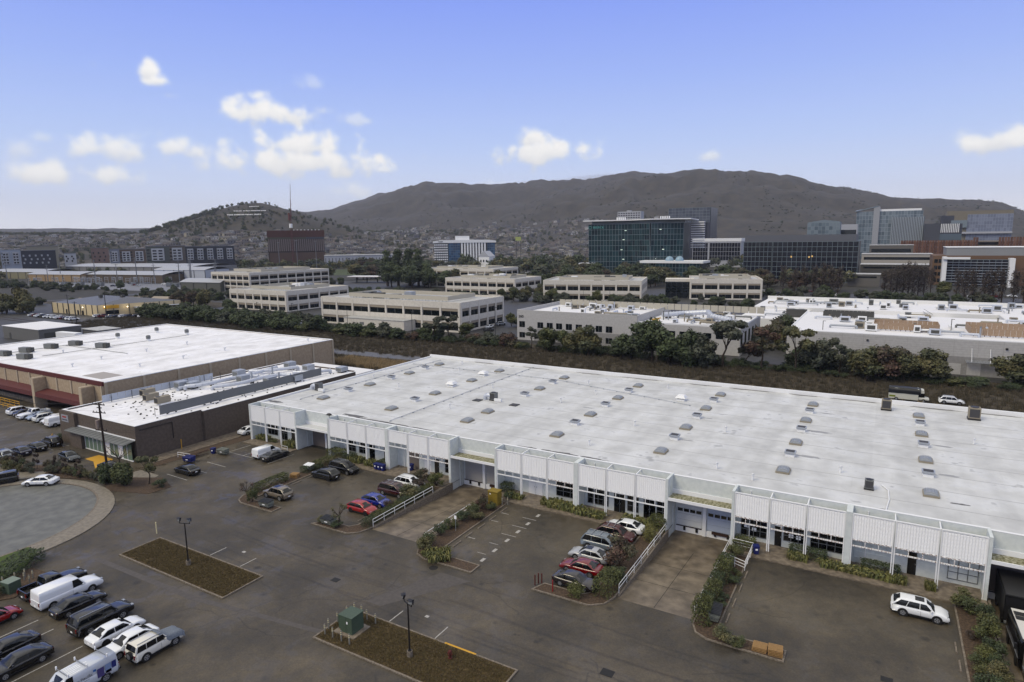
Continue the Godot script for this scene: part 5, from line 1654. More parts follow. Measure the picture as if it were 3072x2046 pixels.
func utility_pole() -> void:
	var p := V(-101.9, 0, -49.9)
	var t := thing("utility_pole", "tall dark wooden utility pole with a rusty transformer can", "utility pole", p)
	var m := MB.new()
	m.tube(Vector3.ZERO, V(-0.25, 12.6, 0), 0.19, 0.13, 9)
	part(t, "pole", m.mesh(), mottled("pole_wood", Color(0.10, 0.065, 0.055), Color(0.17, 0.12, 0.10), 1.5, 0.95, 61))
	var k := 0
	for h in [12.45, 11.2, 8.4]:
		bpart(t, "crossarm", M.pole_wood, V(-0.24, h, 0.12), V(2.5 if k < 2 else 2.1, 0.13, 0.1), 0.25)
		for s in [-1.05, -0.45, 0.45, 1.05]:
			var i := MB.new()
			i.tube(Vector3.ZERO, V(0, 0.22, 0), 0.05, 0.035, 6)
			part(t, "insulator", i.mesh(), M.black_metal, V(-0.24 + s * cos(0.25), h + 0.06, 0.12 - s * sin(0.25)))
		k += 1
	for s in [-0.38, 0.1]:
		var c := MB.new()
		c.tube(V(0, 0, 0), V(0, 1.25, 0), 0.24, 0.24, 12)
		c.dome(V(0, 1.25, 0), V(0.24, 0.1, 0.24), 12, 3)
		part(t, "transformer_can", c.mesh(), mottled("can", Color(0.36, 0.22, 0.15), Color(0.62, 0.62, 0.60), 1.0, 0.6, 62), V(-0.72 + s * 0.3, 8.7, 0.25 + s))
	var wires := [[V(-1.2, 12.6, 0.3), V(-210, 12.2, -28)], [V(0.7, 12.6, 0), V(-208, 12.2, -31)], [V(-1.2, 11.4, 0.3), V(-209, 11.0, -29)], [V(0.5, 8.5, 0.0), V(-106.6, 5.6, -58.4)], [V(0.5, 8.3, 0.1), V(-106.4, 5.3, -58.4)]]
	for w in wires:
		var a: Vector3 = p + w[0]
		var b: Vector3 = w[1]
		var wb := MB.new()
		var prev := a
		var n := 14
		for i in range(1, n + 1):
			var f := float(i) / n
			var q := a.lerp(b, f) - V(0, 4.0 * f * (1 - f) * a.distance_to(b) * 0.02, 0)
			wb.tube(prev, q, 0.014, 0.014, 4, false)
			prev = q
		one("overhead_wire", "thin overhead wire strung from the utility pole", "wire", wb.mesh(), M.black_metal, Vector3.ZERO, 0, "wires of the utility pole")

# ---------------------------------------------------------------- plants
# leaf clumps strewn through a set of lobes; leaf colours are linear base colours
func leaves(b: MB, r: RandomNumberGenerator, lobes: Array, count: int, size: float, tones: Array, stretch := 1.0) -> void:
	var wsum := 0.0
	for l in lobes: wsum += l[1].x * l[1].y * l[1].z
	for l in lobes:
		var n := int(count * (l[1].x * l[1].y * l[1].z) / wsum)
		var lt: Color = tones[r.randi() % tones.size()]
		for i in n:
			var d := V(r.randfn(), r.randfn(), r.randfn()).normalized()
			var k := pow(r.randf(), 0.42) * (1.0 + 0.16 * sin(d.x * 5.0 + l[0].x * 3.0) * sin(d.z * 6.0 + 1.0) + 0.12 * sin(d.y * 7.0))
			var p: Vector3 = l[0] + d * l[1] * k
			var nn := (d + V(r.randfn(), r.randfn() + 0.4, r.randfn()) * 0.6).normalized()
			var s := size * r.randf_range(0.55, 1.25)
			var x := nn.cross(V(r.randf() - 0.5, r.randf() - 0.5, r.randf() - 0.5)).normalized() * s
			var y := nn.cross(x).normalized() * s * stretch * r.randf_range(0.6, 1.0)
			var c := lt.lerp(tones[r.randi() % tones.size()], 0.4)
			var v := r.randf_range(0.7, 1.3)
			b.col = Color(c.r * v, c.g * v, c.b * v)
			b.tri(p - x, p + y, p + x * r.randf_range(0.7, 1.0))
			if r.randf() < 0.6: b.tri(p - x * 0.7, p + x * 0.8, p - y * 0.9)

const TONES := {
	"dark": [Color(0.040, 0.055, 0.022), Color(0.055, 0.075, 0.028), Color(0.030, 0.042, 0.020)],
	"green": [Color(0.068, 0.080, 0.026), Color(0.050, 0.064, 0.024), Color(0.090, 0.090, 0.030)],
	"olive": [Color(0.085, 0.085, 0.035), Color(0.060, 0.070, 0.035), Color(0.11, 0.095, 0.035)],
	"russet": [Color(0.085, 0.045, 0.032), Color(0.060, 0.042, 0.030), Color(0.060, 0.062, 0.030)],
	"grey": [Color(0.060, 0.068, 0.045), Color(0.045, 0.055, 0.038), Color(0.075, 0.078, 0.050)],
	"bare": [Color(0.050, 0.036, 0.027), Color(0.065, 0.047, 0.034), Color(0.040, 0.030, 0.024)],
	"clipped": [Color(0.066, 0.076, 0.020), Color(0.090, 0.095, 0.024), Color(0.045, 0.054, 0.018)],
	"strap": [Color(0.10, 0.105, 0.026), Color(0.15, 0.14, 0.042), Color(0.062, 0.070, 0.022)],
	"straw": [Color(0.30, 0.22, 0.11), Color(0.24, 0.165, 0.08), Color(0.36, 0.28, 0.16)],
	"brush": [Color(0.058, 0.049, 0.030), Color(0.044, 0.040, 0.026), Color(0.088, 0.070, 0.042)],
}

# a tree of height 1 x h metres: tapered trunk, limbs, crown of lobes
func tree_proto(shape: String, tone: String, v: int) -> Dictionary:
	var key := "tree_%s_%s_%d" % [shape, tone, v]
	if meshes.has(key): return meshes[key]
	var r := RandomNumberGenerator.new()
	r.seed = hash(key)
	var tb := MB.new()
	var cb := MB.new()
	var lobes := []
	var top := V(r.randf_range(-0.5, 0.5), 3.4, r.randf_range(-0.4, 0.4))
	match shape:
		"round":
			tb.tube(Vector3.ZERO, top * 0.5, 0.24, 0.19, 7, false)
			tb.tube(top * 0.5, top, 0.19, 0.13, 7, false)
			for i in 8:
				var a := TAU * i / 8 + r.randf()
				var rad := r.randf_range(0.9, 2.1)
				var c := V(cos(a) * rad, r.randf_range(2.9, 6.2), sin(a) * rad)
				lobes.append([c, V(r.randf_range(1.2, 1.9), r.randf_range(1.2, 1.8), r.randf_range(1.2, 1.9))])
				tb.tube(top * r.randf_range(0.7, 1.0), c, 0.09, 0.03, 5, false)
			lobes.append([V(top.x, 6.6, top.z), V(1.5, 1.3, 1.5)])
			leaves(cb, r, lobes, 4600, 0.33, TONES[tone])
		"low":
			for i in 4:
				var a := TAU * i / 4 + r.randf()
				tb.tube(Vector3.ZERO, V(cos(a) * 0.8, 2.5, sin(a) * 0.8), 0.14, 0.05, 5, false)
			for i in 10:
				var a := TAU * i / 10 + r.randf()
				var rad := r.randf_range(0.4, 2.3)
				lobes.append([V(cos(a) * rad, r.randf_range(1.4, 6.2 - rad), sin(a) * rad), V(r.randf_range(1.1, 1.8), r.randf_range(1.1, 1.8), r.randf_range(1.1, 1.8))])
			leaves(cb, r, lobes, 4600, 0.34, TONES[tone])
		"open":
			var p := Vector3.ZERO
			var lean := V(r.randf_range(-0.12, 0.3), 0, r.randf_range(-0.2, 0.2))
			for i in 4:
				var q := p + V(0, 1.1, 0) + lean + V(r.randfn(), 0, r.randfn()) * 0.15
				tb.tube(p, q, 0.2 - i * 0.035, 0.17 - i * 0.035, 6, false)
				p = q
			for i in 7:
				var a := TAU * i / 7 + r.randf()
				var rad := r.randf_range(0.9, 2.2)
				var c := V(p.x + cos(a) * rad, r.randf_range(3.4, 7.4), p.z + sin(a) * rad)
				tb.tube(p * r.randf_range(0.6, 1.0), c, 0.08, 0.025, 5, false)
				lobes.append([c, V(r.randf_range(0.7, 1.2), r.randf_range(0.55, 0.9), r.randf_range(0.7, 1.2))])
			leaves(cb, r, lobes, 2800, 0.28, TONES[tone])
		"poplar":
			# slim, nearly leafless, twigs sweeping upward
			tb.tube(Vector3.ZERO, V(0, 7.6, 0), 0.13, 0.02, 6, false)
			for i in 70:
				var a := r.randf() * TAU
				var y0 := r.randf_range(0.6, 6.5)
				var l := r.randf_range(0.7, 1.5)
				var e := V(cos(a) * l * 0.5, y0 + l * 0.95, sin(a) * l * 0.5)
				tb.tube(V(0, y0, 0), e, 0.035, 0.012, 3, false)
				lobes.append([e - V(0, 0.3, 0), V(0.26, 0.7, 0.26)])
			leaves(cb, r, lobes, 1100, 0.10, TONES[tone], 2.2)
		"cypress":
			tb.tube(Vector3.ZERO, V(0, 6, 0), 0.3, 0.06, 6, false)
			for i in 14:
				var a := r.randf() * TAU
				var y := r.randf_range(1.6, 7.0)
				var rad := (7.8 - y) * 0.24 * r.randf_range(0.5, 1.1)
				lobes.append([V(cos(a) * rad, y, sin(a) * rad), V(0.95, 0.75, 0.95)])
			leaves(cb, r, lobes, 1500, 0.24, TONES[tone])
		"small":
			# simplified for trees hundreds of metres away
			tb.tube(Vector3.ZERO, V(0, 3.4, 0), 0.22, 0.1, 4, false)
			for i in 6:
				var a := TAU * i / 6 + r.randf()
				var rad := r.randf_range(0.6, 1.6)
				lobes.append([V(cos(a) * rad, r.randf_range(2.6, 6.4), sin(a) * rad), V(1.5, 1.35, 1.5)])
			leaves(cb, r, lobes, 260, 0.55, TONES[tone])
	meshes[key] = {"trunk": tb.mesh(), "crown": cb.mesh(null, true), "h": 8.0}
	return meshes[key]

func tree(shape: String, tone: String, v: int, x: float, z: float, h: float, label: String, group: String, wide := 1.0, y := 0.0, called := "tree") -> Node3D:
	var P := tree_proto(shape, tone, v)
	var t := thing(called, label, "tree", V(x, y, z), fmod(x * 7.3 + z * 3.1, TAU), group)
	var s: float = h * 1.06 / P.h
	part(t, "trunk", P.trunk, M.bark, Vector3.ZERO, 0, V(s * wide, s, s * wide))
	part(t, "crown", P.crown, M.leaf, Vector3.ZERO, 0, V(s * wide, s, s * wide))
	return t

# shrubs of unit size, scaled where they stand
func shrub_mesh(tone: String, v: int, shape: String) -> ArrayMesh:
	var key := "shrub_%s_%d_%s" % [tone, v, shape]
	if meshes.has(key): return meshes[key]
	var r := RandomNumberGenerator.new()
	r.seed = hash(key)
	var b := MB.new()
	var lobes := []
	match shape:
		"ball":
			lobes.append([V(0, 0.5, 0), V(0.5, 0.5, 0.5)])
			leaves(b, r, lobes, 1800, 0.045, TONES[tone])
		"box":
			for i in 1700:
				var p := V(r.randf_range(-0.5, 0.5), r.randf_range(0.03, 1.0), r.randf_range(-0.5, 0.5))
				var f := r.randi() % 5
				if f == 0: p.x = 0.5 * signf(p.x)
				elif f == 1: p.z = 0.5 * signf(p.z)
				elif f < 4: p.y = 1.0
				lobes.append([p + V(r.randfn(), r.randfn(), r.randfn()) * 0.02, Vector3.ONE * 0.05])
			for l in lobes:
				leaves(b, r, [l], 1, 0.052, TONES[tone])
		"loose":
			for i in 8:
				var a := TAU * i / 8 + r.randf()
				lobes.append([V(cos(a) * 0.28, r.randf_range(0.2, 0.75), sin(a) * 0.28), Vector3.ONE * r.randf_range(0.17, 0.28)])
				b.col = Color(0.05, 0.035, 0.025)
				b.tube(V(0, 0, 0), lobes[i][0], 0.015, 0.006, 3, false)
			leaves(b, r, lobes, 2000, 0.042, TONES[tone])
		"strap":
			# arching strap leaves, as in a bed of lilies
			for i in 230:
				var c := V(r.randf_range(-0.48, 0.48), 0, r.randf_range(-0.48, 0.48))
				var d := V(r.randfn(), 0, r.randfn()).normalized()
				var hgt := r.randf_range(0.5, 1.0)
				var tn: Color = TONES[tone][r.randi() % 3]
				var vv := r.randf_range(0.6, 1.35)
				b.col = Color(tn.r * vv, tn.g * vv, tn.b * vv)
				var s := d.cross(Vector3.UP) * 0.028
				var m := c + d * 0.07 + V(0, hgt, 0)
				var e := c + d * 0.24 + V(0, hgt * 0.62, 0)
				b.quad(c - s, m - s, m + s, c + s)
				b.tri(m - s, e, m + s)
	meshes[key] = b.mesh(null, true)
	return meshes[key]

func shrub(tone: String, v: int, shape: String, at: Vector3, size: Vector3, label: String, group := "", called := "shrub", yaw := -1.0) -> MeshInstance3D:
	var o := part(self, called, shrub_mesh(tone, v, shape), M.leaf, at, fmod(absf(at.x * 5.1 + at.z * 2.3), TAU) if yaw < 0.0 else yaw, size)
	tag(o, label, "hedge" if called == "hedge" else "plant", group)
	return o

func strew(called: String, label: String, mesh: Mesh, spots: Array, m: Material) -> void:
	var mm := MultiMesh.new()
	mm.transform_format = MultiMesh.TRANSFORM_3D
	mm.mesh = mesh
	mm.instance_count = spots.size()
	for i in spots.size(): mm.set_instance_transform(i, spots[i])
	var o := MultiMeshInstance3D.new()
	o.name = numbered(called)
	o.multimesh = mm
	o.material_override = m
	add_child(o, true)
	tag(o, label, "plants", "", "stuff")

func turned(at: Vector3, yaw: float, s: Vector3) -> Transform3D:
	return Transform3D(Basis(Vector3.UP, yaw).scaled_local(s), at)

func vegetation() -> void:
	var lm := mt("leaf", Color.WHITE, 0.75)
	lm.vertex_color_use_as_albedo = true
	# hedgerow behind the dry strip: [x, z, height, shape, tone, width]
	var row := [[-321, -182.5, 6.9, "low", "dark", 1.3], [-311, -181.9, 8.4, "low", "dark", 1.25], [-300.7, -181.5, 8.2, "low", "dark", 1.3], [-290.3, -181.4, 8.5, "low", "dark", 1.3], [-282.3, -182.7, 8.2, "low", "dark", 1.2], [-274.5, -183.9, 7.4, "low", "dark", 1.3], [-265.9, -183.3, 7.4, "low", "dark", 1.3], [-258.9, -184.3, 6.2, "low", "grey", 1.4], [-247, -183.3, 7.6, "low", "dark", 1.3], [-237.5, -179.4, 7.9, "low", "dark", 1.2], [-230, -178, 8.3, "low", "dark", 1.2], [-220, -179.8, 7.0, "low", "dark", 1.2], [-211.6, -179.9, 6.6, "round", "dark", 1.3], [-205.4, -181.1, 4.8, "low", "green", 1.4], [-197.9, -182.8, 7.0, "round", "dark", 1.2], [-184.8, -182, 4.5, "low", "green", 1.6], [-176.3, -180.9, 6.0, "low", "dark", 1.4], [-170.1, -181.8, 4.4, "low", "green", 1.5], [-163, -182.5, 5.8, "round", "grey", 1.3], [-156.2, -182.6, 5.0, "low", "dark", 1.5], [-150, -183.6, 4.2, "low", "russet", 1.5], [-141, -182.4, 10.2, "open", "grey", 0.95], [-135.2, -185.7, 9.5, "open", "grey", 1.1], [-133.7, -194.5, 5.9, "round", "green", 1.1], [-126, -189.3, 4.4, "low", "russet", 1.6], [-119, -187.9, 5.2, "low", "grey", 1.4], [-110, -185.1, 7.0, "low", "russet", 1.0], [-104.4, -184.6, 3.4, "low", "green", 1.4], [-101.6, -186.2, 7.4, "open", "grey", 0.8], [-94, -182.8, 7.9, "round", "green", 0.95], [-89.2, -185.1, 7.1, "round", "green", 0.85], [-85.1, -182.5, 6.6, "round", "olive", 0.9], [-79.1, -182, 9.6, "round", "olive", 0.85], [-67.8, -182.2, 7.4, "round", "dark", 1.15], [-58, -180.9, 11.2, "round", "dark", 0.95], [-52.7, -179.6, 9.9, "low", "dark", 0.95], [-47.6, -180, 10.4, "low", "dark", 0.85], [-43.4, -180.1, 9.6, "low", "grey", 0.85], [-38.2, -182.1, 11.5, "open", "grey", 1.0], [-33.6, -184.5, 7.2, "open", "russet", 1.0], [-27.8, -182.9, 10.4, "open", "russet", 0.95], [-19.5, -183.7, 10.9, "open", "olive", 0.9], [-13.8, -186.3, 7.9, "round", "grey", 1.0], [-9, -186.1, 8.3, "open", "grey", 0.9], [-2.8, -181, 7.6, "round", "olive", 1.0], [1.5, -182.5, 7.9, "round", "russet", 1.0], [5.5, -183.8, 6.9, "round", "olive", 1.05], [10.9, -185.8, 7.5, "round", "olive", 1.05], [15.5, -185.5, 2.6, "low", "green", 2.2], [20.5, -186, 2.4, "low", "dark", 2.4], [27.8, -190.4, 6.7, "round", "olive", 1.1], [32.5, -189.8, 6.9, "round", "dark", 1.1]]
	var what := {"dark": "dark green", "green": "fresh green", "olive": "yellowish olive", "russet": "reddish brown", "grey": "grey green", "bare": "bare brown"}
	var form := {"low": "bushy tree, leafy to the ground,", "round": "round crowned tree", "open": "open branched tree", "poplar": "tall slim tree", "cypress": "tall dense evergreen", "small": "distant tree"}
	for i in row.size():
		var q: Array = row[i]
		tree(q[3], q[4], i % 3, q[0], q[1], q[2] * (1.13 if q[0] > -62.0 else 1.0), "%s %s %s in the hedgerow from the cream shed" % [what[q[4]], form[q[3]], nth(i)], "trees of the hedgerow", q[5] * 1.2)
	for i in 30:
		var x := -326.0 + i * 6.4 + rng.randf_range(-1.5, 1.5)
		tree("low", "dark", i % 3, x, -187.5 + rng.randf_range(-1.5, 1.5), rng.randf_range(6.0, 8.4) if x < -215 else rng.randf_range(3.6, 5.6), "dark bushy tree, %s in the back of the hedgerow from the cream shed" % nth(i), "back row of the hedgerow", 1.45)
	# bare poplars and evergreens along the road behind the white industrial block
	var pn := 0
	for q in [[-57.2, -444.8, 17.9], [-51, -450, 16], [-46.3, -458.9, 17.4], [-40, -452, 18], [-34.9, -453.7, 19.2], [-29.5, -440, 18.4], [-24.8, -430.8, 18.1], [-0.6, -432.5, 16.2], [2.4, -429.7, 17.1], [5.5, -433, 18], [8.8, -436.4, 20.2], [11.5, -440, 19], [13.7, -446.6, 19.8], [16.8, -452, 18.4], [19.9, -457.6, 18.1], [24.3, -477.3, 15.9], [34.8, -439.3, 17.0], [37.5, -428, 17.4], [40.6, -419.9, 18.0], [45.1, -415.1, 17.6], [49, -417, 18], [52.9, -418.4, 18.2], [57.2, -413.7, 17.9], [61, -412, 18.0]]:
		tree("poplar", "bare", int(absf(q[0])) % 3, q[0], q[1], q[2], "tall bare roadside tree, %s of the row from the dark glass office" % nth(pn), "bare roadside trees", 1.15)
		pn += 1
	for q in [[29.1, -444.8, 9.4, "green"], [-32.3, -425, 7, "dark"], [-44, -428, 6, "grey"], [66, -430, 9, "olive"], [-10, -424, 5, "dark"]]:
		tree("round", q[3], 1, q[0], q[1], q[2], "%s round tree among the bare roadside trees" % what[q[3]], "leafy roadside trees", 1.2)
	# the dark evergreens by the hotel
	for q in [[-351, -400, 29], [-343, -404, 31.5], [-334, -407, 32], [-327, -410, 30], [-318, -406, 19], [-330, -389, 17], [-316, -388, 17], [-340, -392, 20], [-323, -396, 22], [-309, -400, 18], [-304, -396, 15]]:
		tree("round" if q[2] < 25 else "cypress", "dark", int(absf(q[0])) % 3, q[0], q[1], q[2], "big dark evergreen tree beyond the cream offices", "big dark evergreens", 0.95)
	# trees round the offices
	for q in [[-201.9, -332.7, 6.7, "green"], [-191.2, -329.2, 8.3, "green"], [-187.4, -338.7, 8.4, "olive"], [-182.1, -345.9, 9.3, "olive"], [-168, -331, 6.9, "green"], [-166, -333, 8.0, "green"], [-158.7, -331.3, 6.1, "grey"], [-139.3, -332.9, 7.6, "green"], [-117.1, -352.4, 4.7, "grey"], [-90.9, -370, 4.2, "grey"], [-100, -352, 4, "dark"], [-135, -352, 3.5, "dark"], [-75, -352, 4.5, "dark"], [-358.4, -225.1, 9.1, "russet"], [-350.1, -228.6, 9.1, "russet"], [-330.2, -222.7, 10.5, "olive"], [-340, -230, 7, "dark"], [-310, -222, 6, "dark"], [-297, -215, 7, "dark"], [-136, -232, 5.5, "green"], [-133, -250, 5.0, "green"], [-31, -228, 9.0, "russet"], [-29, -236, 9.6, "dark"], [-27.5, -222, 7.0, "olive"]]:
		tree("round", q[3], int(absf(q[0])) % 3, q[0], q[1], q[2], "%s tree planted beside the office blocks" % what[q[3]], "trees beside the office blocks", 1.1)
	# the big trees by the railway and single trees of the yards
	for q in [[-409.6, -159.4, 15.1], [-409, -166.6, 15.9], [-399.7, -164.7, 12.3], [-417, -160, 13]]:
		tree("low", "olive", int(absf(q[1])) % 3, q[0], q[1], q[2], "big autumn coloured tree at the railway bend by the cream shed", "big trees at the railway bend", 0.95)
	for q in [[-524.5, -282, 8.2], [-554.1, -339.7, 7.0], [-444.2, -284.4, 5.6], [-469.3, -291.8, 5.6]]:
		tree("round", "dark", 0, q[0], q[1], q[2], "single dark tree in the substation yard", "trees in the substation yard", 1.1)
	# mixed trees filling the ground between the offices, the playing field and the towers
	rng.seed = 733
	var mixed := [[-300, -430, 34, 60, 45], [-250, -520, 44, 70, 60], [-420, -480, 26, 50, 30], [-160, -470, 36, 60, 50], [-70, -480, 16, 40, 25], [-480, -420, 14, 40, 20], [-240, -420, 16, 40, 14], [-560, -640, 26, 60, 20], [-120, -505, 20, 40, 25]]
	for q in mixed:
		for i in int(q[2] * 0.62):
			var x: float = q[0] + rng.randf_range(-1, 1) * q[3]
			var z: float = q[1] + rng.randf_range(-1, 1) * q[4]
			var k := rng.randi() % 5
			var tn: String = ["dark", "dark", "grey", "russet", "olive"][k]
			tree("round" if k != 2 else "low", tn, i % 3, x, z, rng.randf_range(8, 15), "%s tree in the groves beyond the cream offices" % what[tn], "%s trees of the groves" % what[tn], 1.5)
	# shrubby fill of the office grounds and yards, beyond counting
	var fill := [[], []]
	for q in [[-280, -200, 30, 60, 3], [-170, -330, 40, 60, 8], [-300, -330, 60, 70, 25], [-420, -260, 60, 50, 25], [-330, -300, 40, 40, 30], [-470, -380, 50, 70, 25], [-90, -345, 24, 40, 6], [-20, -415, 60, 70, 8], [-560, -420, 40, 70, 15], [-380, -200, 30, 70, 8], [-36, -230, 14, 3, 18], [-6, -190.5, 20, 15, 2], [38, -191, 14, 8, 2], [-620, -270, 40, 90, 14], [-760, -275, 50, 120, 14], [-130, -262, 24, 5, 50]]:
		for i in q[2]:
			var sc := rng.randf_range(0.35, 0.85)
			fill[rng.randi() % 2].append(turned(V(q[0] + rng.randf_range(-1, 1) * q[3], 0, q[1] + rng.randf_range(-1, 1) * q[4]), rng.randf() * TAU, V(sc * 1.4, sc, sc * 1.4)))
	for k in 2: strew("ground_shrubs", ["mass of dark shrubs", "mass of grey green shrubs"][k] + " filling the office grounds and yards", tree_proto("low", ["dark", "grey"][k], 1).crown, fill[k], M.leaf)
	foreground_plants()
	# dry brush and grass of the strip
	rng.seed = 901
	var gb := MB.new()
	for i in 26:
		var c := V(rng.randfn(), 0, rng.randfn()) * 0.22
		var d := V(rng.randfn(), 0, rng.randfn()) * 0.13
		var hgt := rng.randf_range(0.35, 0.95)
		var tn: Color = TONES.brush[rng.randi() % 3]
		gb.col = tn
		var s := V(rng.randfn(), 0, rng.randfn()).normalized() * 0.03
		gb.tri(c - s, c + d + V(0, hgt, 0), c + s)
	var sb := MB.new()
	for i in 22:
		var c := V(rng.randfn(), 0, rng.randfn()) * 0.2
		var d := V(rng.randfn(), 0, rng.randfn()) * 0.2
		var hgt := rng.randf_range(0.5, 1.3)
		sb.col = TONES.straw[rng.randi() % 3]
		var s := V(rng.randfn(), 0, rng.randfn()).normalized() * 0.045
		sb.tri(c - s, c + d + V(0, hgt, 0), c + s)
	var brush := []
	var straw := []
	for i in 12000:
		var x := rng.randf_range(-330, 62)
		var z := rng.randf_range(-188, -133.2)
		var tr := lerpf(-150.5, -161.5, (x + 166) / 240.0)
		if absf(z - tr) < 3.4 and x < 20: continue
		if x < -150 and z > -143: continue
		if absf(x - 9) < 8 and absf(z + 160) < 3.0: continue
		brush.append(turned(V(x, 0.0, z), rng.randf() * TAU, V(rng.randf_range(1.0, 2.0), rng.randf_range(0.5, 1.9), rng.randf_range(1.0, 2.0))))
	for i in 1500:
		var x := rng.randf_range(-145, -108)
		straw.append(turned(V(x, 0, rng.randf_range(-146.5, -136)), rng.randf() * TAU, Vector3.ONE * rng.randf_range(0.7, 1.3)))
	for i in 900:
		var sx := rng.randf_range(-120, 30)
		if sin(sx * 0.7) + sin(sx * 0.23) < 0.3: continue
		straw.append(turned(V(sx, 0, rng.randf_range(-149, -141) - absf(sin(sx)) * 12.0), rng.randf() * TAU, Vector3.ONE * rng.randf_range(0.7, 1.3)))
	strew("dry_brush", "brown dry brush covering the strip behind the warehouse", gb.mesh(null, true), brush, M.leaf)
	strew("straw_grass", "pale straw coloured tall grass on the strip behind the warehouse", sb.mesh(null, true), straw, M.leaf)
	var und := []
	for i in 420:
		var x := rng.randf_range(-330, 44)
		und.append(turned(V(x, 0, rng.randf_range(-190, -183)), rng.randf() * TAU, V(rng.randf_range(2.5, 5), rng.randf_range(1.3, 3.2), rng.randf_range(2.5, 4))))
	strew("undergrowth", "dark tangled undergrowth at the foot of the hedgerow", shrub_mesh("dark", 5, "loose"), und, M.leaf)
	# the grass of the two medians
	var tuft := MB.new()
	for i in 14:
		var c := V(rng.randfn(), 0, rng.randfn()) * 0.10
		var tn: Color = [Color(0.085, 0.065, 0.022), Color(0.12, 0.09, 0.032), Color(0.06, 0.042, 0.018)][rng.randi() % 3]
		tuft.col = tn
		var s := V(rng.randfn(), 0, rng.randfn()).normalized() * 0.018
		tuft.tri(c - s, c + V(rng.randfn() * 0.05, rng.randf_range(0.05, 0.13), rng.randfn() * 0.05), c + s)
	for q in [[-76.2, -42.4, -57.5, -37.9], [-43.6, -42.6, -25.2, -37.8]]:
		var g := []
		for i in 5200:
			var x := rng.randf_range(q[0], q[2])
			var z := rng.randf_range(q[1], q[3])
			if absf(x + 41.6) < 1.5 and absf(z + 40.2) < 1.3: continue
			g.append(turned(V(x, 0.095, z), rng.randf() * TAU, Vector3.ONE * rng.randf_range(0.5, 1.5)))
		strew("median_grass", "short patchy olive grass on the kerbed median", tuft.mesh(null, true), g, M.leaf)

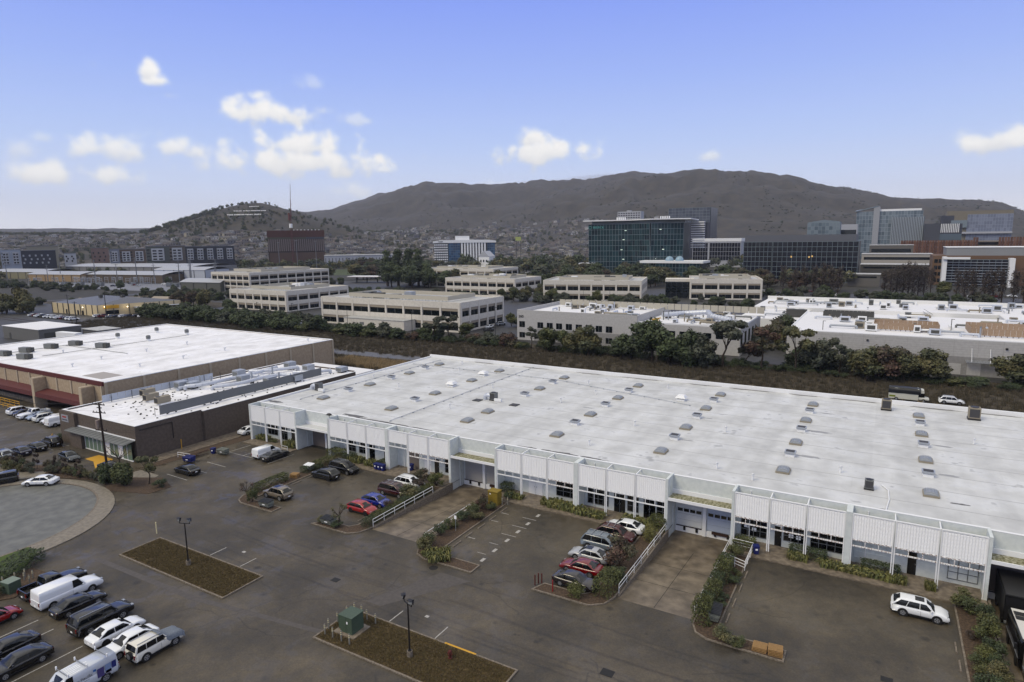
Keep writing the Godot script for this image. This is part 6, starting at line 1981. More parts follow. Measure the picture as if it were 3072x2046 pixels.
func foreground_plants() -> void:
	# clipped hedges along the ramps and strips, in runs: x, z, length along z, width, height, tone
	var n := 0
	for q in [[-77.9, -71.2, 3.2, 1.7, 1.1, "clipped"], [-78.2, -68.0, 1.8, 1.5, 0.9, "dark"], [-77.4, -69.6, 1.3, 1.1, 0.7, "dark"], [-78.2, -61.0, 5.4, 1.3, 1.2, "clipped"]]:
		shrub(q[5], n % 3, "box", V(q[0], 0.1, q[1]), V(q[3], q[4], q[2]), "clipped hedge on the strip between the first two lots", "hedges of the first planting strip", "hedge", 0.0)
		n += 1
	for i in 8:
		shrub("clipped" if i % 2 else "dark", i % 3, "box", V(-55.75, 0.1, -58.0 - i * 1.75), V(1.25, 1.0 + 0.12 * sin(i * 2.1), 1.8), "clipped hedge, %s piece from the aisle under the rail by the red hatchback" % nth(i), "hedge by the red hatchback's ramp", "hedge", 0.0)
	shrub("clipped", 1, "loose", V(-56.2, 0.1, -73.0), V(3.0, 2.4, 3.0), "tall green shrub at the ramp head by the white crossover", "", "shrub")
	shrub("russet", 2, "loose", V(-59.6, 0.1, -73.4), V(3.8, 2.0, 2.4), "reddish shrub before the white screens by the white crossover", "", "shrub")
	shrub("olive", 1, "loose", V(-56.9, 0.1, -67.6), V(3.4, 1.9, 3.6), "olive shrub in front of the maroon minivan", "", "shrub")
	shrub("bare", 1, "loose", V(-57.3, 0.1, -70.2), V(2.2, 2.2, 2.2), "leafless dark shrub before the white crossover", "", "shrub")
	shrub("bare", 2, "loose", V(-56.7, 0.1, -63.0), V(1.6, 1.9, 1.6), "dark bare bush before the blue hatchback", "", "shrub")
	# island with the olive shrubs (east side of the first ramp)
	for q in [[-45.6, -57.0, 2.4, 2.3, "green"], [-44.9, -55.7, 2.0, 1.9, "olive"], [-44.0, -55.2, 2.0, 0.8, "clipped"], [-42.6, -55.4, 2.6, 1.0, "strap"], [-45.9, -60.0, 1.9, 1.7, "dark"], [-45.9, -62.4, 1.9, 1.6, "green"], [-45.8, -64.8, 2.0, 1.6, "dark"], [-45.7, -67.0, 2.0, 1.9, "green"], [-44.4, -66.0, 2.2, 1.5, "olive"], [-45.7, -69.2, 2.2, 2.3, "russet"], [-44.5, -69.6, 1.8, 1.2, "green"], [-46.0, -72.9, 1.8, 1.3, "dark"], [-44.2, -74.0, 1.6, 1.1, "dark"]]:
		shrub(q[4], n % 3, "strap" if q[4] == "strap" else "loose", V(q[0], 0.1, q[1]), V(q[2], q[3], q[2]), "%s shrub on the island between the ramp and the wheel stops" % q[4].replace("strap", "lily leaved").replace("clipped", "low bright"), "shrubs on the wheel stop island")
		n += 1
	# island left of the second ramp
	shrub("russet", 0, "loose", V(-23.6, 0.1, -63.6), V(4.4, 3.6, 4.2), "big dark purple leaved shrub overhanging the silver cars", "", "shrub")
	shrub("dark", 2, "loose", V(-22.9, 0.1, -60.8), V(2.4, 1.6, 2.6), "dark shrub under the big purple leaved shrub", "", "shrub")
	shrub("clipped", 0, "box", V(-23.0, 0.1, -58.3), V(1.9, 1.7, 3.4), "clipped box hedge at the foot of the wide ramp", "", "hedge", 0.0)
	shrub("clipped", 1, "ball", V(-25.4, 0.1, -55.6), V(1.9, 1.7, 1.6), "rounded clipped bush beside the brown sedan", "", "shrub")
	shrub("strap", 0, "ball", V(-22.6, 0.1, -71.0), V(1.9, 2.4, 1.9), "bright yellow green pompom shrub by the ramp rail", "", "shrub")
	# beds at the foot of the building: [x, z, sx, height, sz, kind]
	var bed := 0
	for q in [[-98.6, -75.9, 2.8, 0.9, 1.5, "strap"], [-95.6, -75.6, 2.2, 0.8, 1.4, "green"], [-90.4, -75.3, 2.9, 1.2, 1.8, "strap"], [-78.9, -75.1, 3.0, 1.4, 2.0, "clipped"], [-76.0, -75.2, 2.0, 1.1, 1.8, "dark"], [-74.4, -75.0, 3.0, 1.1, 1.6, "strap"], [-70.6, -75.0, 3.0, 1.0, 1.6, "strap"], [-68.6, -75.4, 1.6, 1.1, 1.6, "dark"], [-43.6, -74.7, 2.6, 0.7, 1.3, "strap"], [-45.6, -76.0, 1.6, 1.3, 1.4, "dark"], [-38.6, -74.9, 1.6, 0.9, 1.5, "strap"], [-35.9, -74.7, 4.6, 1.0, 2.0, "strap"], [-31.9, -74.4, 4.0, 0.8, 1.8, "strap"], [-25.3, -74.9, 4.6, 1.0, 1.8, "strap"], [-22.8, -75.0, 2.0, 1.5, 2.0, "clipped"], [-12.4, -75.0, 2.2, 1.0, 2.2, "clipped"], [-6.6, -74.9, 2.2, 0.9, 1.4, "strap"], [-5.6, -75.8, 3.6, 1.1, 1.4, "dark"], [-2.8, -74.7, 3.0, 0.8, 1.4, "strap"], [0.4, -74.7, 4.2, 0.8, 1.5, "strap"], [1.6, -75.9, 3.4, 1.1, 1.2, "dark"], [3.2, -74.6, 1.6, 0.8, 1.3, "strap"], [6.1, -74.7, 1.0, 0.9, 1.2, "strap"]]:
		shrub(q[5], n % 3, "strap" if q[5] == "strap" else "box" if q[5] in ["clipped", "dark"] else "loose", V(q[0], 0.13, q[1]), V(q[2], q[3], q[4]), ("bed of arching lily leaves" if q[5] == "strap" else "clipped dark shrub" if q[5] == "dark" else "clipped green shrub") + ", %s below the screens from the alley end" % nth(bed), "planting at the foot of the screens", "planting", 0.0)
		bed += 1
		n += 1
	# hedge runs right of the wide ramp
	for q in [[-13.1, -57.9, 1.5, 2.0, 2.2, "clipped"], [-13.2, -60.0, 1.2, 1.3, 2.2, "dark"], [-13.1, -62.2, 1.4, 1.5, 2.3, "clipped"], [-13.2, -64.4, 1.3, 1.4, 2.2, "dark"], [-13.1, -66.8, 1.5, 1.8, 2.6, "clipped"], [-13.2, -69.0, 1.3, 1.4, 1.8, "dark"]]:
		shrub(q[5], n % 3, "box", V(q[0], 0.1, q[1]), V(q[2], q[3], q[4]), "clipped hedge along the rail on the far side of the wide ramp", "hedge of the wide ramp", "hedge", 0.0)
		n += 1
	for q in [[-12.1, -60.9, 1.5, 0.9, "dark"], [-12.0, -62.4, 1.2, 0.8, "dark"], [-11.9, -66.3, 1.6, 1.0, "dark"], [-11.8, -68.0, 1.2, 0.8, "green"], [-12.3, -57.2, 0.7, 0.5, "green"], [-10.6, -55.7, 2.4, 1.2, "olive"], [-9.4, -55.6, 1.6, 0.9, "green"], [-12.9, -72.0, 2.0, 1.6, "green"]]:
		shrub(q[4], n % 3, "loose", V(q[0], 0.1, q[1]), V(q[2], q[3], q[2]), "loose %s shrub on the island with the pallets" % q[4], "shrubs on the pallet island")
		n += 1
	# strip along the last ramp
	for q in [[8.9, -72.2, 3.0, 2.0, "green", "loose"], [10.2, -70.6, 1.7, 2.2, "dark", "loose"], [10.2, -68.4, 2.0, 2.3, "green", "loose"], [9.9, -66.4, 2.4, 2.2, "clipped", "loose"], [10.3, -64.8, 2.0, 1.8, "dark", "loose"], [9.6, -63.6, 1.7, 1.5, "clipped", "ball"], [10.4, -62.6, 1.7, 1.5, "dark", "loose"], [9.0, -61.9, 1.9, 1.3, "green", "loose"], [10.3, -60.7, 2.2, 1.7, "olive", "loose"], [9.4, -59.4, 2.3, 1.6, "dark", "loose"], [10.3, -58.2, 2.4, 1.6, "green", "loose"], [9.2, -56.8, 2.6, 1.6, "olive", "loose"], [10.2, -55.2, 2.4, 1.5, "green", "loose"], [9.0, -67.0, 1.2, 0.6, "bare", "loose"]]:
		shrub(q[4], n % 3, q[5], V(q[0], 0.1, q[1]), V(q[2], q[3], q[2]), "%s shrub on the strip beside the coaches" % q[4].replace("clipped", "bright rounded"), "shrubs beside the coaches")
		n += 1
	# two small pruned trees at the island ends, the shrubs there
	pruned_tree(-59.0, -55.9, 2.8, "small pruned tree beside the dumpster and red hatchback", "olive")
	pruned_tree(-76.6, -55.7, 2.6, "small twisted tree beside the dumpster and gold suv", "russet")
	shrub("green", 2, "loose", V(-75.6, 0.1, -55.6), V(1.7, 2.4, 1.6), "green shrub beside the twisted tree and dumpster", "", "shrub")
	shrub("dark", 1, "loose", V(-59.0, 0.1, -55.5), V(1.9, 1.0, 1.2), "low dark shrub under the small pruned tree", "", "shrub")
	shrub("olive", 0, "loose", V(-62.1, 0.1, -55.8), V(1.6, 0.8, 1.2), "low olive shrub at the pointed end of the island", "", "shrub")
	# hedge and lawn at the corner of the turning circle
	shrub("dark", 1, "box", V(-83.2, 0.0, -30.0), V(2.6, 1.3, 5.4), "long dark clipped hedge by the green utility box", "", "hedge", 0.55)
	shrub("dark", 2, "box", V(-79.6, 0.0, -25.4), V(3.0, 1.0, 3.4), "dark clipped hedge behind the red hatchback", "", "hedge", 0.2)
	struct("corner_lawn", prism_mesh([-88.2, -33.2, -86.0, -33.4, -82.6, -30.2, -82.2, -26.0, -88.4, -24.0], 0.0, 0.14), mottled("lawn", Color(0.20, 0.27, 0.08), Color(0.28, 0.34, 0.12), 2.0, 1.0, 41))
	struct("utility_bed", prism_mesh([-82.2, -31.0, -78.4, -31.4, -76.6, -27.0, -79.0, -24.0, -82.2, -24.5], 0.0, 0.10), M.soil)
	# by the utility pole
	tree("low", "green", 2, -98.6, -50.4, 4.6, "bushy green tree at the foot of the utility pole", "", 1.0)
	tree("low", "dark", 1, -101.6, -49.4, 3.8, "dark bushy tree pressed against the utility pole", "", 0.8)
	tree("open", "olive", 1, -95.8, -52.6, 4.8, "yellow green tree behind the utility pole", "", 0.9)
	shrub("dark", 1, "loose", V(-93.0, 0, -52.6), V(2.4, 1.5, 2.0), "dark bush alone on the soil by the utility pole", "", "shrub")
	struct("pole_bed", prism_mesh([-103.6, -49.8, -98.8, -48.0, -92.0, -50.2, -91.6, -53.6, -96.4, -55.2, -102.6, -52.0], 0.0, 0.05), M.soil)
	pruned_tree(-103.4, -52.6, 5.2, "bare branching tree before the canopy of the dark brown building", "bare")
	# beds between the wet drive and the pavement
	struct("drive_bed", prism_mesh([-128.0, -43.6, -117.0, -45.0, -104.2, -49.6, -103.4, -50.4, -116.4, -49.4, -128.0, -46.4], 0.0, 0.12), M.soil)
	rng.seed = 61
	for i in 30:
		var t := i / 29.0
		var p := Vector2(-127.0, -44.9).lerp(Vector2(-104.6, -50.0), t) + Vector2(rng.randfn() * 0.4, rng.randfn() * 0.7 - 0.4 * sin(t * PI))
		var tn: String = ["olive", "dark", "russet", "grey"][rng.randi() % 4]
		shrub(tn, i % 3, "loose", V(p.x, 0.1, p.y), Vector3.ONE * rng.randf_range(1.2, 2.0), "%s shrub in the bed along the wet drive" % what_tone(tn), "shrubs along the wet drive")
	for q in [[-122.6, -46.0], [-118.6, -47.4], [-115.0, -48.4], [-112.0, -48.6], [-109.4, -49.2]]:
		tree("open", "bare", 1, q[0], q[1], 2.6, "staked leafless sapling in the bed along the wet drive", "staked saplings", 0.6, 0.1, "sapling")
	shrub("green", 0, "ball", V(-142.8, 0, -67.0), V(3.0, 2.6, 3.0), "round clipped bush under the maroon canopy", "", "shrub")
	shrub("green", 1, "ball", V(-139.2, 0, -66.4), V(2.2, 2.0, 2.2), "smaller round bush under the maroon canopy", "", "shrub")
	shrub("dark", 0, "loose", V(-133.6, 0, -58.2), V(3.0, 1.2, 1.8), "dark bush at the corner of the dark brown building", "", "shrub")

func what_tone(t: String) -> String:
	return {"olive": "yellowish olive", "dark": "dark green", "russet": "reddish brown", "grey": "grey green", "green": "fresh green"}[t]

func pruned_tree(x: float, z: float, h: float, label: String, tone: String) -> void:
	var r := RandomNumberGenerator.new()
	r.seed = int(absf(x * 100))
	var t := thing("small_tree", label, "tree", V(x, 0.1, z))
	var b := MB.new()
	var top := V(r.randf_range(-0.15, 0.15), h * 0.5, r.randf_range(-0.15, 0.15))
	b.tube(Vector3.ZERO, top, 0.13, 0.09, 7, false)
	var lobes := []
	for i in 9:
		var a := TAU * i / 9 + r.randf()
		var e := top + V(cos(a) * h * 0.3, r.randf_range(0.1, 0.5) * h, sin(a) * h * 0.3)
		var m := top.lerp(e, 0.5) + V(r.randfn(), r.randfn(), r.randfn()) * 0.08
		b.tube(top, m, 0.06, 0.045, 5, false)
		b.tube(m, e, 0.045, 0.02, 5, false)
		lobes.append([e, Vector3.ONE * r.randf_range(0.22, 0.42)])
	part(t, "trunk", b.mesh(), M.bark)
	var c := MB.new()
	leaves(c, r, lobes, 160 if tone == "bare" else 700, 0.07, TONES[tone])
	part(t, "crown", c.mesh(null, true), M.leaf)

# ---------------------------------------------------------------- the dark brown building and the big one behind it
func left_buildings() -> void:
	mottled("brown_wall", Color(0.30, 0.265, 0.235), Color(0.35, 0.31, 0.28), 7.0, 0.9, 71)
	mottled("beige_wall", Color(0.585, 0.52, 0.435), Color(0.65, 0.585, 0.495), 9.0, 0.9, 72)
	mottled("maroon", Color(0.28, 0.075, 0.07), Color(0.34, 0.11, 0.095), 6.0, 0.7, 73)
	mt("pilaster", Color(0.66, 0.61, 0.53), 0.8)
	M.roof_white = roof_material(Color(0.86, 0.86, 0.87), 91)
	var b := thing("brown_building", "dark brown flat roofed building with ducts and a glazed entrance", "building")
	var H := 6.0
	bx2(b, "wall", M.brown_wall, V(-131.8, 0, -58.2), V(-108.0, H, -57.9))
	bx2(b, "wall", M.brown_wall, V(-108.3, 0, -70.2), V(-108.0, H, -58.2))
	bx2(b, "wall", M.brown_wall, V(-108.0, 0, -110.0), V(-107.7, H - 0.25, -70.2))
	bx2(b, "wall", M.brown_wall, V(-131.8, 0, -110.0), V(-131.5, H, -58.2))
	bx2(b, "wall", M.brown_wall, V(-131.5, 0, -110.0), V(-108.0, H, -109.7))
	part(b, "roof", sheet([-131.5, -109.7, -108.3, -58.2], [], H - 0.25), M.roof_white)
	for q in [[-131.85, -58.25, -107.95, -57.85], [-108.35, -70.2, -107.95, -58.25], [-108.05, -110.0, -107.65, -70.2], [-131.85, -110.0, -131.45, -58.25]]:
		bx2(b, "coping", M.trim_white, V(q[0], H - (0.0 if q[2] != -107.65 else 0.25), q[1]), V(q[2], H + 0.07 - (0.0 if q[2] != -107.65 else 0.25), q[3]))
	# a raised porch end and the entrance with glass and a lean-to canopy
	bx2(b, "sign_wall", M.brown_wall, V(-131.8, 0, -57.9), V(-126.6, H + 0.05, -57.3))
	bx2(b, "sign_board", mt("sign_grey", Color(0.56, 0.57, 0.60), 0.6), V(-131.0, 4.1, -57.3), V(-128.6, 5.4, -57.24))
	bx2(b, "sign_mark", mt("sign_red", Color(0.55, 0.13, 0.10), 0.6), V(-130.6, 4.85, -57.24), V(-129.2, 5.15, -57.22))
	bx2(b, "sign_mark", mt("sign_dark", Color(0.25, 0.26, 0.32), 0.6), V(-130.7, 4.35, -57.24), V(-128.9, 4.6, -57.22))
	bx2(b, "porch_wall", M.brown_wall, V(-127.2, 0, -57.9), V(-123.4, 3.05, -56.6))
	var cp := MB.new()
	cp.quad(V(-127.4, 3.5, -57.89), V(-108.2, 3.5, -57.89), V(-108.2, 3.2, -55.8), V(-127.4, 3.2, -55.8))
	cp.quad(V(-127.4, 3.4, -57.89), V(-108.2, 3.4, -57.89), V(-108.2, 3.1, -55.8), V(-127.4, 3.1, -55.8))
	cp.quad(V(-127.4, 3.2, -55.8), V(-108.2, 3.2, -55.8), V(-108.2, 3.1, -55.8), V(-127.4, 3.1, -55.8))
	part(b, "canopy", cp.mesh(), M.grey_metal)
	for i in 15:
		var o := bpart(b, "canopy_rib", M.grey_metal, V(-127.0 + i * 1.32, 3.37, -56.85), V(0.06, 0.06, 2.1))
		o.rotation.x = 0.145
	bx2(b, "canopy_flashing", M.trim_white, V(-127.4, 3.5, -57.9), V(-108.2, 3.7, -57.8))
	var gm := mt("glass_green", Color(0.40, 0.47, 0.41), 0.15)
	for i in 11:
		var x := -123.2 + i * 1.35
		bx2(b, "glass_pane", M.panel_white if i in [5, 8] else gm, V(x + 0.05, 0.15, -57.25), V(x + 1.28, 3.0, -57.2))
		bx2(b, "mullion", M.trim_white, V(x - 0.05, 0.05, -57.3), V(x + 0.05, 3.05, -57.15))
	bx2(b, "glass_sill", M.trim_white, V(-123.4, 0.0, -57.32), V(-108.2, 0.15, -57.13))
	# conduit and pipes on the flank
	var pp := MB.new()
	pp.path([V(-107.9, 5.2, -58.6), V(-107.9, 5.2, -64.4), V(-107.9, 2.2, -64.4)], 0.06, 6)
	part(b, "pipe", pp.mesh(), M.black_metal)
	bx2(b, "drain_pipe", M.brown_wall, V(-107.7, 0, -70.5), V(-107.5, 5.7, -70.3))
	struct("alley_walk", prism_mesh([-107.7, -58.5, -104.4, -58.5, -103.6, -90.0, -107.7, -90.0], 0.0, 0.12), M.concrete)
	struct("alley_dirt", prism_mesh([-104.4, -58.5, -102.6, -58.0, -101.2, -77.0, -101.2, -90.0, -103.6, -90.0], 0.0, 0.03), M.soil)
	# roof: screens, packaged units, ducts and stacks
	var ry := H - 0.25
	var sc := thing("roof_screen", "long grey ribbed screen along the edge of the brown building's roof", "screen", Vector3.ZERO)
	var n := 40
	for i in n:
		var z := lerpf(-64.5, -103.0, (i + 0.5) / n)
		bpart(sc, "slat", mt("screen_grey", Color(0.42, 0.43, 0.44), 0.6), V(-111.6, ry + 1.05, z), V(0.06, 1.7, 0.97))
	for i in 6: bpart(sc, "seam", M.grey_metal, V(-111.56, ry + 0.35 + i * 0.28, -83.75), V(0.08, 0.025, 38.4))
	for i in 9: bpart(sc, "brace", M.black_metal, V(-112.2, ry + 0.8, -64.0 - i * 4.6), V(0.06, 1.6, 0.06))
	var sc2 := thing("roof_screen", "pale ribbed screen on posts along the beige wall", "screen", Vector3.ZERO)
	for i in 16:
		bpart(sc2, "slat", mt("screen_pale", Color(0.66, 0.69, 0.74), 0.5), V(-130.6, ry + 0.9, -65.2 - i * 1.5), V(0.05, 1.4, 1.44))
	for i in 7: bpart(sc2, "post", M.black_metal, V(-130.2, ry + 0.8, -66.0 - i * 4.0), V(0.08, 1.6, 0.08))
	for q in [[-128.5, -72.2, "tan box shaped rooftop unit behind two others on the brown building"], [-123.9, -70.2, "tan box shaped rooftop unit in the middle of three on the brown building"], [-119.6, -69.9, "tan box shaped rooftop unit, foremost of three on the brown building"]]:
		var u := thing("rooftop_unit", q[2], "rooftop unit", V(q[0], ry, q[1]), 0.0)
		bpart(u, "curb", M.trim_white, V(0, 0.15, 0), V(2.0, 0.3, 1.7))
		bpart(u, "casing", M.tan_metal, V(0.0, 0.95, -0.0), V(1.3, 1.25, 2.6))
		bpart(u, "coil", M.black_metal, V(0, 0.95, 1.31), V(1.1, 0.9, 0.03))
		var f := MB.new()
		f.tube(V(0, 1.57, 0.8), V(0, 1.62, 0.8), 0.42, 0.42, 14)
		part(u, "fan", f.mesh(), M.black_metal)
	# ducts
	rng.seed = 81
	var duct_runs := [[[-127.5, 0.5, -78], [-127.0, 0.6, -84], [-125.0, 0.7, -88], [-125.5, 0.7, -96], [-127, 0.7, -103]], [[-126.4, 0.9, -79], [-123.6, 1.1, -82.5], [-124.0, 1.0, -90], [-120.5, 0.9, -93.5]], [[-121.6, 0.7, -82], [-118.6, 0.9, -86.5], [-118.8, 0.9, -95], [-115.4, 0.8, -98]], [[-116.8, 0.6, -84.5], [-113.6, 0.9, -88.6], [-113.4, 0.8, -97.4]], [[-129, 0.6, -97], [-124.6, 0.8, -99.5], [-121.6, 0.8, -105.5]], [[-114.8, 0.6, -76.5], [-113.2, 0.7, -81.0], [-112.6, 0.7, -85.5]], [[-118.0, 0.7, -100.5], [-114.0, 0.8, -102.5], [-111.8, 0.7, -107.0]]]
	for rn in duct_runs:
		var m := MB.new()
		var pts := []
		for p in rn: pts.append(V(p[0], ry + p[1], p[2]))
		var cv := Curve3D.new()
		for i in pts.size():
			var tang: Vector3 = (pts[mini(i + 1, pts.size() - 1)] - pts[maxi(i - 1, 0)]) * 0.22
			cv.add_point(pts[i], -tang, tang)
		var bk := cv.get_baked_points()
		var prev := bk[0]
		var i2 := 8
		while i2 < bk.size():
			m.tube(prev, bk[i2], 0.38, 0.38, 9, false)
			m.tube(bk[i2] - (bk[i2] - prev).normalized() * 0.03, bk[i2] + (bk[i2] - prev).normalized() * 0.03, 0.43, 0.43, 9, true)
			prev = bk[i2]
			i2 += 8
		m.tube(bk[0] - V(0, 0.7, 0), bk[0], 0.38, 0.38, 9)
		m.tube(prev - V(0, 0.7, 0), prev, 0.38, 0.38, 9)
		one("roof_duct", "fat silvery duct winding over the brown building's roof", "duct", m.mesh(), M.duct, Vector3.ZERO, 0, "ducts on the brown building")
	for q in [[-128.5, -79.5, 1.4], [-126.8, -81.0, 1.2], [-126.2, -92.0, 1.8], [-121.5, -89.5, 1.5], [-114.6, -91.0, 1.5], [-112.0, -96.0, 1.2], [-124.4, -105.0, 1.6], [-118.6, -105.5, 1.3], [-110.4, -108.3, 1.0]]:
		var u := thing("air_handler", "silver grey air handling box among the ducts of the brown building", "air handler", V(q[0], ry, q[1]), 0.0, "air handlers on the brown building")
		bpart(u, "stand", M.black_metal, V(0, 0.15, 0), V(1.6, 0.3, 1.4))
		bpart(u, "casing", M.galvanised, V(0, 0.3 + q[2] / 2, 0), V(1.9, q[2], 2.2))
		bpart(u, "louvre", M.grey_metal, V(0, 0.3 + q[2] / 2, 1.11), V(1.5, q[2] * 0.6, 0.04))
	for q in [[-127.2, -83.0, 2.4], [-125.6, -84.6, 2.2], [-119.2, -90.0, 2.6], [-115.2, -94.0, 2.2], [-121.0, -97.0, 2.4], [-113.0, -101.0, 1.8]]:
		var u := thing("exhaust_stack", "upright exhaust stack with a dark fan base on the brown building", "stack", V(q[0], ry, q[1]), 0.0, "exhaust stacks on the brown building")
		var m := MB.new()
		m.tube(V(0, 0.7, 0), V(0, q[2], 0), 0.2, 0.2, 9)
		part(u, "stack", m.mesh(), M.galvanised)
		bpart(u, "fan_base", M.black_metal, V(0, 0.4, 0), V(0.6, 0.8, 0.6))
	var blk := MB.new()
	for i in 170:
		blk.box(V(rng.randf_range(-129.5, -108.8), ry + 0.08, rng.randf_range(-107, -62)), V(0.22, 0.14, 0.22))
	var st := struct("pipe_blocks", blk.mesh(), M.rubber)
	tag(st, "small black pipe blocks dotted over the brown building's roof", "blocks", "", "stuff")
	bx2(b, "low_roof", M.roof_white, V(-131.0, 4.2, -119.0), V(-110.0, 4.4, -110.0))
	bx2(b, "low_wall", M.brown_wall, V(-131.0, 0, -119.0), V(-110.0, 4.2, -110.02))
	big_beige()

func big_beige() -> void:
	var b := thing("beige_warehouse", "big beige warehouse with white roof, pilasters and a maroon band", "building")
	var H := 8.0
	var x0 := -222.0
	var x1 := -139.6
	var z0 := -134.0
	var z1 := -69.3
	part(b, "roof", sheet([x0 + 0.3, z0 + 0.3, x1 - 0.3, z1 - 0.3], [], H - 0.2), M.roof_white)
	bx2(b, "wall", M.beige_wall, V(x0, 3.2, z1 - 0.3), V(x1, H - 0.75, z1))
	bx2(b, "wall", M.beige_wall, V(x1 - 0.3, 0, z0), V(x1, H - 0.1, z1 - 0.3))
	bx2(b, "wall", M.beige_wall, V(x0, 0, z0), V(x1 - 0.3, H - 0.1, z0 + 0.3))
	bx2(b, "wall", M.beige_wall, V(x0, 0, z0 + 0.3), V(x0 + 0.3, H - 0.1, z1 - 0.3))
	bx2(b, "back_wall", M.beige_wall, V(x0, 0, z1 - 5.0), V(x1 - 0.3, 3.2, z1 - 4.7))
	bx2(b, "maroon_band", M.maroon, V(x0, H - 0.75, z1 - 0.32), V(x1, H + 0.12, z1 + 0.12))
	bx2(b, "coping", M.trim_white, V(x0, H - 0.1, z0), V(x1 + 0.02, H + 0.06, z0 + 0.35))
	bx2(b, "coping", M.trim_white, V(x1 - 0.33, H - 0.1, z0 + 0.35), V(x1 + 0.05, H + 0.06, z1 - 0.32))
	bx2(b, "coping", M.trim_white, V(x0, H - 0.1, z0 + 0.35), V(x0 + 0.35, H + 0.06, z1 - 0.32))
	var i := 0
	var z := z1 - 0.3
	while z > z0 + 1.0:
		bx2(b, "pilaster", M.pilaster, V(x1, 0, z - 0.55), V(x1 + 0.25, H - 0.1, z))
		z -= 8.05
	bx2(b, "pilaster", M.pilaster, V(x1, 0, z0), V(x1 + 0.25, H - 0.1, z0 + 0.55))
	var x := x1 - 0.2
	while x > x0:
		bx2(b, "pilaster", M.pilaster, V(x - 0.45, 3.6, z1), V(x, H - 0.76, z1 + 0.2))
		x -= 6.15
	# two full height piers carry projecting fins and the maroon canopy between them
	for q in [-164.0, -143.6]:
		bx2(b, "fin_pier", M.pilaster, V(q - 0.5, 0, z1 + 0.1), V(q + 0.3, H - 0.9, z1 + 2.6))
		bx2(b, "fin_wall", M.beige_wall, V(q + 0.3, 2.9, z1 + 0.1), V(q + 0.7, H - 1.0, z1 + 2.6))
	for q in [[x0, -164.5], [-163.3, -144.1]]:
		var c := MB.new()
		c.loft([[V(q[0], 4.3, z1 + 0.02), V(q[0], 3.9, z1 + 2.5), V(q[0], 2.9, z1 + 2.6), V(q[0], 2.9, z1 + 0.02)], [V(q[1], 4.3, z1 + 0.02), V(q[1], 3.9, z1 + 2.5), V(q[1], 2.9, z1 + 2.6), V(q[1], 2.9, z1 + 0.02)]], true, true, true, true)
		part(b, "canopy", c.mesh(), M.maroon)
	# dock doors deep in the shade
	for k in 9:
		var dx := -166.5 - k * 4.2
		bx2(b, "dock_door", M.glass_dark if k % 2 else M.door_grey, V(dx - 1.4, 1.0, z1 - 4.7), V(dx + 1.4, 3.2, z1 - 4.6))
	for k in 5:
		bx2(b, "dock_door", M.door_grey, V(-160.5 + k * 4.2, 0.2, z1 - 4.7), V(-158.2 + k * 4.2, 3.0, z1 - 4.6))
	bx2(b, "dock_floor", M.concrete, V(x0, 0, z1 - 4.7), V(-164.5, 1.0, z1 + 0.0))
	# roof plant
	var hr := H - 0.2
	var units := [[-189.2, -75.8], [-200.6, -81.0], [-201.5, -87.4], [-201.1, -93.5], [-189.3, -94.8], [-199.8, -75.5]]
	var g := 0
	for q in units:
		var u := thing("rooftop_unit", "grey twin box rooftop unit on the big beige warehouse", "rooftop unit", V(q[0], hr, q[1]), 0.3, "rooftop units on the beige warehouse")
		bpart(u, "casing", M.grey_metal, V(0, 0.75, 0), V(2.6, 1.3, 1.5))
		bpart(u, "hood", mt("hood_dark", Color(0.25, 0.25, 0.24), 0.7), V(1.9, 0.75, 0), V(1.0, 1.2, 1.4))
		bpart(u, "stand", M.black_metal, V(0.3, 0.07, 0), V(3.2, 0.14, 1.2))
		g += 1
	for q in [[-203, -106.8], [-189, -108.1], [-204.4, -119.9], [-190.8, -121.5]]:
		var u := thing("roof_turbine", "grey round ventilator with dark skirt on the beige warehouse", "vent", V(q[0], hr, q[1]), 0, "round ventilators on the beige warehouse")
		var m := MB.new()
		m.tube(Vector3.ZERO, V(0, 0.7, 0), 0.5, 0.5, 12)
		part(u, "base", m.mesh(), M.trim_white)
		var m2 := MB.new()
		m2.tube(V(0, 0.7, 0), V(0, 1.5, 0), 0.62, 0.62, 12)
		m2.dome(V(0, 1.5, 0), V(0.62, 0.3, 0.62), 12, 3)
		part(u, "head", m2.mesh(), M.grey_metal)
	var pv: Node3D
	for q in [[-169.7, -84.7], [-170.4, -96.6], [-171.8, -109.1], [-152.5, -107.4], [-151.3, -94.8], [-150.7, -83.5], [-165.5, -76.0], [-144.5, -129], [-189.5, -85.2]]:
		if pv == null:
			pv = thing("vent_pipe", "white capped vent pipe on the big beige warehouse roof", "pipe", V(q[0], hr, q[1]), 0, "vent pipes on the beige warehouse")
			var m := MB.new()
			m.tube(Vector3.ZERO, V(0, 0.7, 0), 0.18, 0.18, 8)
			part(pv, "pipe", m.mesh(), M.trim_white)
			var c2 := MB.new()
			c2.tube(V(0, 0.72, 0), V(0, 0.95, 0), 0.42, 0.3, 10)
			part(pv, "cap", c2.mesh(), M.trim_white)
		else:
			dup(pv, V(q[0], hr, q[1]), 0)
	for q in [[-203, -78, -203, -106], [-203, -92, -172, -92.5], [-189, -80, -189, -121]]:
		var m := MB.new()
		m.tube(V(q[0], hr + 0.12, q[1]), V(q[2], hr + 0.12, q[3]), 0.06, 0.06, 6)
		one("roof_conduit", "dark conduit run across the big beige warehouse roof", "pipe", m.mesh(), M.grey_metal, Vector3.ZERO, 0, "conduits on the beige warehouse")
	one("roof_mat", "square grey mat near the front corner of the beige warehouse roof", "mat", box_mesh(V(8.0, 0.02, 4.6)), mt("mat_grey", Color(0.60, 0.58, 0.57), 0.8), V(-148.5, hr + 0.012, -74.0), 0.0)
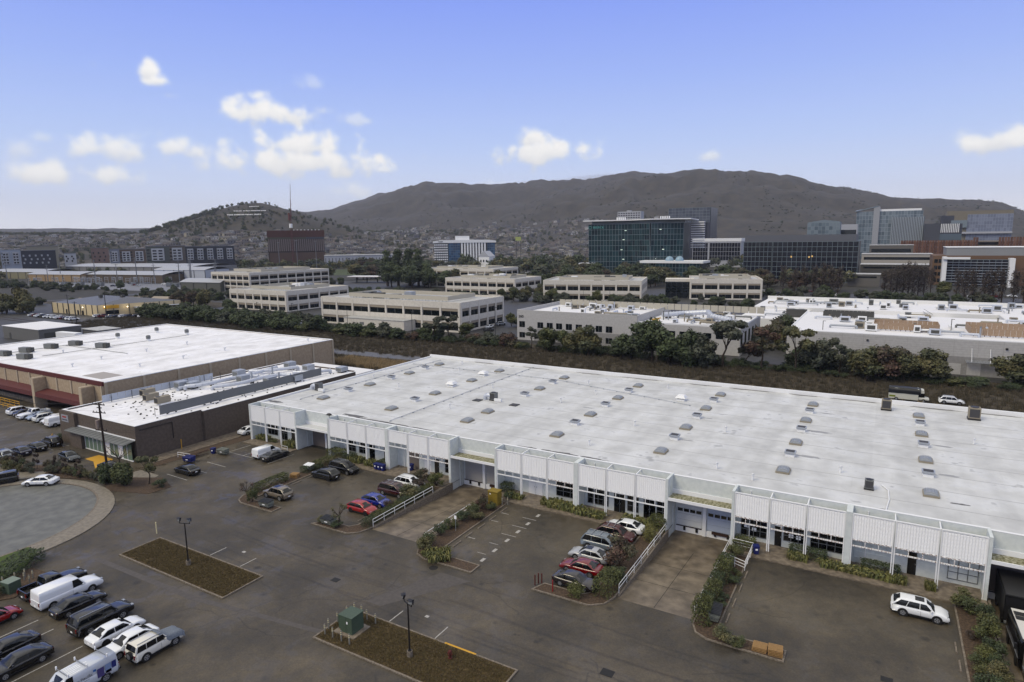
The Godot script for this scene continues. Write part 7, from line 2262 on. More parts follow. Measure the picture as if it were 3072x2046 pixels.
	# yellow rails of its dock steps
	for q in [[-169.0, -64.0], [-176, -66.2]]:
		var t := thing("yellow_rail", "yellow guard rail by the docks of the beige warehouse", "railing", V(q[0], 0, q[1]), 0, "yellow dock rails")
		for h in [0.5, 1.0]: bpart(t, "bar", M.yellow_paint, V(0, h, 0), V(12.0, 0.1, 0.1))
		for k in 6: bpart(t, "post", M.yellow_paint, V(-5.9 + k * 2.36, 0.55, 0), V(0.12, 1.1, 0.12))

# ---------------------------------------------------------------- office park beyond the hedgerow
# local frame of a building: x along its front from the near corner, z out of the front, back at -depth
func wall_grid(p: Node3D, at: Vector3, yaw: float, w: float, h: float, bays: int, rows: Array, skin: Material, glass: Material, tan: Material) -> void:
	var f := Transform3D(Basis(Vector3.UP, yaw), at)
	var bw := w / bays
	var put := func(called: String, m: Material, c: Vector3, s: Vector3) -> void:
		bpart(p, called, m, f * c, s, yaw)
	# solid bands between window rows
	var y := 0.0
	for r in rows:
		put.call("band", skin, V(w / 2, (y + r[0]) / 2, -0.02), V(w - 0.02, r[0] - y, 0.5))
		put.call("spandrel", tan, V(w / 2, (r[1] + r[2]) / 2, -0.1), V(w - 0.1, r[2] - r[1], 0.4))
		for i in bays:
			put.call("window", glass, V((i + 0.5) * bw, (r[0] + r[1]) / 2, -0.16), V(bw - 1.1, r[1] - r[0], 0.12))
			put.call("mullion", M.grey_metal, V((i + 0.5) * bw, (r[0] + r[1]) / 2, -0.14), V(0.12, r[1] - r[0], 0.14))
		y = r[2]
	put.call("band", skin, V(w / 2, (y + h) / 2, -0.02), V(w - 0.02, h - y, 0.5))
	for i in bays + 1:
		put.call("pier", skin, V(clampf(i * bw, 0.45, w - 0.45), h / 2 - 0.15, 0.02), V(0.92, h - 0.3, 0.62))

func office(called: String, label: String, x: float, z: float, yaw: float, w: float, d: float, h: float, bf: int, bs: int, rows: Array, pent := 2.2) -> Node3D:
	var b := thing(called, label, "building", V(x, 0, z), yaw)
	bx2(b, "core", M.cream_tan, V(0.25, 0, -d + 0.25), V(w - 0.25, h - 0.8, -0.3))
	bx2(b, "roof", M.roof_pale, V(0.25, h - 0.8, -d + 0.25), V(w - 0.25, h - 0.7, -0.3))
	wall_grid(b, Vector3.ZERO, 0, w, h, bf, rows, M.cream_wall, M.glass_office, M.cream_tan)
	wall_grid(b, V(w, 0, 0), PI / 2, d, h, bs, rows, M.cream_wall, M.glass_office, M.cream_tan)
	bx2(b, "back_wall", M.cream_wall, V(0.2, 0, -d), V(w - 0.3, h, -d + 0.3))
	bx2(b, "side_wall", M.cream_wall, V(-0.1, 0, -d), V(0.2, h, -0.3))
	if pent > 0.0:
		# plant screen set back on the roof
		var a := V(w * 0.14, h - 0.7, -d * 0.82)
		var c := V(w * 0.86, h + pent - 0.7, -d * 0.2)
		bx2(b, "plant_screen", M.screen_cream, V(a.x, a.y + 0.5, c.z - 0.2), V(c.x, c.y, c.z))
		bx2(b, "plant_screen", M.screen_cream, V(a.x, a.y + 0.5, a.z), V(c.x, c.y, a.z + 0.2))
		bx2(b, "plant_screen", M.screen_cream, V(a.x - 0.01, a.y + 0.5, a.z + 0.2), V(a.x + 0.2, c.y, c.z - 0.2))
		bx2(b, "plant_screen", M.screen_cream, V(c.x - 0.2, a.y + 0.5, a.z + 0.2), V(c.x + 0.01, c.y, c.z - 0.2))
		var n := int(w / 2.4)
		for i in n:
			bx2(b, "screen_post", M.grey_metal, V(lerpf(a.x, c.x, (i + 0.5) / n) - 0.06, a.y, c.z - 0.1), V(lerpf(a.x, c.x, (i + 0.5) / n) + 0.06, a.y + 0.5, c.z - 0.02))
		rng.seed = int(absf(x))
		for i in 9:
			var s := V(rng.randf_range(1.5, 5), rng.randf_range(1.4, 2.8), rng.randf_range(1.5, 3.5))
			bpart(b, "roof_plant", [M.trim_white, M.galvanised, M.grey_metal, M.hood_dark][rng.randi() % 4], V(rng.randf_range(a.x + 3, c.x - 3), a.y + s.y / 2, rng.randf_range(a.z + 2, c.z - 2.5)), s)
	return b

func clutter(prefix: String, where: String, x0: float, x1: float, z0: float, z1: float, y: float, n: int, sd: int, big := 1.0) -> void:
	rng.seed = sd
	for i in n:
		var x := rng.randf_range(x0, x1)
		var z := rng.randf_range(z0, z1)
		var k := rng.randi() % 5
		var tone: String = ["trim_white", "galvanised", "grey_metal", "tan_metal", "duct"][rng.randi() % 5]
		var word: String = {"trim_white": "white", "galvanised": "silver", "grey_metal": "grey", "tan_metal": "tan", "duct": "pale"}[tone]
		if k < 2:
			var s := V(rng.randf_range(1.2, 3.0), rng.randf_range(0.9, 1.9), rng.randf_range(1.0, 2.2)) * big
			var t := thing("rooftop_unit", "%s rooftop unit on %s" % [word, where], "rooftop unit", V(x, y, z), 0, "rooftop units on " + where)
			bpart(t, "stand", M.black_metal, V(0, 0.1, 0), V(s.x * 0.9, 0.22, s.z * 0.9))
			bpart(t, "casing", M[tone], V(0, 0.2 + s.y / 2, 0), s)
			bpart(t, "coil", M.hood_dark, V(0, 0.2 + s.y / 2, s.z / 2 + 0.02), V(s.x * 0.7, s.y * 0.6, 0.04))
		elif k == 2:
			var t := thing("exhaust_stack", "thin %s stack on %s" % [word, where], "stack", V(x, y, z), 0, "stacks on " + where)
			var m := MB.new()
			var hh := rng.randf_range(1.2, 3.2)
			m.tube(Vector3.ZERO, V(0, hh, 0), 0.2, 0.2, 7)
			part(t, "pipe", m.mesh(), M[tone])
			bpart(t, "cap", M.grey_metal, V(0, hh + 0.1, 0), V(0.6, 0.12, 0.6))
		else:
			var m := MB.new()
			var L := rng.randf_range(3, 9) * big
			var dx := V(L, 0, 0) if rng.randf() < 0.6 else V(0, 0, -L * 0.7)
			m.tube(V(0, 0.0, 0), V(0, 0.8, 0), 0.3, 0.3, 8)
			m.tube(V(0, 0.8, 0), V(0, 0.8, 0) + dx, 0.32, 0.32, 8)
			m.tube(V(0, 0.8, 0) + dx, dx, 0.32, 0.32, 8)
			one("roof_duct", "%s duct lying on %s" % [word, where], "duct", m.mesh(), M[tone], V(x, y, z), 0, "ducts on " + where)

func middle_buildings() -> void:
	mottled("cream_wall", Color(0.755, 0.735, 0.695), Color(0.80, 0.78, 0.74), 14.0, 0.85, 101)
	mt("cream_tan", Color(0.55, 0.515, 0.46), 0.85)
	mt("screen_cream", Color(0.66, 0.64, 0.59), 0.8)
	mottled("roof_pale", Color(0.60, 0.60, 0.59), Color(0.70, 0.70, 0.69), 20.0, 0.6, 102)
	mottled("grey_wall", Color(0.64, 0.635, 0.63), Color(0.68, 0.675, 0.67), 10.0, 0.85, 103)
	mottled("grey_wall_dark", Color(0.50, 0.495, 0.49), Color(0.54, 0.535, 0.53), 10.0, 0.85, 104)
	mottled("screen_tan", Color(0.55, 0.465, 0.385), Color(0.60, 0.515, 0.43), 6.0, 0.8, 105)
	mt("hood_dark", Color(0.25, 0.25, 0.24), 0.7)
	var rows := [[0.7, 2.9, 4.0], [6.2, 8.4, 9.5]]
	office("office_block", "cream two storey office block with a plant screen behind the hedgerow", -221, -206.6, 0, 76.5, 33, 12, 8, 5, rows)
	var ann := thing("service_annex", "low cream annex against the cream office behind the hedgerow", "building", V(-200, 0, -199))
	bx2(ann, "wall", M.cream_wall, V(0, 0, -7.3), V(33, 4.2, 0))
	bx2(ann, "roof", M.roof_pale, V(-0.2, 4.2, -7.3), V(33.2, 4.4, 0.2))
	bx2(ann, "grille", M.grey_metal, V(9, 1.6, 0), V(11.4, 2.8, 0.06))
	bx2(ann, "door", M.cream_tan, V(20, 0, 0), V(23, 3.0, 0.06))
	office("office_block", "cream office block with dark plant deck between two other cream blocks", -318, -230.2, 0, 46, 45, 11, 7, 6, [[0.5, 2.5, 3.6], [5.6, 7.6, 8.6]])
	office("office_block", "cream office block with a flat lantern roof beside the highway ramp", -450, -311, -0.05, 47.5, 74, 14.5, 6, 9, [[0.6, 2.8, 4.0], [4.9, 7.0, 8.2], [9.2, 11.5, 12.6]], 2.6)
	office("office_block", "wide low cream office block below the white hotel", -262, -358, 0.0, 55, 36, 11, 8, 4, [[0.5, 2.6, 3.6], [5.6, 7.7, 8.6]])
	office("office_block", "cream office block with a logo stepping up behind the low cream block", -322, -408, 0.04, 66, 40, 14.5, 9, 4, [[0.6, 2.8, 4.0], [5.0, 7.2, 8.2], [9.2, 11.4, 12.4]], 2.0)
	office("office_block", "long cream office block set at an angle behind the building with the number", -177.6, -341.2, 0.244, 58, 38, 12, 8, 5, [[0.7, 3.0, 4.0], [6.0, 8.4, 9.4]])
	office("office_block", "cream office wing with an open plant roof joined by a dark glass link", -100.0, -379.5, 0.27, 40, 36, 12, 5, 5, [[0.7, 3.0, 4.0], [6.0, 8.4, 9.4]])
	var lk := thing("glass_link", "dark glass link between two cream office wings", "building", V(-116, 0, -384), 0.25)
	for i in 5:
		for j in 3:
			bpart(lk, "pane", M.glass_office, V(i * 3.3 + 1.6, 1.6 + j * 3.2, 0), V(3.1, 3.0, 0.3))
	bpart(lk, "frame", M.grey_metal, V(8.2, 5.0, -0.3), V(16.6, 9.8, 0.3))
	bpart(lk, "roof", M.cream_wall, V(8.2, 10.6, -6), V(16.8, 1.6, 12))
	block_260()
	industrial()
	west_side()

func block_260() -> void:
	var b := thing("numbered_building", "pale grey two storey building with punched windows and the number 260", "building")
	var f := -202.0
	bx2(b, "upper_wall", M.grey_wall, V(-116, 4.4, -240), V(-70.2, 9.6, f))
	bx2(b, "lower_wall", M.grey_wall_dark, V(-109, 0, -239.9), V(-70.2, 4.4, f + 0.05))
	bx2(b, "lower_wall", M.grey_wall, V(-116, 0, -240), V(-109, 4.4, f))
	bx2(b, "parapet", M.grey_wall, V(-116, 9.6, f - 0.4), V(-70.2, 11, f))
	bx2(b, "parapet", M.grey_wall, V(-116, 9.6, -240), V(-115.6, 11, f - 0.4))
	bx2(b, "parapet", M.grey_wall, V(-70.6, 9.6, -240), V(-70.2, 11, f - 0.4))
	bx2(b, "parapet", M.grey_wall, V(-115.6, 9.6, -240), V(-70.6, 11, -239.6))
	bx2(b, "roof", M.roof_white, V(-115.6, 9.6, -239.6), V(-70.6, 9.66, f - 0.4))
	for x in [-113.9, -106.4, -102.6, -98.9, -95.1, -91.3, -87.6, -83.8, -80.1]:
		for y in [[4.75, 6.85], [0.9, 2.85]]:
			if y[0] < 2.0 and x > -90 and x < -84: continue
			var w := bx2(b, "window", M.glass_office, V(x - 1.15, y[0], f - 0.1), V(x + 1.15, y[1], f + 0.08))
			bpart(w, "mullion", M.grey_metal, V(0, 0, 0.1), V(0.1, y[1] - y[0], 0.06))
	part(b, "house_number", text_mesh("260", 1.3, 0.06), M.black_metal, V(-114.3, 8.6, f + 0.04))
	bx2(b, "door_hood", M.grey_wall_dark, V(-72, 3.6, f), V(-68.5, 4.0, f + 1.4))
	# lower wing
	bx2(b, "wing_wall", M.grey_wall, V(-70.2, 0, -238), V(-37.5, 8.6, f - 0.4))
	bx2(b, "wing_roof", M.roof_white, V(-69.8, 8.6, -237.6), V(-37.9, 8.66, f - 0.8))
	bx2(b, "wing_parapet", M.trim_white, V(-70.2, 8.6, f - 0.8), V(-37.5, 9.1, f - 0.4))
	bx2(b, "wing_parapet", M.trim_white, V(-37.9, 8.6, -238), V(-37.5, 9.1, f - 0.8))
	for i in 6:
		bx2(b, "window", M.glass_office, V(-60 + i * 3.8, 5.0, f - 0.5), V(-57.6 + i * 3.8, 6.6, f - 0.32))
	for i in 5:
		bx2(b, "side_window", M.glass_office, V(-37.6, 3.0, -206 - i * 6.2), V(-37.42, 6.8, -203.4 - i * 6.2))
	# screens and duct work on the roofs
	var s := thing("roof_screen", "pale ribbed plant screen on the building with the number", "screen")
	for i in 30: bpart(s, "slat", M.screen_cream, V(-112 + i * 2.6, 11.2, -232), V(2.4, 2.2, 0.1))
	clutter("", "the building with the number", -113, -72, -234, -206, 9.66, 34, 601, 1.0)
	clutter("", "the lower wing beside the number", -68, -40, -234, -206, 8.66, 34, 602, 1.0)
	# big ribbed duct
	var d := thing("ribbed_duct", "large blue grey ribbed duct bending over the lower wing", "duct")
	var pts := [V(-66, 10.0, -216), V(-60, 10.2, -222), V(-52, 11.0, -222), V(-49, 10.6, -214), V(-42, 10.0, -211)]
	for i in 4:
		var m := MB.new()
		m.tube(pts[i], pts[i + 1], 0.8, 0.8, 8)
		for k in 7:
			var c: Vector3 = pts[i].lerp(pts[i + 1], (k + 0.5) / 7.0)
			var u: Vector3 = (pts[i + 1] - pts[i]).normalized() * 0.1
			m.tube(c - u, c + u, 0.95, 0.95, 8)
		part(d, "segment", m.mesh(), M.duct)
	var cr := thing("yellow_hoist", "small yellow hoist frame at the roof edge beside the number building", "hoist", V(-66, 8.7, -206))
	for i in 3: bpart(cr, "beam", M.yellow_paint, V(i * 0.7, 0.8 + i * 0.2, -i * 0.5), V(2.2, 0.3, 0.3), i * 0.6)
	for i in 2: bpart(cr, "leg", M.yellow_paint, V(i * 1.6, 0.5, 0), V(0.2, 1.0, 0.2))

func industrial() -> void:
	var b := thing("industrial_building", "long pale grey block building with tan roof screens beyond the dry strip", "building")
	var f := -200.0
	var x0 := -24.0
	bx2(b, "upper_wall", M.grey_wall, V(x0, 4.9, -252), V(75, 9.3, f))
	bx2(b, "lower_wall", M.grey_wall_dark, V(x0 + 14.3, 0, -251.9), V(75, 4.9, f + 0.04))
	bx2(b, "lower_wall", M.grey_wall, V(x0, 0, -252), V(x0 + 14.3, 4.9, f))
	bx2(b, "roof", M.roof_white, V(x0 + 0.3, 9.3, -251.7), V(74.7, 9.36, f - 0.3))
	bx2(b, "coping", M.trim_white, V(x0, 9.3, f - 0.3), V(75, 9.55, f + 0.02))
	bx2(b, "coping", M.trim_white, V(x0 - 0.02, 9.3, -252), V(x0 + 0.3, 9.55, f - 0.3))
	for k in 6:
		bx2(b, "block_course", M.grey_wall_dark, V(x0, 5.5 + k * 0.62, f), V(75, 5.53 + k * 0.62, f + 0.012))
	for k in 14:
		bx2(b, "wall_joint", M.grey_wall_dark, V(x0 + 4 + k * 5.2, 4.95, f), V(x0 + 4.04 + k * 5.2, 9.28, f + 0.014))
	bx2(b, "wall_lamp", M.black_metal, V(-3.6, 7.6, f), V(-3.1, 8.0, f + 0.35))
	bx2(b, "wall_lamp", M.black_metal, V(27.2, 7.4, f), V(27.7, 7.8, f + 0.35))
	bx2(b, "window", M.glass_dark, V(14.4, 2.7, f), V(15.2, 4.7, f + 0.1))
	bx2(b, "roller_door", M.grey_wall, V(15.4, 0.2, f), V(18.3, 3.0, f + 0.1))
	bx2(b, "roller_door", M.grey_wall, V(19.6, 0.2, f), V(22.5, 3.3, f + 0.1))
	for k in 6: bx2(b, "door_slat", M.grey_wall_dark, V(15.4, 0.6 + k * 0.4, f + 0.1), V(18.3, 0.63 + k * 0.4, f + 0.115))
	bx2(b, "window", M.glass_office, V(28.9, 4.6, f), V(36.0, 6.6, f + 0.1))
	for k in 2: bx2(b, "mullion", M.trim_white, V(28.9, 5.0 + k * 0.8, f + 0.1), V(36.0, 5.08 + k * 0.8, f + 0.13))
	var c := MB.new()
	for k in 24:
		c.box(V(19.2 + k * 0.28, 3.95 + (0.03 if k % 2 else 0.0), f + 1.2), V(0.16, 0.06, 2.5), Basis(Vector3.RIGHT, 0.12))
	part(b, "corrugated_canopy", c.mesh(), M.galvanised)
	for x in [20.3, 24.2]:
		var r := MB.new()
		r.tube(V(x, 3.95, f + 2.2), V(x, 7.2, f + 0.02), 0.07, 0.07, 6)
		part(b, "canopy_rod", r.mesh(), M.trim_white)
	# tan ribbed screens
	for q in [[-2.2, 13.6, -219.0, -210.5, "tan ribbed plant screen in the middle of the long grey roof"], [20.5, 70.0, -222.0, -208, "tan ribbed plant screen at the end of the long grey roof"], [-17.5, -2.6, -240, -236, "dark open plant pen with white posts on the long grey roof"]]:
		var dark: bool = q[4].begins_with("dark")
		var s := thing("plant_screen", q[4], "screen")
		var n := int((q[1] - q[0]) / 1.2)
		for i in n:
			bpart(s, "slat", M.hood_dark if dark else M.screen_tan, V(lerpf(q[0], q[1], (i + 0.5) / n), 10.6, q[3]), V((q[1] - q[0]) / n - 0.05, 1.9, 0.12))
			bpart(s, "slat", M.hood_dark if dark or i < 0 else M.screen_tan, V(lerpf(q[0], q[1], (i + 0.5) / n), 10.6, q[2]), V((q[1] - q[0]) / n - 0.05, 1.9, 0.12))
		for z in [q[0], q[1]]:
			bpart(s, "end_panel", M.screen_tan if not dark else M.trim_white, V(z, 10.6, (q[2] + q[3]) / 2), V(0.12, 1.9, absf(q[3] - q[2])))
		for i in n:
			bpart(s, "foot", M.rust if M.has("rust") else M.black_metal, V(lerpf(q[0], q[1], (i + 0.5) / n), 9.5, q[3]), V(0.15, 0.4, 0.15))
	clutter("", "the long grey block building", -20, 60, -248, -204, 9.36, 62, 603, 1.0)
	for q in [[16.5, -214, 3.6], [-15, -204.5, 2.6]]:
		var t := thing("roof_mast", "thin dark mast on the long grey block building", "mast", V(q[0], 9.36, q[1]), 0, "masts on the long grey block building")
		var m := MB.new()
		m.tube(Vector3.ZERO, V(0, q[2], 0), 0.1, 0.1, 6)
		part(t, "mast", m.mesh(), M.hood_dark)
		bpart(t, "head", M.hood_dark, V(0.3, q[2], 0), V(0.8, 0.12, 0.2))
	var w := thing("white_complex", "wide low white building with crowded roof behind the grey block building", "building")
	bx2(w, "front_wall", M.white_bldg, V(-48, 0, -323), V(70, 7.0, -288))
	bx2(w, "roof", M.roof_white, V(-47.7, 7.0, -322.6), V(70, 7.06, -288.3))
	bx2(w, "back_parapet", M.white_bldg, V(-48, 7.0, -323), V(70, 8.5, -322.6))
	bx2(w, "wing_wall", M.white_bldg, V(-48, 0, -288), V(-26, 6.0, -252.5))
	bx2(w, "wing_roof", M.roof_white, V(-47.7, 6.0, -287.7), V(-26.3, 6.05, -252.8))
	bx2(w, "wing_wall", M.white_bldg, V(36, 0, -288), V(70, 7.3, -262))
	bx2(w, "wing_roof", M.roof_white, V(36.3, 7.3, -287.9), V(69.7, 7.36, -262.3))
	bx2(w, "low_roof", M.roof_white, V(-4, 5.0, -287.9), V(22, 5.1, -258))
	bx2(w, "low_wall", M.white_bldg, V(-4, 0, -288), V(22, 5.0, -258))
	bx2(w, "door", M.grey_wall, V(26, 0, -288), V(30, 3.6, -287.9))
	bx2(w, "window", M.glass_dark, V(33, 2.8, -288), V(34.2, 4.2, -287.9))
	var st := thing("outside_stair", "grey steel stair against the wide low white building", "stair", V(13, 5.1, -287.2))
	for k in 8: bpart(st, "tread", M.hood_dark, V(k * 0.4, 2.2 - k * 0.27, 0), V(0.4, 0.05, 0.9))
	for k in 2: bpart(st, "handrail", M.hood_dark, V(1.5, 2.3, k * 0.9 - 0.45), V(3.4, 0.06, 0.06)).rotation.z = -0.58
	clutter("", "the wide low white building", -45, 66, -320, -292, 7.06, 74, 604, 1.15)
	clutter("", "the white wing by the number building", -46, -28, -284, -256, 6.05, 10, 605, 1.0)
	var cu := thing("rooftop_unit", "big dark grey twin fan unit on the white wing by the number building", "rooftop unit", V(-28.5, 6.05, -262))
	bpart(cu, "casing", M.hood_dark, V(0, 1.5, 0), V(7, 2.8, 3.2))
	for s in [-1.7, 1.7]:
		var fm := MB.new()
		fm.tube(V(s, 2.9, 0), V(s, 3.1, 0), 1.1, 1.1, 14)
		part(cu, "fan", fm.mesh(), M.grey_metal)

func west_side() -> void:
	# low grey building behind the beige warehouse
	var g := thing("grey_workshop", "low grey workshop with pale flat roof behind the beige warehouse", "building")
	bx2(g, "wall", mt("workshop_grey", Color(0.36, 0.36, 0.355), 0.85), V(-304, 0, -131), V(-275, 4.8, -116.2))
	bx2(g, "roof", M.roof_white, V(-304.2, 4.8, -131.2), V(-274.8, 5.0, -116.0))
	bx2(g, "roller_door", M.hood_dark, V(-274.99, 0, -122.5), V(-274.9, 3.4, -118.0))
	bx2(g, "door", M.hood_dark, V(-299.0, 0, -116.2), V(-297.6, 2.4, -116.1))
	bx2(g, "side_shed", M.workshop_grey, V(-274, 0, -139), V(-262, 3.4, -131))
	bx2(g, "side_shed_roof", M.roof_pale, V(-274.4, 3.4, -139.4), V(-261.6, 3.6, -130.6))
	var cn := thing("trailer_box", "white box trailer parked by the low grey workshop", "trailer", V(-266.5, 0, -122.5), 0.1)
	bpart(cn, "box", M.trim_white, V(0, 2.3, 0), V(12, 2.8, 2.5))
	bpart(cn, "chassis", M.black_metal, V(0, 0.75, 0), V(11, 0.25, 1.2))
	for x in [-4.6, -3.4, 4.4]:
		for s in [-1, 1]:
			var w := MB.new()
			w.tube(V(0, 0, -0.15), V(0, 0, 0.15), 0.48, 0.48, 12)
			part(cn, "wheel", w.mesh(), M.rubber, V(x, 0.48, s * 1.0))
	for i in 2:
		far_car_late.append(["cargo", -272.0 + i * 5.0, -113.0, 10])
	# cream shed with low pitched grey roof
	var s := thing("cream_shed", "cream metal shed with a low grey hipped roof and floodlit yard", "building")
	var A := V(-392.5, 0, -174)
	var B := V(-348.5, 0, -174.6)
	var C := V(-336.0, 0, -212)
	var D := V(-384.0, 0, -213)
	var wl := MB.new()
	var P := [A, B, C, D]
	for i in 4:
		var a: Vector3 = P[i]
		var c: Vector3 = P[(i + 1) % 4]
		wl.quad(a, c, c + V(0, 5.6, 0), a + V(0, 5.6, 0))
	part(s, "wall", wl.mesh(), mt("shed_cream", Color(0.72, 0.66, 0.53), 0.8))
	var rf := MB.new()
	var up := V(0, 5.6, 0)
	var r0 := A.lerp(D, 0.5) + V(10, 8.4, 0)
	var r1 := B.lerp(C, 0.5) + V(-10, 8.4, 0)
	rf.quad(A + up, B + up, r1, r0); rf.quad(C + up, D + up, r0, r1)
	rf.tri(B + up, C + up, r1); rf.tri(D + up, A + up, r0)
	part(s, "roof", rf.mesh(), mottled("shed_roof", Color(0.26, 0.27, 0.30), Color(0.36, 0.37, 0.40), 9.0, 0.5, 111))
	bpart(s, "roof_vent", M.hood_dark, V(-370, 8.6, -188), V(1.6, 1.6, 1.6))
	bpart(s, "roof_vent", M.hood_dark, V(-356, 8.6, -192), V(2.4, 1.4, 1.6))
	for i in 8:
		var q := A.lerp(B, (i + 0.02) / 7.8)
		bpart(s, "wall_post", M.hood_dark, q + V(0, 2.8, 0.12), V(0.3, 5.6, 0.3))
	for i in 6:
		var q := B.lerp(C, (i + 0.02) / 5.5)
		bpart(s, "wall_post", M.hood_dark, q + V(0.12, 2.8, 0), V(0.3, 5.6, 0.3))
	for x in [-378, -366.5, -362]: bpart(s, "door", M.black_metal, V(x, 1.2, -174.1), V(1.1, 2.4, 0.2))
	bpart(s, "yellow_sign", M.yellow_paint, V(-346.2, 4.4, -180.5), V(0.2, 1.6, 7), -0.32)
	bpart(s, "shop_window", M.glass_office, V(-346.3, 1.6, -180.8), V(0.2, 2.0, 6), -0.32)
	bpart(s, "side_canopy", M.galvanised, V(-338.0, 3.6, -200), V(8, 0.15, 22), -0.3)
	# floodlights: the photograph shows them burning
	for q in [[-356.0, -171.5, 4.6], [-345.0, -176.5, 4.8], [-342.0, -186.5, 4.2], [-338.5, -191.5, 4.0]]:
		var l := thing("flood_light", "burning floodlight on a bracket by the cream shed", "lamp", V(q[0], q[2], q[1]), 0, "burning floodlights of the cream shed")
		var lm := MB.new()
		lm.dome(Vector3.ZERO, V(0.22, 0.22, 0.22), 8, 4, true)
		var e := mt("lamp_glow", Color(1, 0.96, 0.85), 0.5)
		e.emission_enabled = true
		e.emission = Color(1.0, 0.95, 0.82)
		e.emission_energy_multiplier = 4.0
		part(l, "bulb", lm.mesh(), e)
		var ps := MB.new()
		ps.tube(V(0, -q[2], -0.3), V(0, 0.2, -0.3), 0.06, 0.06, 6)
		part(l, "bracket", ps.mesh(), M.black_metal)
		var o := OmniLight3D.new()
		o.name = "glow"
		o.light_color = Color(1.0, 0.93, 0.78)
		o.light_energy = 4.0
		o.omni_range = 30.0
		o.omni_attenuation = 2.0
		o.light_size = 0.28
		o.shadow_enabled = true
		o.position = V(0, 0, 0.35)
		l.add_child(o)
	# crew huts behind
	for q in [[-418, -205, 14, 5, "cream hut with pitched roof behind the cream shed"], [-400, -222, 12, 5, "tan hut beside a red container behind the cream shed"], [-384, -231, 13, 5, "beige hut stacked with crates behind the cream shed"]]:
		var h := thing("yard_hut", q[4], "hut", V(q[0], 0, q[1]), 0.2)
		bpart(h, "wall", M.shed_cream, V(0, 1.6, 0), V(q[2], 3.2, q[3]))
		var rm := MB.new()
		var hx: float = q[2] / 2.0 + 0.3
		var hz: float = q[3] / 2.0 + 0.3
		rm.quad(V(-hx, 3.2, hz), V(hx, 3.2, hz), V(hx, 4.4, 0), V(-hx, 4.4, 0))
		rm.quad(V(hx, 3.2, -hz), V(-hx, 3.2, -hz), V(-hx, 4.4, 0), V(hx, 4.4, 0))
		part(h, "roof", rm.mesh(), M.cream_tan)
		bpart(h, "door", M.hood_dark, V(2, 1.1, q[3] / 2.0 + 0.03), V(2.2, 2.2, 0.06))
	var rc := thing("container", "dark red shipping container behind the cream shed", "container", V(-374, 0, -235), 0.2)
	bpart(rc, "box", mt("container_red", Color(0.30, 0.07, 0.06), 0.7), V(0, 1.5, 0), V(6, 3.0, 2.6))
	bpart(rc, "door", mt("container_door", Color(0.24, 0.05, 0.05), 0.7), V(3.03, 1.5, 0), V(0.06, 2.8, 2.4))
	# tan warehouses and the substation
	for q in [[-764, -320, 78, 32, 7.2, "tan warehouse with dark pilasters and a pale curved roof", "tan"], [-690, -338, 105, 36, 7.4, "brown warehouse with a pale curved roof beside the tan one", "brown"], [-880, -330, 90, 40, 7.6, "dull green warehouse with a grey roof at the end of the row", "olive"], [-628, -372, 66, 30, 11.0, "white warehouse beyond the substation", "white"], [-900, -420, 210, 70, 9.5, "very wide grey roofed warehouse behind the tan ones", "grey"], [-473, -300, 40, 18, 7.0, "dark grey shed with a cream doorway by the railway land", "dark"]]:
		var tone: Color = {"tan": Color(0.56, 0.47, 0.34), "brown": Color(0.33, 0.285, 0.235), "olive": Color(0.48, 0.46, 0.36), "white": Color(0.66, 0.68, 0.72), "grey": Color(0.45, 0.45, 0.45), "dark": Color(0.33, 0.335, 0.31)}[q[6]]
		var h := thing("warehouse", q[5], "building", V(q[0], 0, q[1]), 0.16)
		bx2(h, "wall", mt("wh_" + q[6], tone, 0.85), V(0, 0, -q[3]), V(q[2], q[4], 0))
		var n := int(q[2] / 12)
		for i in n + 1: bx2(h, "wall_post", M.hood_dark, V(i * q[2] / n - 0.25, 0, 0), V(i * q[2] / n + 0.25, q[4], 0.3))
		var rings := []
		for k in 7:
			var t := k / 6.0
			rings.append([V(-0.5, q[4] + sin(t * PI) * 2.4, 0.5 - t * (q[3] + 1)), V(q[2] + 0.5, q[4] + sin(t * PI) * 2.4, 0.5 - t * (q[3] + 1))])
		var rm := MB.new()
		rm.loft(rings, false)
		part(h, "roof", rm.mesh(), mt("curved_roof", Color(0.60, 0.61, 0.63), 0.5))
		bx2(h, "roof_edge", M.trim_white, V(-0.5, q[4] - 0.2, 0.3), V(q[2] + 0.5, q[4], 0.5))
	substation()

var far_car_late := []

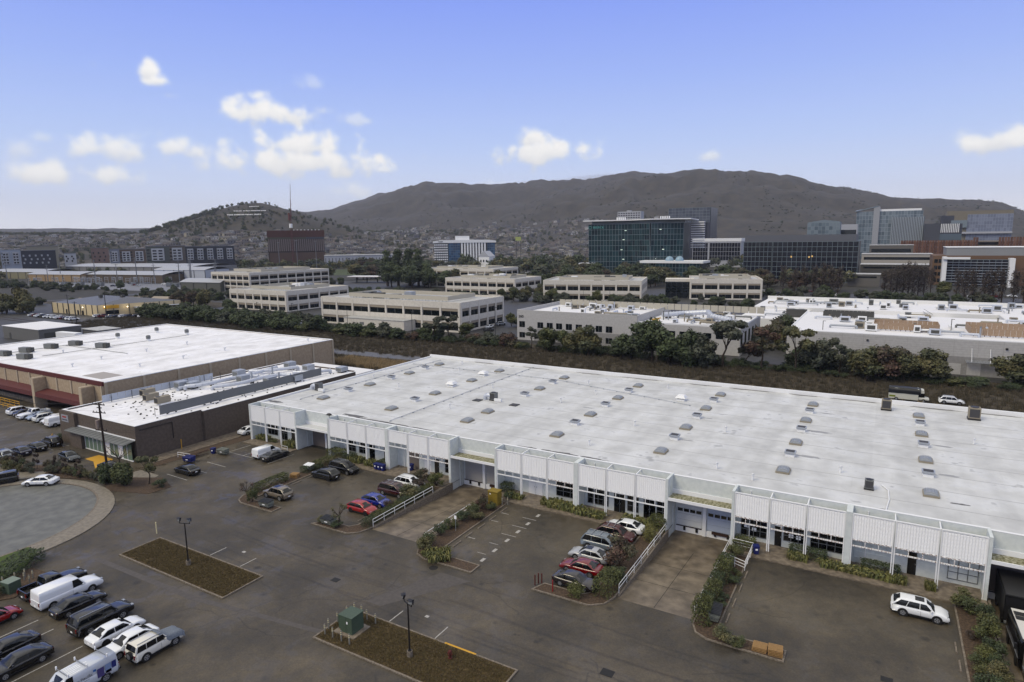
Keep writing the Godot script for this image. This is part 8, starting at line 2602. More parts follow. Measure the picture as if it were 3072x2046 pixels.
func substation() -> void:
	struct("substation_yard", prism_mesh([-700, -318, -560, -345, -450, -322, -446, -300, -520, -284, -690, -285], 0.0, 0.06), mottled("gravel", Color(0.36, 0.365, 0.38), Color(0.46, 0.46, 0.47), 20.0, 0.6, 112))
	var gan: Node3D
	rng.seed = 640
	for i in 46:
		var x := rng.randf_range(-690, -560)
		var z := lerpf(-300, -338, (x + 690) / 130.0) + rng.randf_range(-10, 14)
		if gan == null:
			gan = thing("switch_frame", "steel switch frame with insulators in the substation", "substation frame", V(x, 0, z), 0, "switch frames of the substation")
			var m := MB.new()
			for s in [-2.4, 2.4]:
				m.box(V(s, 3.2, 0), V(0.22, 6.4, 0.22))
			m.box(V(0, 6.3, 0), V(5.6, 0.25, 0.25))
			m.box(V(0, 4.4, 0), V(4.8, 0.18, 0.18))
			part(gan, "frame", m.mesh(), M.galvanised)
			for s in [-1.6, 0.0, 1.6]:
				var n := MB.new()
				n.tube(V(s, 4.5, 0), V(s, 5.7, 0), 0.13, 0.09, 6)
				part(gan, "insulator", n.mesh(), M.grey_metal)
		else:
			dup(gan, V(x, 0, z), rng.randf_range(-0.2, 0.2))
	var tw: Node3D
	for q in [[-655, -330, 22], [-610, -344, 24], [-575, -340, 20], [-545, -345, 22], [-520, -340, 24], [-500, -350, 23], [-690, -305, 18], [-480, -335, 20], [-595, -318, 19], [-560, -365, 21], [-720, -330, 20], [-760, -300, 22]]:
		if tw == null:
			tw = thing("steel_pole", "tall slim steel line pole with arms at the substation", "pole", V(q[0], 0, q[1]), 0, "steel line poles of the substation")
			var m := MB.new()
			m.tube(Vector3.ZERO, V(0, 22, 0), 0.5, 0.25, 8)
			part(tw, "pole", m.mesh(), mt("pole_grey", Color(0.40, 0.41, 0.43), 0.6))
			var a := MB.new()
			for h in [16.5, 18.8, 21.2]: a.box(V(0, h, 0), V(4.6, 0.22, 0.22))
			part(tw, "crossarm", a.mesh(), M.pole_grey)
		else:
			dup(tw, V(q[0], 0, q[1]), 0.4, "", q[2] / 22.0)
	for q in [[-640, -296], [-625, -302], [-600, -306], [-575, -322], [-530, -326], [-515, -322]]:
		var t := thing("power_transformer", "grey power transformer with fins in the substation yard", "transformer", V(q[0], 0, q[1]), 0.3, "power transformers")
		bpart(t, "tank", M.grey_metal, V(0, 1.8, 0), V(5, 3.2, 3))
		for s in 5: bpart(t, "fin", M.galvanised, V(-2 + s, 1.8, 1.7), V(0.3, 2.6, 0.5))
		for s in 3:
			var b := MB.new()
			b.tube(V(-1.4 + s * 1.4, 3.4, 0), V(-1.4 + s * 1.4, 4.8, 0), 0.2, 0.1, 6)
			part(t, "bushing", b.mesh(), M.hood_dark)
	# old street poles along the railway bend
	for q in [[-352, -163, 12], [-333, -171, 13], [-318, -150, 11], [-405, -150, 11], [-300, -196, 9]]:
		var t := thing("street_pole", "dark wooden street pole by the railway bend", "pole", V(q[0], 0, q[1]), 0, "street poles at the railway bend")
		var m := MB.new()
		m.tube(Vector3.ZERO, V(0, q[2], 0), 0.2, 0.14, 7)
		part(t, "pole", m.mesh(), M.black_metal)
		bpart(t, "crossarm", M.black_metal, V(0, q[2] - 0.6, 0), V(2.4, 0.14, 0.12), 0.5)
	# car park lamps among the offices
	for q in [[-252, -196, 9], [-196, -197, 8], [-160, -195.5, 9], [-128, -206, 11], [-146, -329, 9], [-173, -330, 9], [-187, -320, 9], [-131, -331, 9], [-232, -199, 9]]:
		var t := thing("car_park_lamp", "slim dark car park lamp among the cream offices", "lamp post", V(q[0], 0, q[1]), 0, "car park lamps of the offices")
		var m := MB.new()
		m.tube(Vector3.ZERO, V(0, q[2], 0), 0.11, 0.08, 7)
		part(t, "pole", m.mesh(), M.black_metal)
		bpart(t, "lamp_head", M.black_metal, V(0.4, q[2], 0), V(1.2, 0.16, 0.4))
	struct("railway_land", prism_mesh([-470, -215, -330, -215, -322, -192, -480, -200], 0.0, 0.07), M.dry_ground)
	struct("railway_land", prism_mesh([-460, -290, -362, -250, -330, -246, -326, -216, -470, -216], 0.0, 0.072), M.dry_ground)
	for k in 2:
		var m := MB.new()
		var prev := V(-470, 0.12, -152 - k * 4)
		for i in range(1, 30):
			var t := i / 29.0
			var q := V(lerpf(-470, -230, t), 0.12, -152 - k * 4 + 8 * sin(t * 2.2))
			m.tube(prev, q, 0.09, 0.09, 4, false)
			prev = q
		struct("railway_rail", m.mesh(), M.rust if M.has("rust") else M.steel)

# ---------------------------------------------------------------- towers beyond the park
# a glazed wall: each pane a part, mullions as bars in one frame part
func curtain(p: Node3D, at: Vector3, yaw: float, w: float, y0: float, y1: float, cols: int, rows: int, glass: Array, frame: Material, seed_n := 1, lean := 0.0) -> void:
	var r := RandomNumberGenerator.new()
	r.seed = seed_n
	var f := Transform3D(Basis(Vector3.UP, yaw), at)
	var cw := w / cols
	var rh := (y1 - y0) / rows
	for j in rows:
		for i in cols:
			var k := r.randi() % 10
			var m: Material = glass[0 if k < 5 else (1 if k < 8 or glass.size() < 3 else 2)]
			var o := bpart(p, "pane", m, f * V((i + 0.5) * cw, y0 + (j + 0.5) * rh, lean * (j + 0.5) * rh), V(cw - 0.28, rh - 0.34, 0.25), yaw)
			if lean != 0.0: o.rotation.x = atan(lean)
	var b := MB.new()
	for i in cols + 1:
		b.box(V(i * cw, (y0 + y1) / 2, lean * (y1 - y0) / 2 - 0.1), V(0.22, y1 - y0, 0.4), Basis(Vector3.RIGHT, atan(lean)))
	for j in rows + 1:
		b.box(V(w / 2, y0 + j * rh, lean * j * rh - 0.1), V(w, 0.26, 0.42))
	b.box(V(w / 2, (y0 + y1) / 2, lean * (y1 - y0) / 2 - 0.6), V(w, y1 - y0, 0.3), Basis(Vector3.RIGHT, atan(lean)))
	part(p, "mullion_frame", b.mesh(), frame, at, yaw)

func far_city() -> void:
	var teal := [mt("teal_a", Color(0.10, 0.19, 0.215), 0.08), mt("teal_b", Color(0.14, 0.24, 0.265), 0.08), mt("teal_c", Color(0.07, 0.14, 0.175), 0.08)]
	var navy := [mt("navy_a", Color(0.075, 0.085, 0.125), 0.1), mt("navy_b", Color(0.095, 0.11, 0.15), 0.1), mt("navy_c", Color(0.125, 0.135, 0.17), 0.1)]
	var sky_g := [mt("blue_a", Color(0.36, 0.415, 0.455), 0.15), mt("blue_b", Color(0.42, 0.47, 0.505), 0.15), mt("blue_c", Color(0.29, 0.345, 0.385), 0.15)]
	var steel_m := mt("mullion", Color(0.42, 0.47, 0.49), 0.5)
	# the flaring glass block with a white brow
	var b := thing("glass_office", "tall teal glass office flaring outward under a white roof brow", "building")
	var pts := [V(-268.0, 0, -618), V(-224, 0, -622), V(-200, 0, -610), V(-172.5, 0, -624)]
	var nc := [14, 8, 10]
	for s in 3:
		var a: Vector3 = pts[s]
		var c: Vector3 = pts[s + 1]
		var d := c - a
		curtain(b, a, -atan2(d.z, d.x), Vector2(d.x, d.z).length(), 2.0, 50.0, nc[s], 9, teal, steel_m, s + 3, 0.05)
	var core := MB.new()
	core.prism(poly([-267, -619, -224, -623, -200, -611, -173.5, -625, -178, -668, -262, -668]), 0, 50)
	part(b, "core", core.mesh(), mt("core_dark", Color(0.10, 0.13, 0.14), 0.4))
	var brow := MB.new()
	brow.prism(poly([-272, -611, -224, -616, -199, -604, -164, -618, -170, -672, -268, -672]), 53.2, 54.2, true)
	part(b, "roof_brow", brow.mesh(), M.trim_white)
	var att := MB.new()
	att.prism(poly([-266, -620, -224, -624, -200, -612, -176, -626, -182, -664, -260, -664]), 50, 53.2, true)
	part(b, "attic", att.mesh(), mt("attic_grey", Color(0.50, 0.53, 0.55), 0.6))
	for k in 12:
		bpart(b, "striped_side", M.trim_white, V(-168.5, 26 + k * 2.3, -664), V(13, 1.0, 4))
	part(b, "lettering", text_mesh("MERCK", 3.4, 0.3), mt("sign_teal", Color(0.25, 0.52, 0.51), 0.5), V(-257.0, 47.0, -615.4), 0.09)
	var lg := MB.new()
	for i in 8:
		lg.tube(V(cos(TAU * i / 8) * 1.5, sin(TAU * i / 8) * 1.5, 0), V(cos(TAU * (i + 1) / 8) * 1.5, sin(TAU * (i + 1) / 8) * 1.5, 0), 0.3, 0.3, 5)
	part(b, "logo", lg.mesh(), M.sign_teal, V(-265.6, 47.0, -614.6), 0.09)
	for i in 10: bpart(b, "flue", M.trim_white, V(-250 + i * 2.2 + (36 if i > 4 else 0), 56.0, -650), V(1.0, 3.4, 1.0))
	# lit ceilings seen through the glass
	var lit := mt("lit_strip", Color(0.95, 0.98, 0.92), 0.5)
	lit.emission_enabled = true
	lit.emission = Color(0.85, 0.95, 0.88)
	lit.emission_energy_multiplier = 0.9
	for q in [[-229, 43.5], [-231, 34.5], [-233, 24.5], [-231, 15], [-191, 44], [-200, 23], [-196, 16], [-188, 25]]:
		bpart(b, "lit_ceiling", lit, V(q[0], q[1], -611.5 if q[0] > -215 else -619.0), V(2.0, 0.5, 0.15))
	var lob := thing("glass_lobby", "low glass pavilion with white flat roof and two domes", "building", V(-204, 0, -590))
	curtain(lob, V(16, 0, 0), 0, 41, 0, 12.5, 13, 3, teal, steel_m, 9)
	bx2(lob, "roof", M.trim_white, V(-1, 12.6, -26), V(60, 14.6, 1.2))
	bx2(lob, "side_wall", M.trim_white, V(-1, 0, -2), V(0.6, 14.6, 1.2))
	bx2(lob, "core", M.core_dark, V(15, 0, -25), V(57, 12.6, -0.9))
	for x in [26.5, 36.0]:
		var dm := MB.new()
		dm.dome(V(x, 14.6, -8), V(4.0, 4.4, 4.0), 14, 5)
		part(lob, "dome", dm.mesh(), mt("dome_blue", Color(0.50, 0.60, 0.66), 0.2))
	var ent := thing("entry_frame", "white framed entrance block beside the teal glass office", "building", V(-268, 0, -592))
	bx2(ent, "frame", M.trim_white, V(0, 10, -10), V(14, 12, 0))
	bx2(ent, "frame_leg", M.trim_white, V(12, 0, -10), V(14, 10, 0))
	bx2(ent, "glass", M.core_dark, V(0.5, 0, -9), V(12, 10, -1))
	# dark glass office
	var dg := thing("dark_glass_office", "wide dark navy glass office with a grey attic", "building", V(-104, 0, -560))
	curtain(dg, Vector3.ZERO, 0, 22, 0, 31.6, 7, 8, navy, steel_m, 21)
	curtain(dg, V(23, 0, 2.0), 0, 61, 0, 31.6, 17, 8, navy, steel_m, 22)
	bx2(dg, "core", mt("core_navy", Color(0.07, 0.08, 0.11), 0.4), V(0.2, 0, -40), V(84, 31.6, -1.2))
	bx2(dg, "attic", mt("attic_slate", Color(0.33, 0.34, 0.37), 0.6), V(0.5, 31.7, -38), V(82, 37, -1.0))
	for q in [[37, 19.8], [50, 19.6], [52.2, 20.2]]:
		var wl := mt("warm_window", Color(0.9, 0.75, 0.45), 0.5)
		wl.emission_enabled = true
		wl.emission = Color(1.0, 0.78, 0.42)
		wl.emission_energy_multiplier = 0.25
		bpart(dg, "lit_window", wl, V(q[0], q[1], 2.2), V(1.0, 1.3, 0.1))
	# hotel
	var h := thing("hotel", "white hotel slab with vertical fins and blue glass end", "building", V(-574, 0, -758), 0.601)
	h.scale.x = 0.824
	bx2(h, "core", mt("hotel_dark", Color(0.13, 0.15, 0.18), 0.5), V(0.6, 0, -22), V(108.4, 32, -1.0))
	var tm := MB.new()
	var rg := []
	for k in 9:
		var t := k / 8.0
		rg.append([V(lerpf(-1.5, 110.5, t), 32.0, -23), V(lerpf(-1.5, 110.5, t), 36.2 - 1.6 * pow(absf(t * 2 - 1), 10), -23), V(lerpf(-1.5, 110.5, t), 36.2 - 1.6 * pow(absf(t * 2 - 1), 10), 1.2), V(lerpf(-1.5, 110.5, t), 32.0, 1.2)])
	tm.loft(rg, true, true, true, true)
	part(h, "roof_band", tm.mesh(), M.trim_white)
	bx2(h, "penthouse", M.trim_white, V(38, 36, -18), V(63, 42, -4))
	for i in 7:
		for j in 9:
			bx2(h, "white_panel", M.trim_white, V(0.6 + i * 3.5, j * 3.55, -1.0), V(3.1 + i * 3.5, j * 3.55 + 2.0, 0.2))
	curtain(h, V(26, 0, -0.2), 0, 20, 0, 32, 5, 9, [mt("hotel_blue_a", Color(0.13, 0.24, 0.36), 0.12), mt("hotel_blue_b", Color(0.20, 0.33, 0.46), 0.12)], steel_m, 31)
	for i in 9:
		bx2(h, "fin", M.trim_white, V(48 + i * 5.1, 0, -1.0), V(51.0 + i * 5.1, 32, 0.6))
		for j in 9: bx2(h, "room_window", M.glass_office, V(51.0 + i * 5.1, 0.6 + j * 3.55, -1.0), V(53.1 + i * 5.1, 2.9 + j * 3.55, -0.85))
	curtain(h, V(95, 0, -0.2), 0, 13, 0, 32, 4, 9, [M.hotel_blue_a, M.hotel_blue_b], steel_m, 32)
	part(h, "lettering", text_mesh("hotel", 3.0, 0.3), M.black_metal, V(12, 33.9, 1.3))
	mt("slab_stripe", Color(0.56, 0.59, 0.62), 0.7)
	# towers to the east
	var t1 := thing("glass_tower", "pale blue glass tower with a slanted crown and white striped front", "building", V(-45, 0, -1100))
	curtain(t1, Vector3.ZERO, 0, 24, 0, 70, 6, 12, sky_g, M.slab_stripe, 41)
	bx2(t1, "lift_shaft", mt("shaft_grey", Color(0.56, 0.57, 0.59), 0.7), V(22, 0, -20), V(30, 77, 1.5))
	curtain(t1, V(30, 0, -1.0), 0, 54, 0, 70, 14, 12, sky_g, M.slab_stripe, 42)
	bx2(t1, "core", mt("core_pale", Color(0.36, 0.40, 0.45), 0.5), V(0.2, 0, -40), V(83, 70, -2.0))
	bx2(t1, "roof", M.trim_white, V(26, 70, -40), V(82, 73, -2))
	var wd := MB.new()
	wd.loft([[V(-2, 70, 2), V(-2, 71, 2), V(-2, 73, -30), V(-2, 70, -30)], [V(28, 77, 2), V(28, 78.5, 2), V(28, 78.5, -30), V(28, 77, -30)]], true, true, true, true)
	part(t1, "slanted_roof", wd.mesh(), sky_g[1])
	for i in 20: bx2(t1, "white_stripe", M.slab_stripe, V(46 + i * 2.0, 0, 3.0), V(47.0 + i * 2.0, 61, 4.2))
	bx2(t1, "stripe_wall", M.blue_c, V(45.6, 0, -1), V(86, 61, 3.0))
	var t2 := thing("glass_tower", "dark slate glass tower behind the teal office", "building", V(-270, 0, -900))
	curtain(t2, V(0, 34, 0), 0, 57, 22, 42, 12, 5, [mt("slate_a", Color(0.24, 0.26, 0.31), 0.15), mt("slate_b", Color(0.29, 0.31, 0.36), 0.15)], steel_m, 51)
	bx2(t2, "core", mt("core_slate", Color(0.19, 0.20, 0.24), 0.3), V(6, 0, -40), V(58, 76, -1))
	bx2(t2, "lower_front", M.core_slate, V(10, 0, -1.0), V(52, 56, 1.0))
	var t3 := thing("apartment_slab", "small pale apartment slab peeping over the teal office", "building", V(-384, 0, -1000))
	bx2(t3, "wall", mt("slab_pale", Color(0.62, 0.63, 0.66), 0.8), V(0, 0, -16), V(39, 78, 0))
	for i in 9:
		for j in 4: bx2(t3, "window", M.glass_office, V(1.2 + i * 4.2, 64 + j * 3.4, -0.05), V(3.8 + i * 4.2, 65.8 + j * 3.4, 0.1))
	bx2(t3, "penthouse", M.slab_pale, V(14, 78, -12), V(20, 80, -4))
	var t4 := thing("low_office", "long white and grey office behind the teal glass office", "building", V(-209, 0, -800))
	bx2(t4, "wall", M.slab_pale, V(0, 0, -30), V(57, 34, 0))
	bx2(t4, "roof_edge", M.trim_white, V(-0.5, 30.5, -30.5), V(57.5, 34.2, 0.5))
	for i in 2: curtain(t4, V(0.5 + i * 20, 0, 0.2), 0, 18 if i == 0 else 36, 8, 29, 6 + i * 5, 4, navy, M.slab_pale, 61 + i)
	var t5 := thing("glass_cube", "pale blue glass cube with a tilted top", "building", V(-91, 0, -900))
	curtain(t5, Vector3.ZERO, 0, 37, 20, 52, 9, 7, sky_g, steel_m, 71)
	bx2(t5, "core", M.core_pale, V(0.2, 0, -25), V(36.8, 52, -0.9))
	var tw := MB.new()
	tw.loft([[V(0, 52, 0), V(0, 52.5, 0), V(0, 53, -25), V(0, 52, -25)], [V(19, 52, 0), V(19, 55.5, 0), V(19, 55.5, -25), V(19, 52, -25)], [V(37, 52, 0), V(37, 53, 0), V(37, 53, -25), V(37, 52, -25)]], true, true, true, true)
	part(t5, "tilted_roof", tw.mesh(), sky_g[1])
	var t6 := thing("white_block", "plain white block between the glass cube and the striped tower", "building", V(-57, 0, -950))
	bx2(t6, "wall", M.slab_pale, V(0, 0, -20), V(20, 50, 0))
	bx2(t6, "window_band", M.glass_office, V(1, 37, -0.05), V(19, 43, 0.12))
	var t7 := thing("stone_office", "stone and glass office tower at the foot of the mountain", "building", V(80, 0, -1300))
	bx2(t7, "stone_wall", mt("stone_tan", Color(0.44, 0.415, 0.36), 0.85), V(0, 0, -40), V(88, 73, 0))
	bx2(t7, "dark_wing", M.core_slate, V(-8, 0, -38), V(10, 66, 0.5))
	curtain(t7, V(28, 0, 1.5), 0, 60, 0, 67, 16, 12, [mt("hz_a", Color(0.40, 0.43, 0.50), 0.2), mt("hz_b", Color(0.45, 0.48, 0.55), 0.2)], mt("hz_f", Color(0.52, 0.54, 0.60), 0.5), 81)
	bx2(t7, "light_bay", M.blue_b, V(6, 46, 0.5), V(28, 58, 4))
	bx2(t7, "terrace", M.slab_pale, V(20, 36, 0), V(88, 39, 6))
	var t8 := thing("dark_block", "dark block with a white striped wing before the stone tower", "building", V(41, 0, -1080))
	bx2(t8, "wall", mt("dark_block", Color(0.22, 0.23, 0.26), 0.6), V(0, 0, -20), V(19, 50.5, 0))
	bx2(t8, "wing", M.core_slate, V(19, 0, -20), V(44, 50, -0.5))
	for i in 11: bx2(t8, "white_stripe", M.trim_white, V(19.5 + i * 2.0, 38, -0.5), V(20.4 + i * 2.0, 50, 0.4))
	bx2(t8, "glass_band", M.blue_c, V(19, 26, -0.5), V(44, 36, 0.3))
	# rust coloured parking deck
	var og := thing("orange_garage", "long rust orange finned parking deck with a dark gap", "building", V(12, 0, -900))
	for i in 5: bx2(og, "deck", M.concrete, V(0, 9.0 + i * 4.4, -40), V(120, 10.0 + i * 4.4, -0.7))
	bx2(og, "back_wall", M.concrete, V(0, 0, -41), V(120, 28, -40.05))
	for i in 46:
		if i > 28 and i < 36: continue
		bx2(og, "fin", [mt("rust_a", Color(0.37, 0.245, 0.18), 0.8), mt("rust_b", Color(0.32, 0.205, 0.15), 0.8), mt("rust_c", Color(0.42, 0.29, 0.22), 0.8)][i % 3], V(i * 2.6, 12, -0.6), V(i * 2.6 + 2.1, 29.0 + (3 if i >= 27 else 0), 0.3))
	# brick and white framed office by the bare trees
	var ro := thing("framed_office", "brick banded office with big white frames by the bare trees", "building", V(28, 0, -556))
	bx2(ro, "brick_body", mt("brick_tan", Color(0.38, 0.29, 0.215), 0.85), V(0, 0, -40), V(62, 21, 0))
	bx2(ro, "attic", mt("attic_light", Color(0.50, 0.51, 0.52), 0.7), V(8, 21, -36), V(62, 26.6, -1))
	bx2(ro, "roof_edge", M.trim_white, V(7.6, 26.6, -36.4), V(62.4, 26.9, -0.6))
	for j in 4:
		for i in 2: bx2(ro, "window", M.glass_office, V(1 + i * 2.6, 2 + j * 4.6, -0.05), V(3.1 + i * 2.6, 4.6 + j * 4.6, 0.15))
	bx2(ro, "white_frame", M.trim_white, V(5.4, 0, 0), V(8.0, 20.3, 12))
	bx2(ro, "white_frame", M.trim_white, V(5.4, 18.8, 12), V(21, 20.3, 13.5))
	bx2(ro, "white_frame", M.trim_white, V(43, 0, 4), V(46, 19.5, 13))
	for j in 9:
		bx2(ro, "louvre_band", M.galvanised, V(8.2, 1.2 + j * 1.9, 8.5), V(43, 1.5 + j * 1.9, 9.2))
	curtain(ro, V(8.2, 0, 8.0), 0, 34.6, 0, 18.4, 10, 5, navy, steel_m, 91)
	bx2(ro, "core", M.core_dark, V(8.0, 0, -0.5), V(43, 18.4, 7.0))
	# low buildings behind the bare trees
	var k := 0
	for q in [[-22, -700, 57, 30, 18.0, 0.60], [-20, -630, 50, 24, 11.0, 0.28], [-24, -520, 20, 12, 8.5, 0.36], [-18, -790, 40, 30, 25, 0.36]]:
		var lb := thing("low_building", "low flat roofed building behind the bare roadside trees", "building", V(q[0], 0, q[1]), 0, "low buildings behind the bare trees")
		bx2(lb, "wall", mt("lowb%d" % k, Color(q[5], q[5] * 0.97, q[5] * 0.92), 0.85), V(0, 0, -q[3]), V(q[2], q[4], 0))
		bx2(lb, "roof", M.roof_pale, V(-0.4, q[4], -q[3] - 0.4), V(q[2] + 0.4, q[4] + 0.5, 0.4))
		bx2(lb, "window_band", M.glass_office, V(2, q[4] * 0.72, -0.05), V(q[2] - 2, q[4] * 0.86, 0.1))
		k += 1
	construction()
	apartments()
	# sports field, highway ramp, gas station
	struct("playing_field", prism_mesh([-640, -600, -540, -648, -455, -585, -448, -530, -540, -500], 0.0, 0.1), mottled("field", Color(0.19, 0.23, 0.10), Color(0.25, 0.29, 0.13), 30.0, 1.0, 121))
	struct("highway_ramp", prism_mesh([-735, -640, -722, -665, -1275, -1095, -1440, -1190, -1470, -1170, -1290, -1060], 0.0, 5.0), mt("highway", Color(0.40, 0.40, 0.41), 0.7))
	var gs := thing("gas_station", "flat gas station canopy with a red edge beyond the cream offices", "canopy", V(-395, 0, -430), 0.3)
	bpart(gs, "roof", M.trim_white, V(0, 5.2, 0), V(42, 0.8, 14))
	bpart(gs, "edge", M.container_red if M.has("container_red") else M.maroon, V(0, 5.2, 7.05), V(42, 0.35, 0.1))
	for x in [-15, -5, 5, 15]: bpart(gs, "column", M.hood_dark, V(x, 2.4, 0), V(0.8, 4.8, 0.8))
	for q in [[-560, -470], [-520, -455], [-470, -520], [-455, -512]]:
		var tr := thing("semi_trailer", "white semi trailer in the yard before the playing field", "trailer", V(q[0], 0, q[1]), 0.7, "white semi trailers")
		bpart(tr, "box", M.trim_white, V(0, 2.6, 0), V(15, 3.0, 2.6))
		bpart(tr, "chassis", M.black_metal, V(0, 0.7, 0), V(14, 0.5, 1.4))
		for x in [-5.5, -4.2, 5.0]: bpart(tr, "wheel_pair", M.rubber, V(x, 0.5, 0), V(1.0, 1.0, 2.4))
	# long white warehouse behind the yellowing street trees
	var lw := thing("white_warehouse", "long white warehouse behind the yellowing street trees", "building", V(-690, 0, -655), 0.768)
	lw.scale.x = 0.36
	bx2(lw, "wall", M.slab_pale, V(0, 0, -30), V(290, 16, 0))
	for i in 22: bx2(lw, "dark_bay", M.hood_dark, V(4 + i * 13.0, 2, 0), V(6.5 + i * 13.0, 13, 0.2))
	bx2(lw, "roof", M.roof_pale, V(-0.5, 16, -30.5), V(290.5, 17, 0.5))
	# church gable and billboard in the trees
	var ch := thing("gabled_house", "white gabled house rising from the trees beside the hotel", "house", V(-452, 0, -690))
	bx2(ch, "wall", M.trim_white, V(0, 0, -14), V(16, 15, 0))
	var gm := MB.new()
	gm.loft([[V(-0.5, 15, 0.4), V(8, 22, 0.4), V(16.5, 15, 0.4)], [V(-0.5, 15, -14.4), V(8, 22, -14.4), V(16.5, 15, -14.4)]], true, true, true, true)
	part(ch, "roof", gm.mesh(), M.slab_pale)
	for i in 3: bx2(ch, "window", M.glass_office, V(2.5 + i * 4.2, 8, -0.05), V(4.5 + i * 4.2, 11, 0.1))
	var bb := thing("billboard", "small yellow green billboard above the distant trees", "billboard", V(-520, 0, -900))
	bx2(bb, "panel", mt("billboard_green", Color(0.55, 0.59, 0.33), 0.7), V(2, 34, 0), V(12, 40, 0.6))
	for x in [3, 11]: bx2(bb, "leg", M.hood_dark, V(x - 0.4, 0, -0.8), V(x + 0.4, 33, 0))
	for q in [[-392, -740, 48], [-340, -760, 50]]:
		var py := thing("power_pylon", "grey lattice pylon among the trees by the teal office", "pylon", V(q[0], 0, q[1]), 0.4, "lattice pylons")
		var m := MB.new()
		for s in [[-1, -1], [1, -1], [1, 1], [-1, 1]]: m.tube(V(s[0] * 5, 0, s[1] * 5), V(s[0] * 0.7, q[2], s[1] * 0.7), 0.22, 0.16, 4, false)
		for j in 9:
			var t0 := j / 9.0
			var t1b := (j + 1) / 9.0
			var r0 := lerpf(5, 0.7, t0)
			var r1 := lerpf(5, 0.7, t1b)
			m.tube(V(-r0, q[2] * t0, r0), V(r1, q[2] * t1b, r1), 0.1, 0.1, 3, false)
			m.tube(V(r0, q[2] * t0, r0), V(-r1, q[2] * t1b, r1), 0.1, 0.1, 3, false)
		part(py, "lattice", m.mesh(), M.pole_grey)
		var a := MB.new()
		for hh in [0.7, 0.82, 0.94]: a.box(V(0, q[2] * hh, 0), V(14 - hh * 5, 0.4, 0.4))
		part(py, "crossarm", a.mesh(), M.pole_grey)

func construction() -> void:
	var b := thing("construction_block", "bulky brown office shell under construction with a red top", "building", V(-777, 0, -631), 0.849)
	b.scale.x = 0.484
	bx2(b, "core", mt("shell_brown", Color(0.22, 0.18, 0.16), 0.9), V(0, 0, -60), V(163, 44, -1))
	bx2(b, "red_top", mt("shell_red", Color(0.27, 0.15, 0.12), 0.9), V(-1, 43.4, -60), V(164, 53, 0.5))
	bx2(b, "lower_band", mt("shell_green", Color(0.27, 0.27, 0.22), 0.9), V(-0.5, 40.6, -59), V(110, 43.2, 0.3))
	bx2(b, "dark_band", M.core_slate, V(110, 40.6, 0.3), V(163, 43.2, 0.8))
	for i in 27:
		bx2(b, "wall_panel", mt("shell_panel", Color(0.42, 0.38, 0.37), 0.85), V(1.5 + i * 6.0, 23, -1), V(5.0 + i * 6.0, 40.4, 0.4))
	bx2(b, "podium", mt("shell_podium", Color(0.30, 0.23, 0.19), 0.9), V(4, 0, -1), V(163, 21, 3))
	for i in 8: bpart(b, "tent_light", M.trim_white, V(76 + i * 10.5, 53.6, -10), V(3.0, 1.4, 3))
	var c := thing("tower_crane", "red and white luffing crane over the construction block", "crane", V(-750, 0, -652))
	c.scale = V(0.8, 0.826, 0.8)
	var m := MB.new()
	for s in [[-1.2, -1.2], [1.2, -1.2], [1.2, 1.2], [-1.2, 1.2]]: m.box(V(s[0], 45, s[1]), V(0.3, 90, 0.3))
	for j in 15: m.box(V(0, 3 + j * 6, 0), V(2.8, 0.5, 2.8))
	part(c, "mast", m.mesh(), mt("crane_red", Color(0.33, 0.13, 0.12), 0.7))
	bpart(c, "cab", M.trim_white, V(1.0, 72, 1.5), V(4, 7, 4))
	bpart(c, "counterweight", M.crane_red, V(-3.5, 88, 0), V(3, 12, 2.5))
	var j := MB.new()
	j.tube(V(1.5, 88, 0), V(2.5, 116, 0), 0.75, 0.6, 5)
	part(c, "jib", j.mesh(), M.crane_red)
	var j2 := MB.new()
	j2.tube(V(2.5, 116, 0), V(4.5, 143, 0), 0.6, 0.4, 5)
	part(c, "jib_tip", j2.mesh(), mt("crane_pale", Color(0.62, 0.58, 0.60), 0.7))
	for q in [[-700, -585, 36], [-678, -596, 38], [-650, -603, 37]]:
		var t := thing("flood_mast", "slim grey floodlight mast before the construction block", "mast", V(q[0], 0, q[1]), 0, "floodlight masts")
		var fm := MB.new()
		fm.tube(Vector3.ZERO, V(0, q[2], 0), 0.5, 0.3, 6)
		part(t, "mast", fm.mesh(), M.pole_grey)
		bpart(t, "lamp_bar", M.pole_grey, V(0, q[2], 0), V(4, 0.8, 0.8))

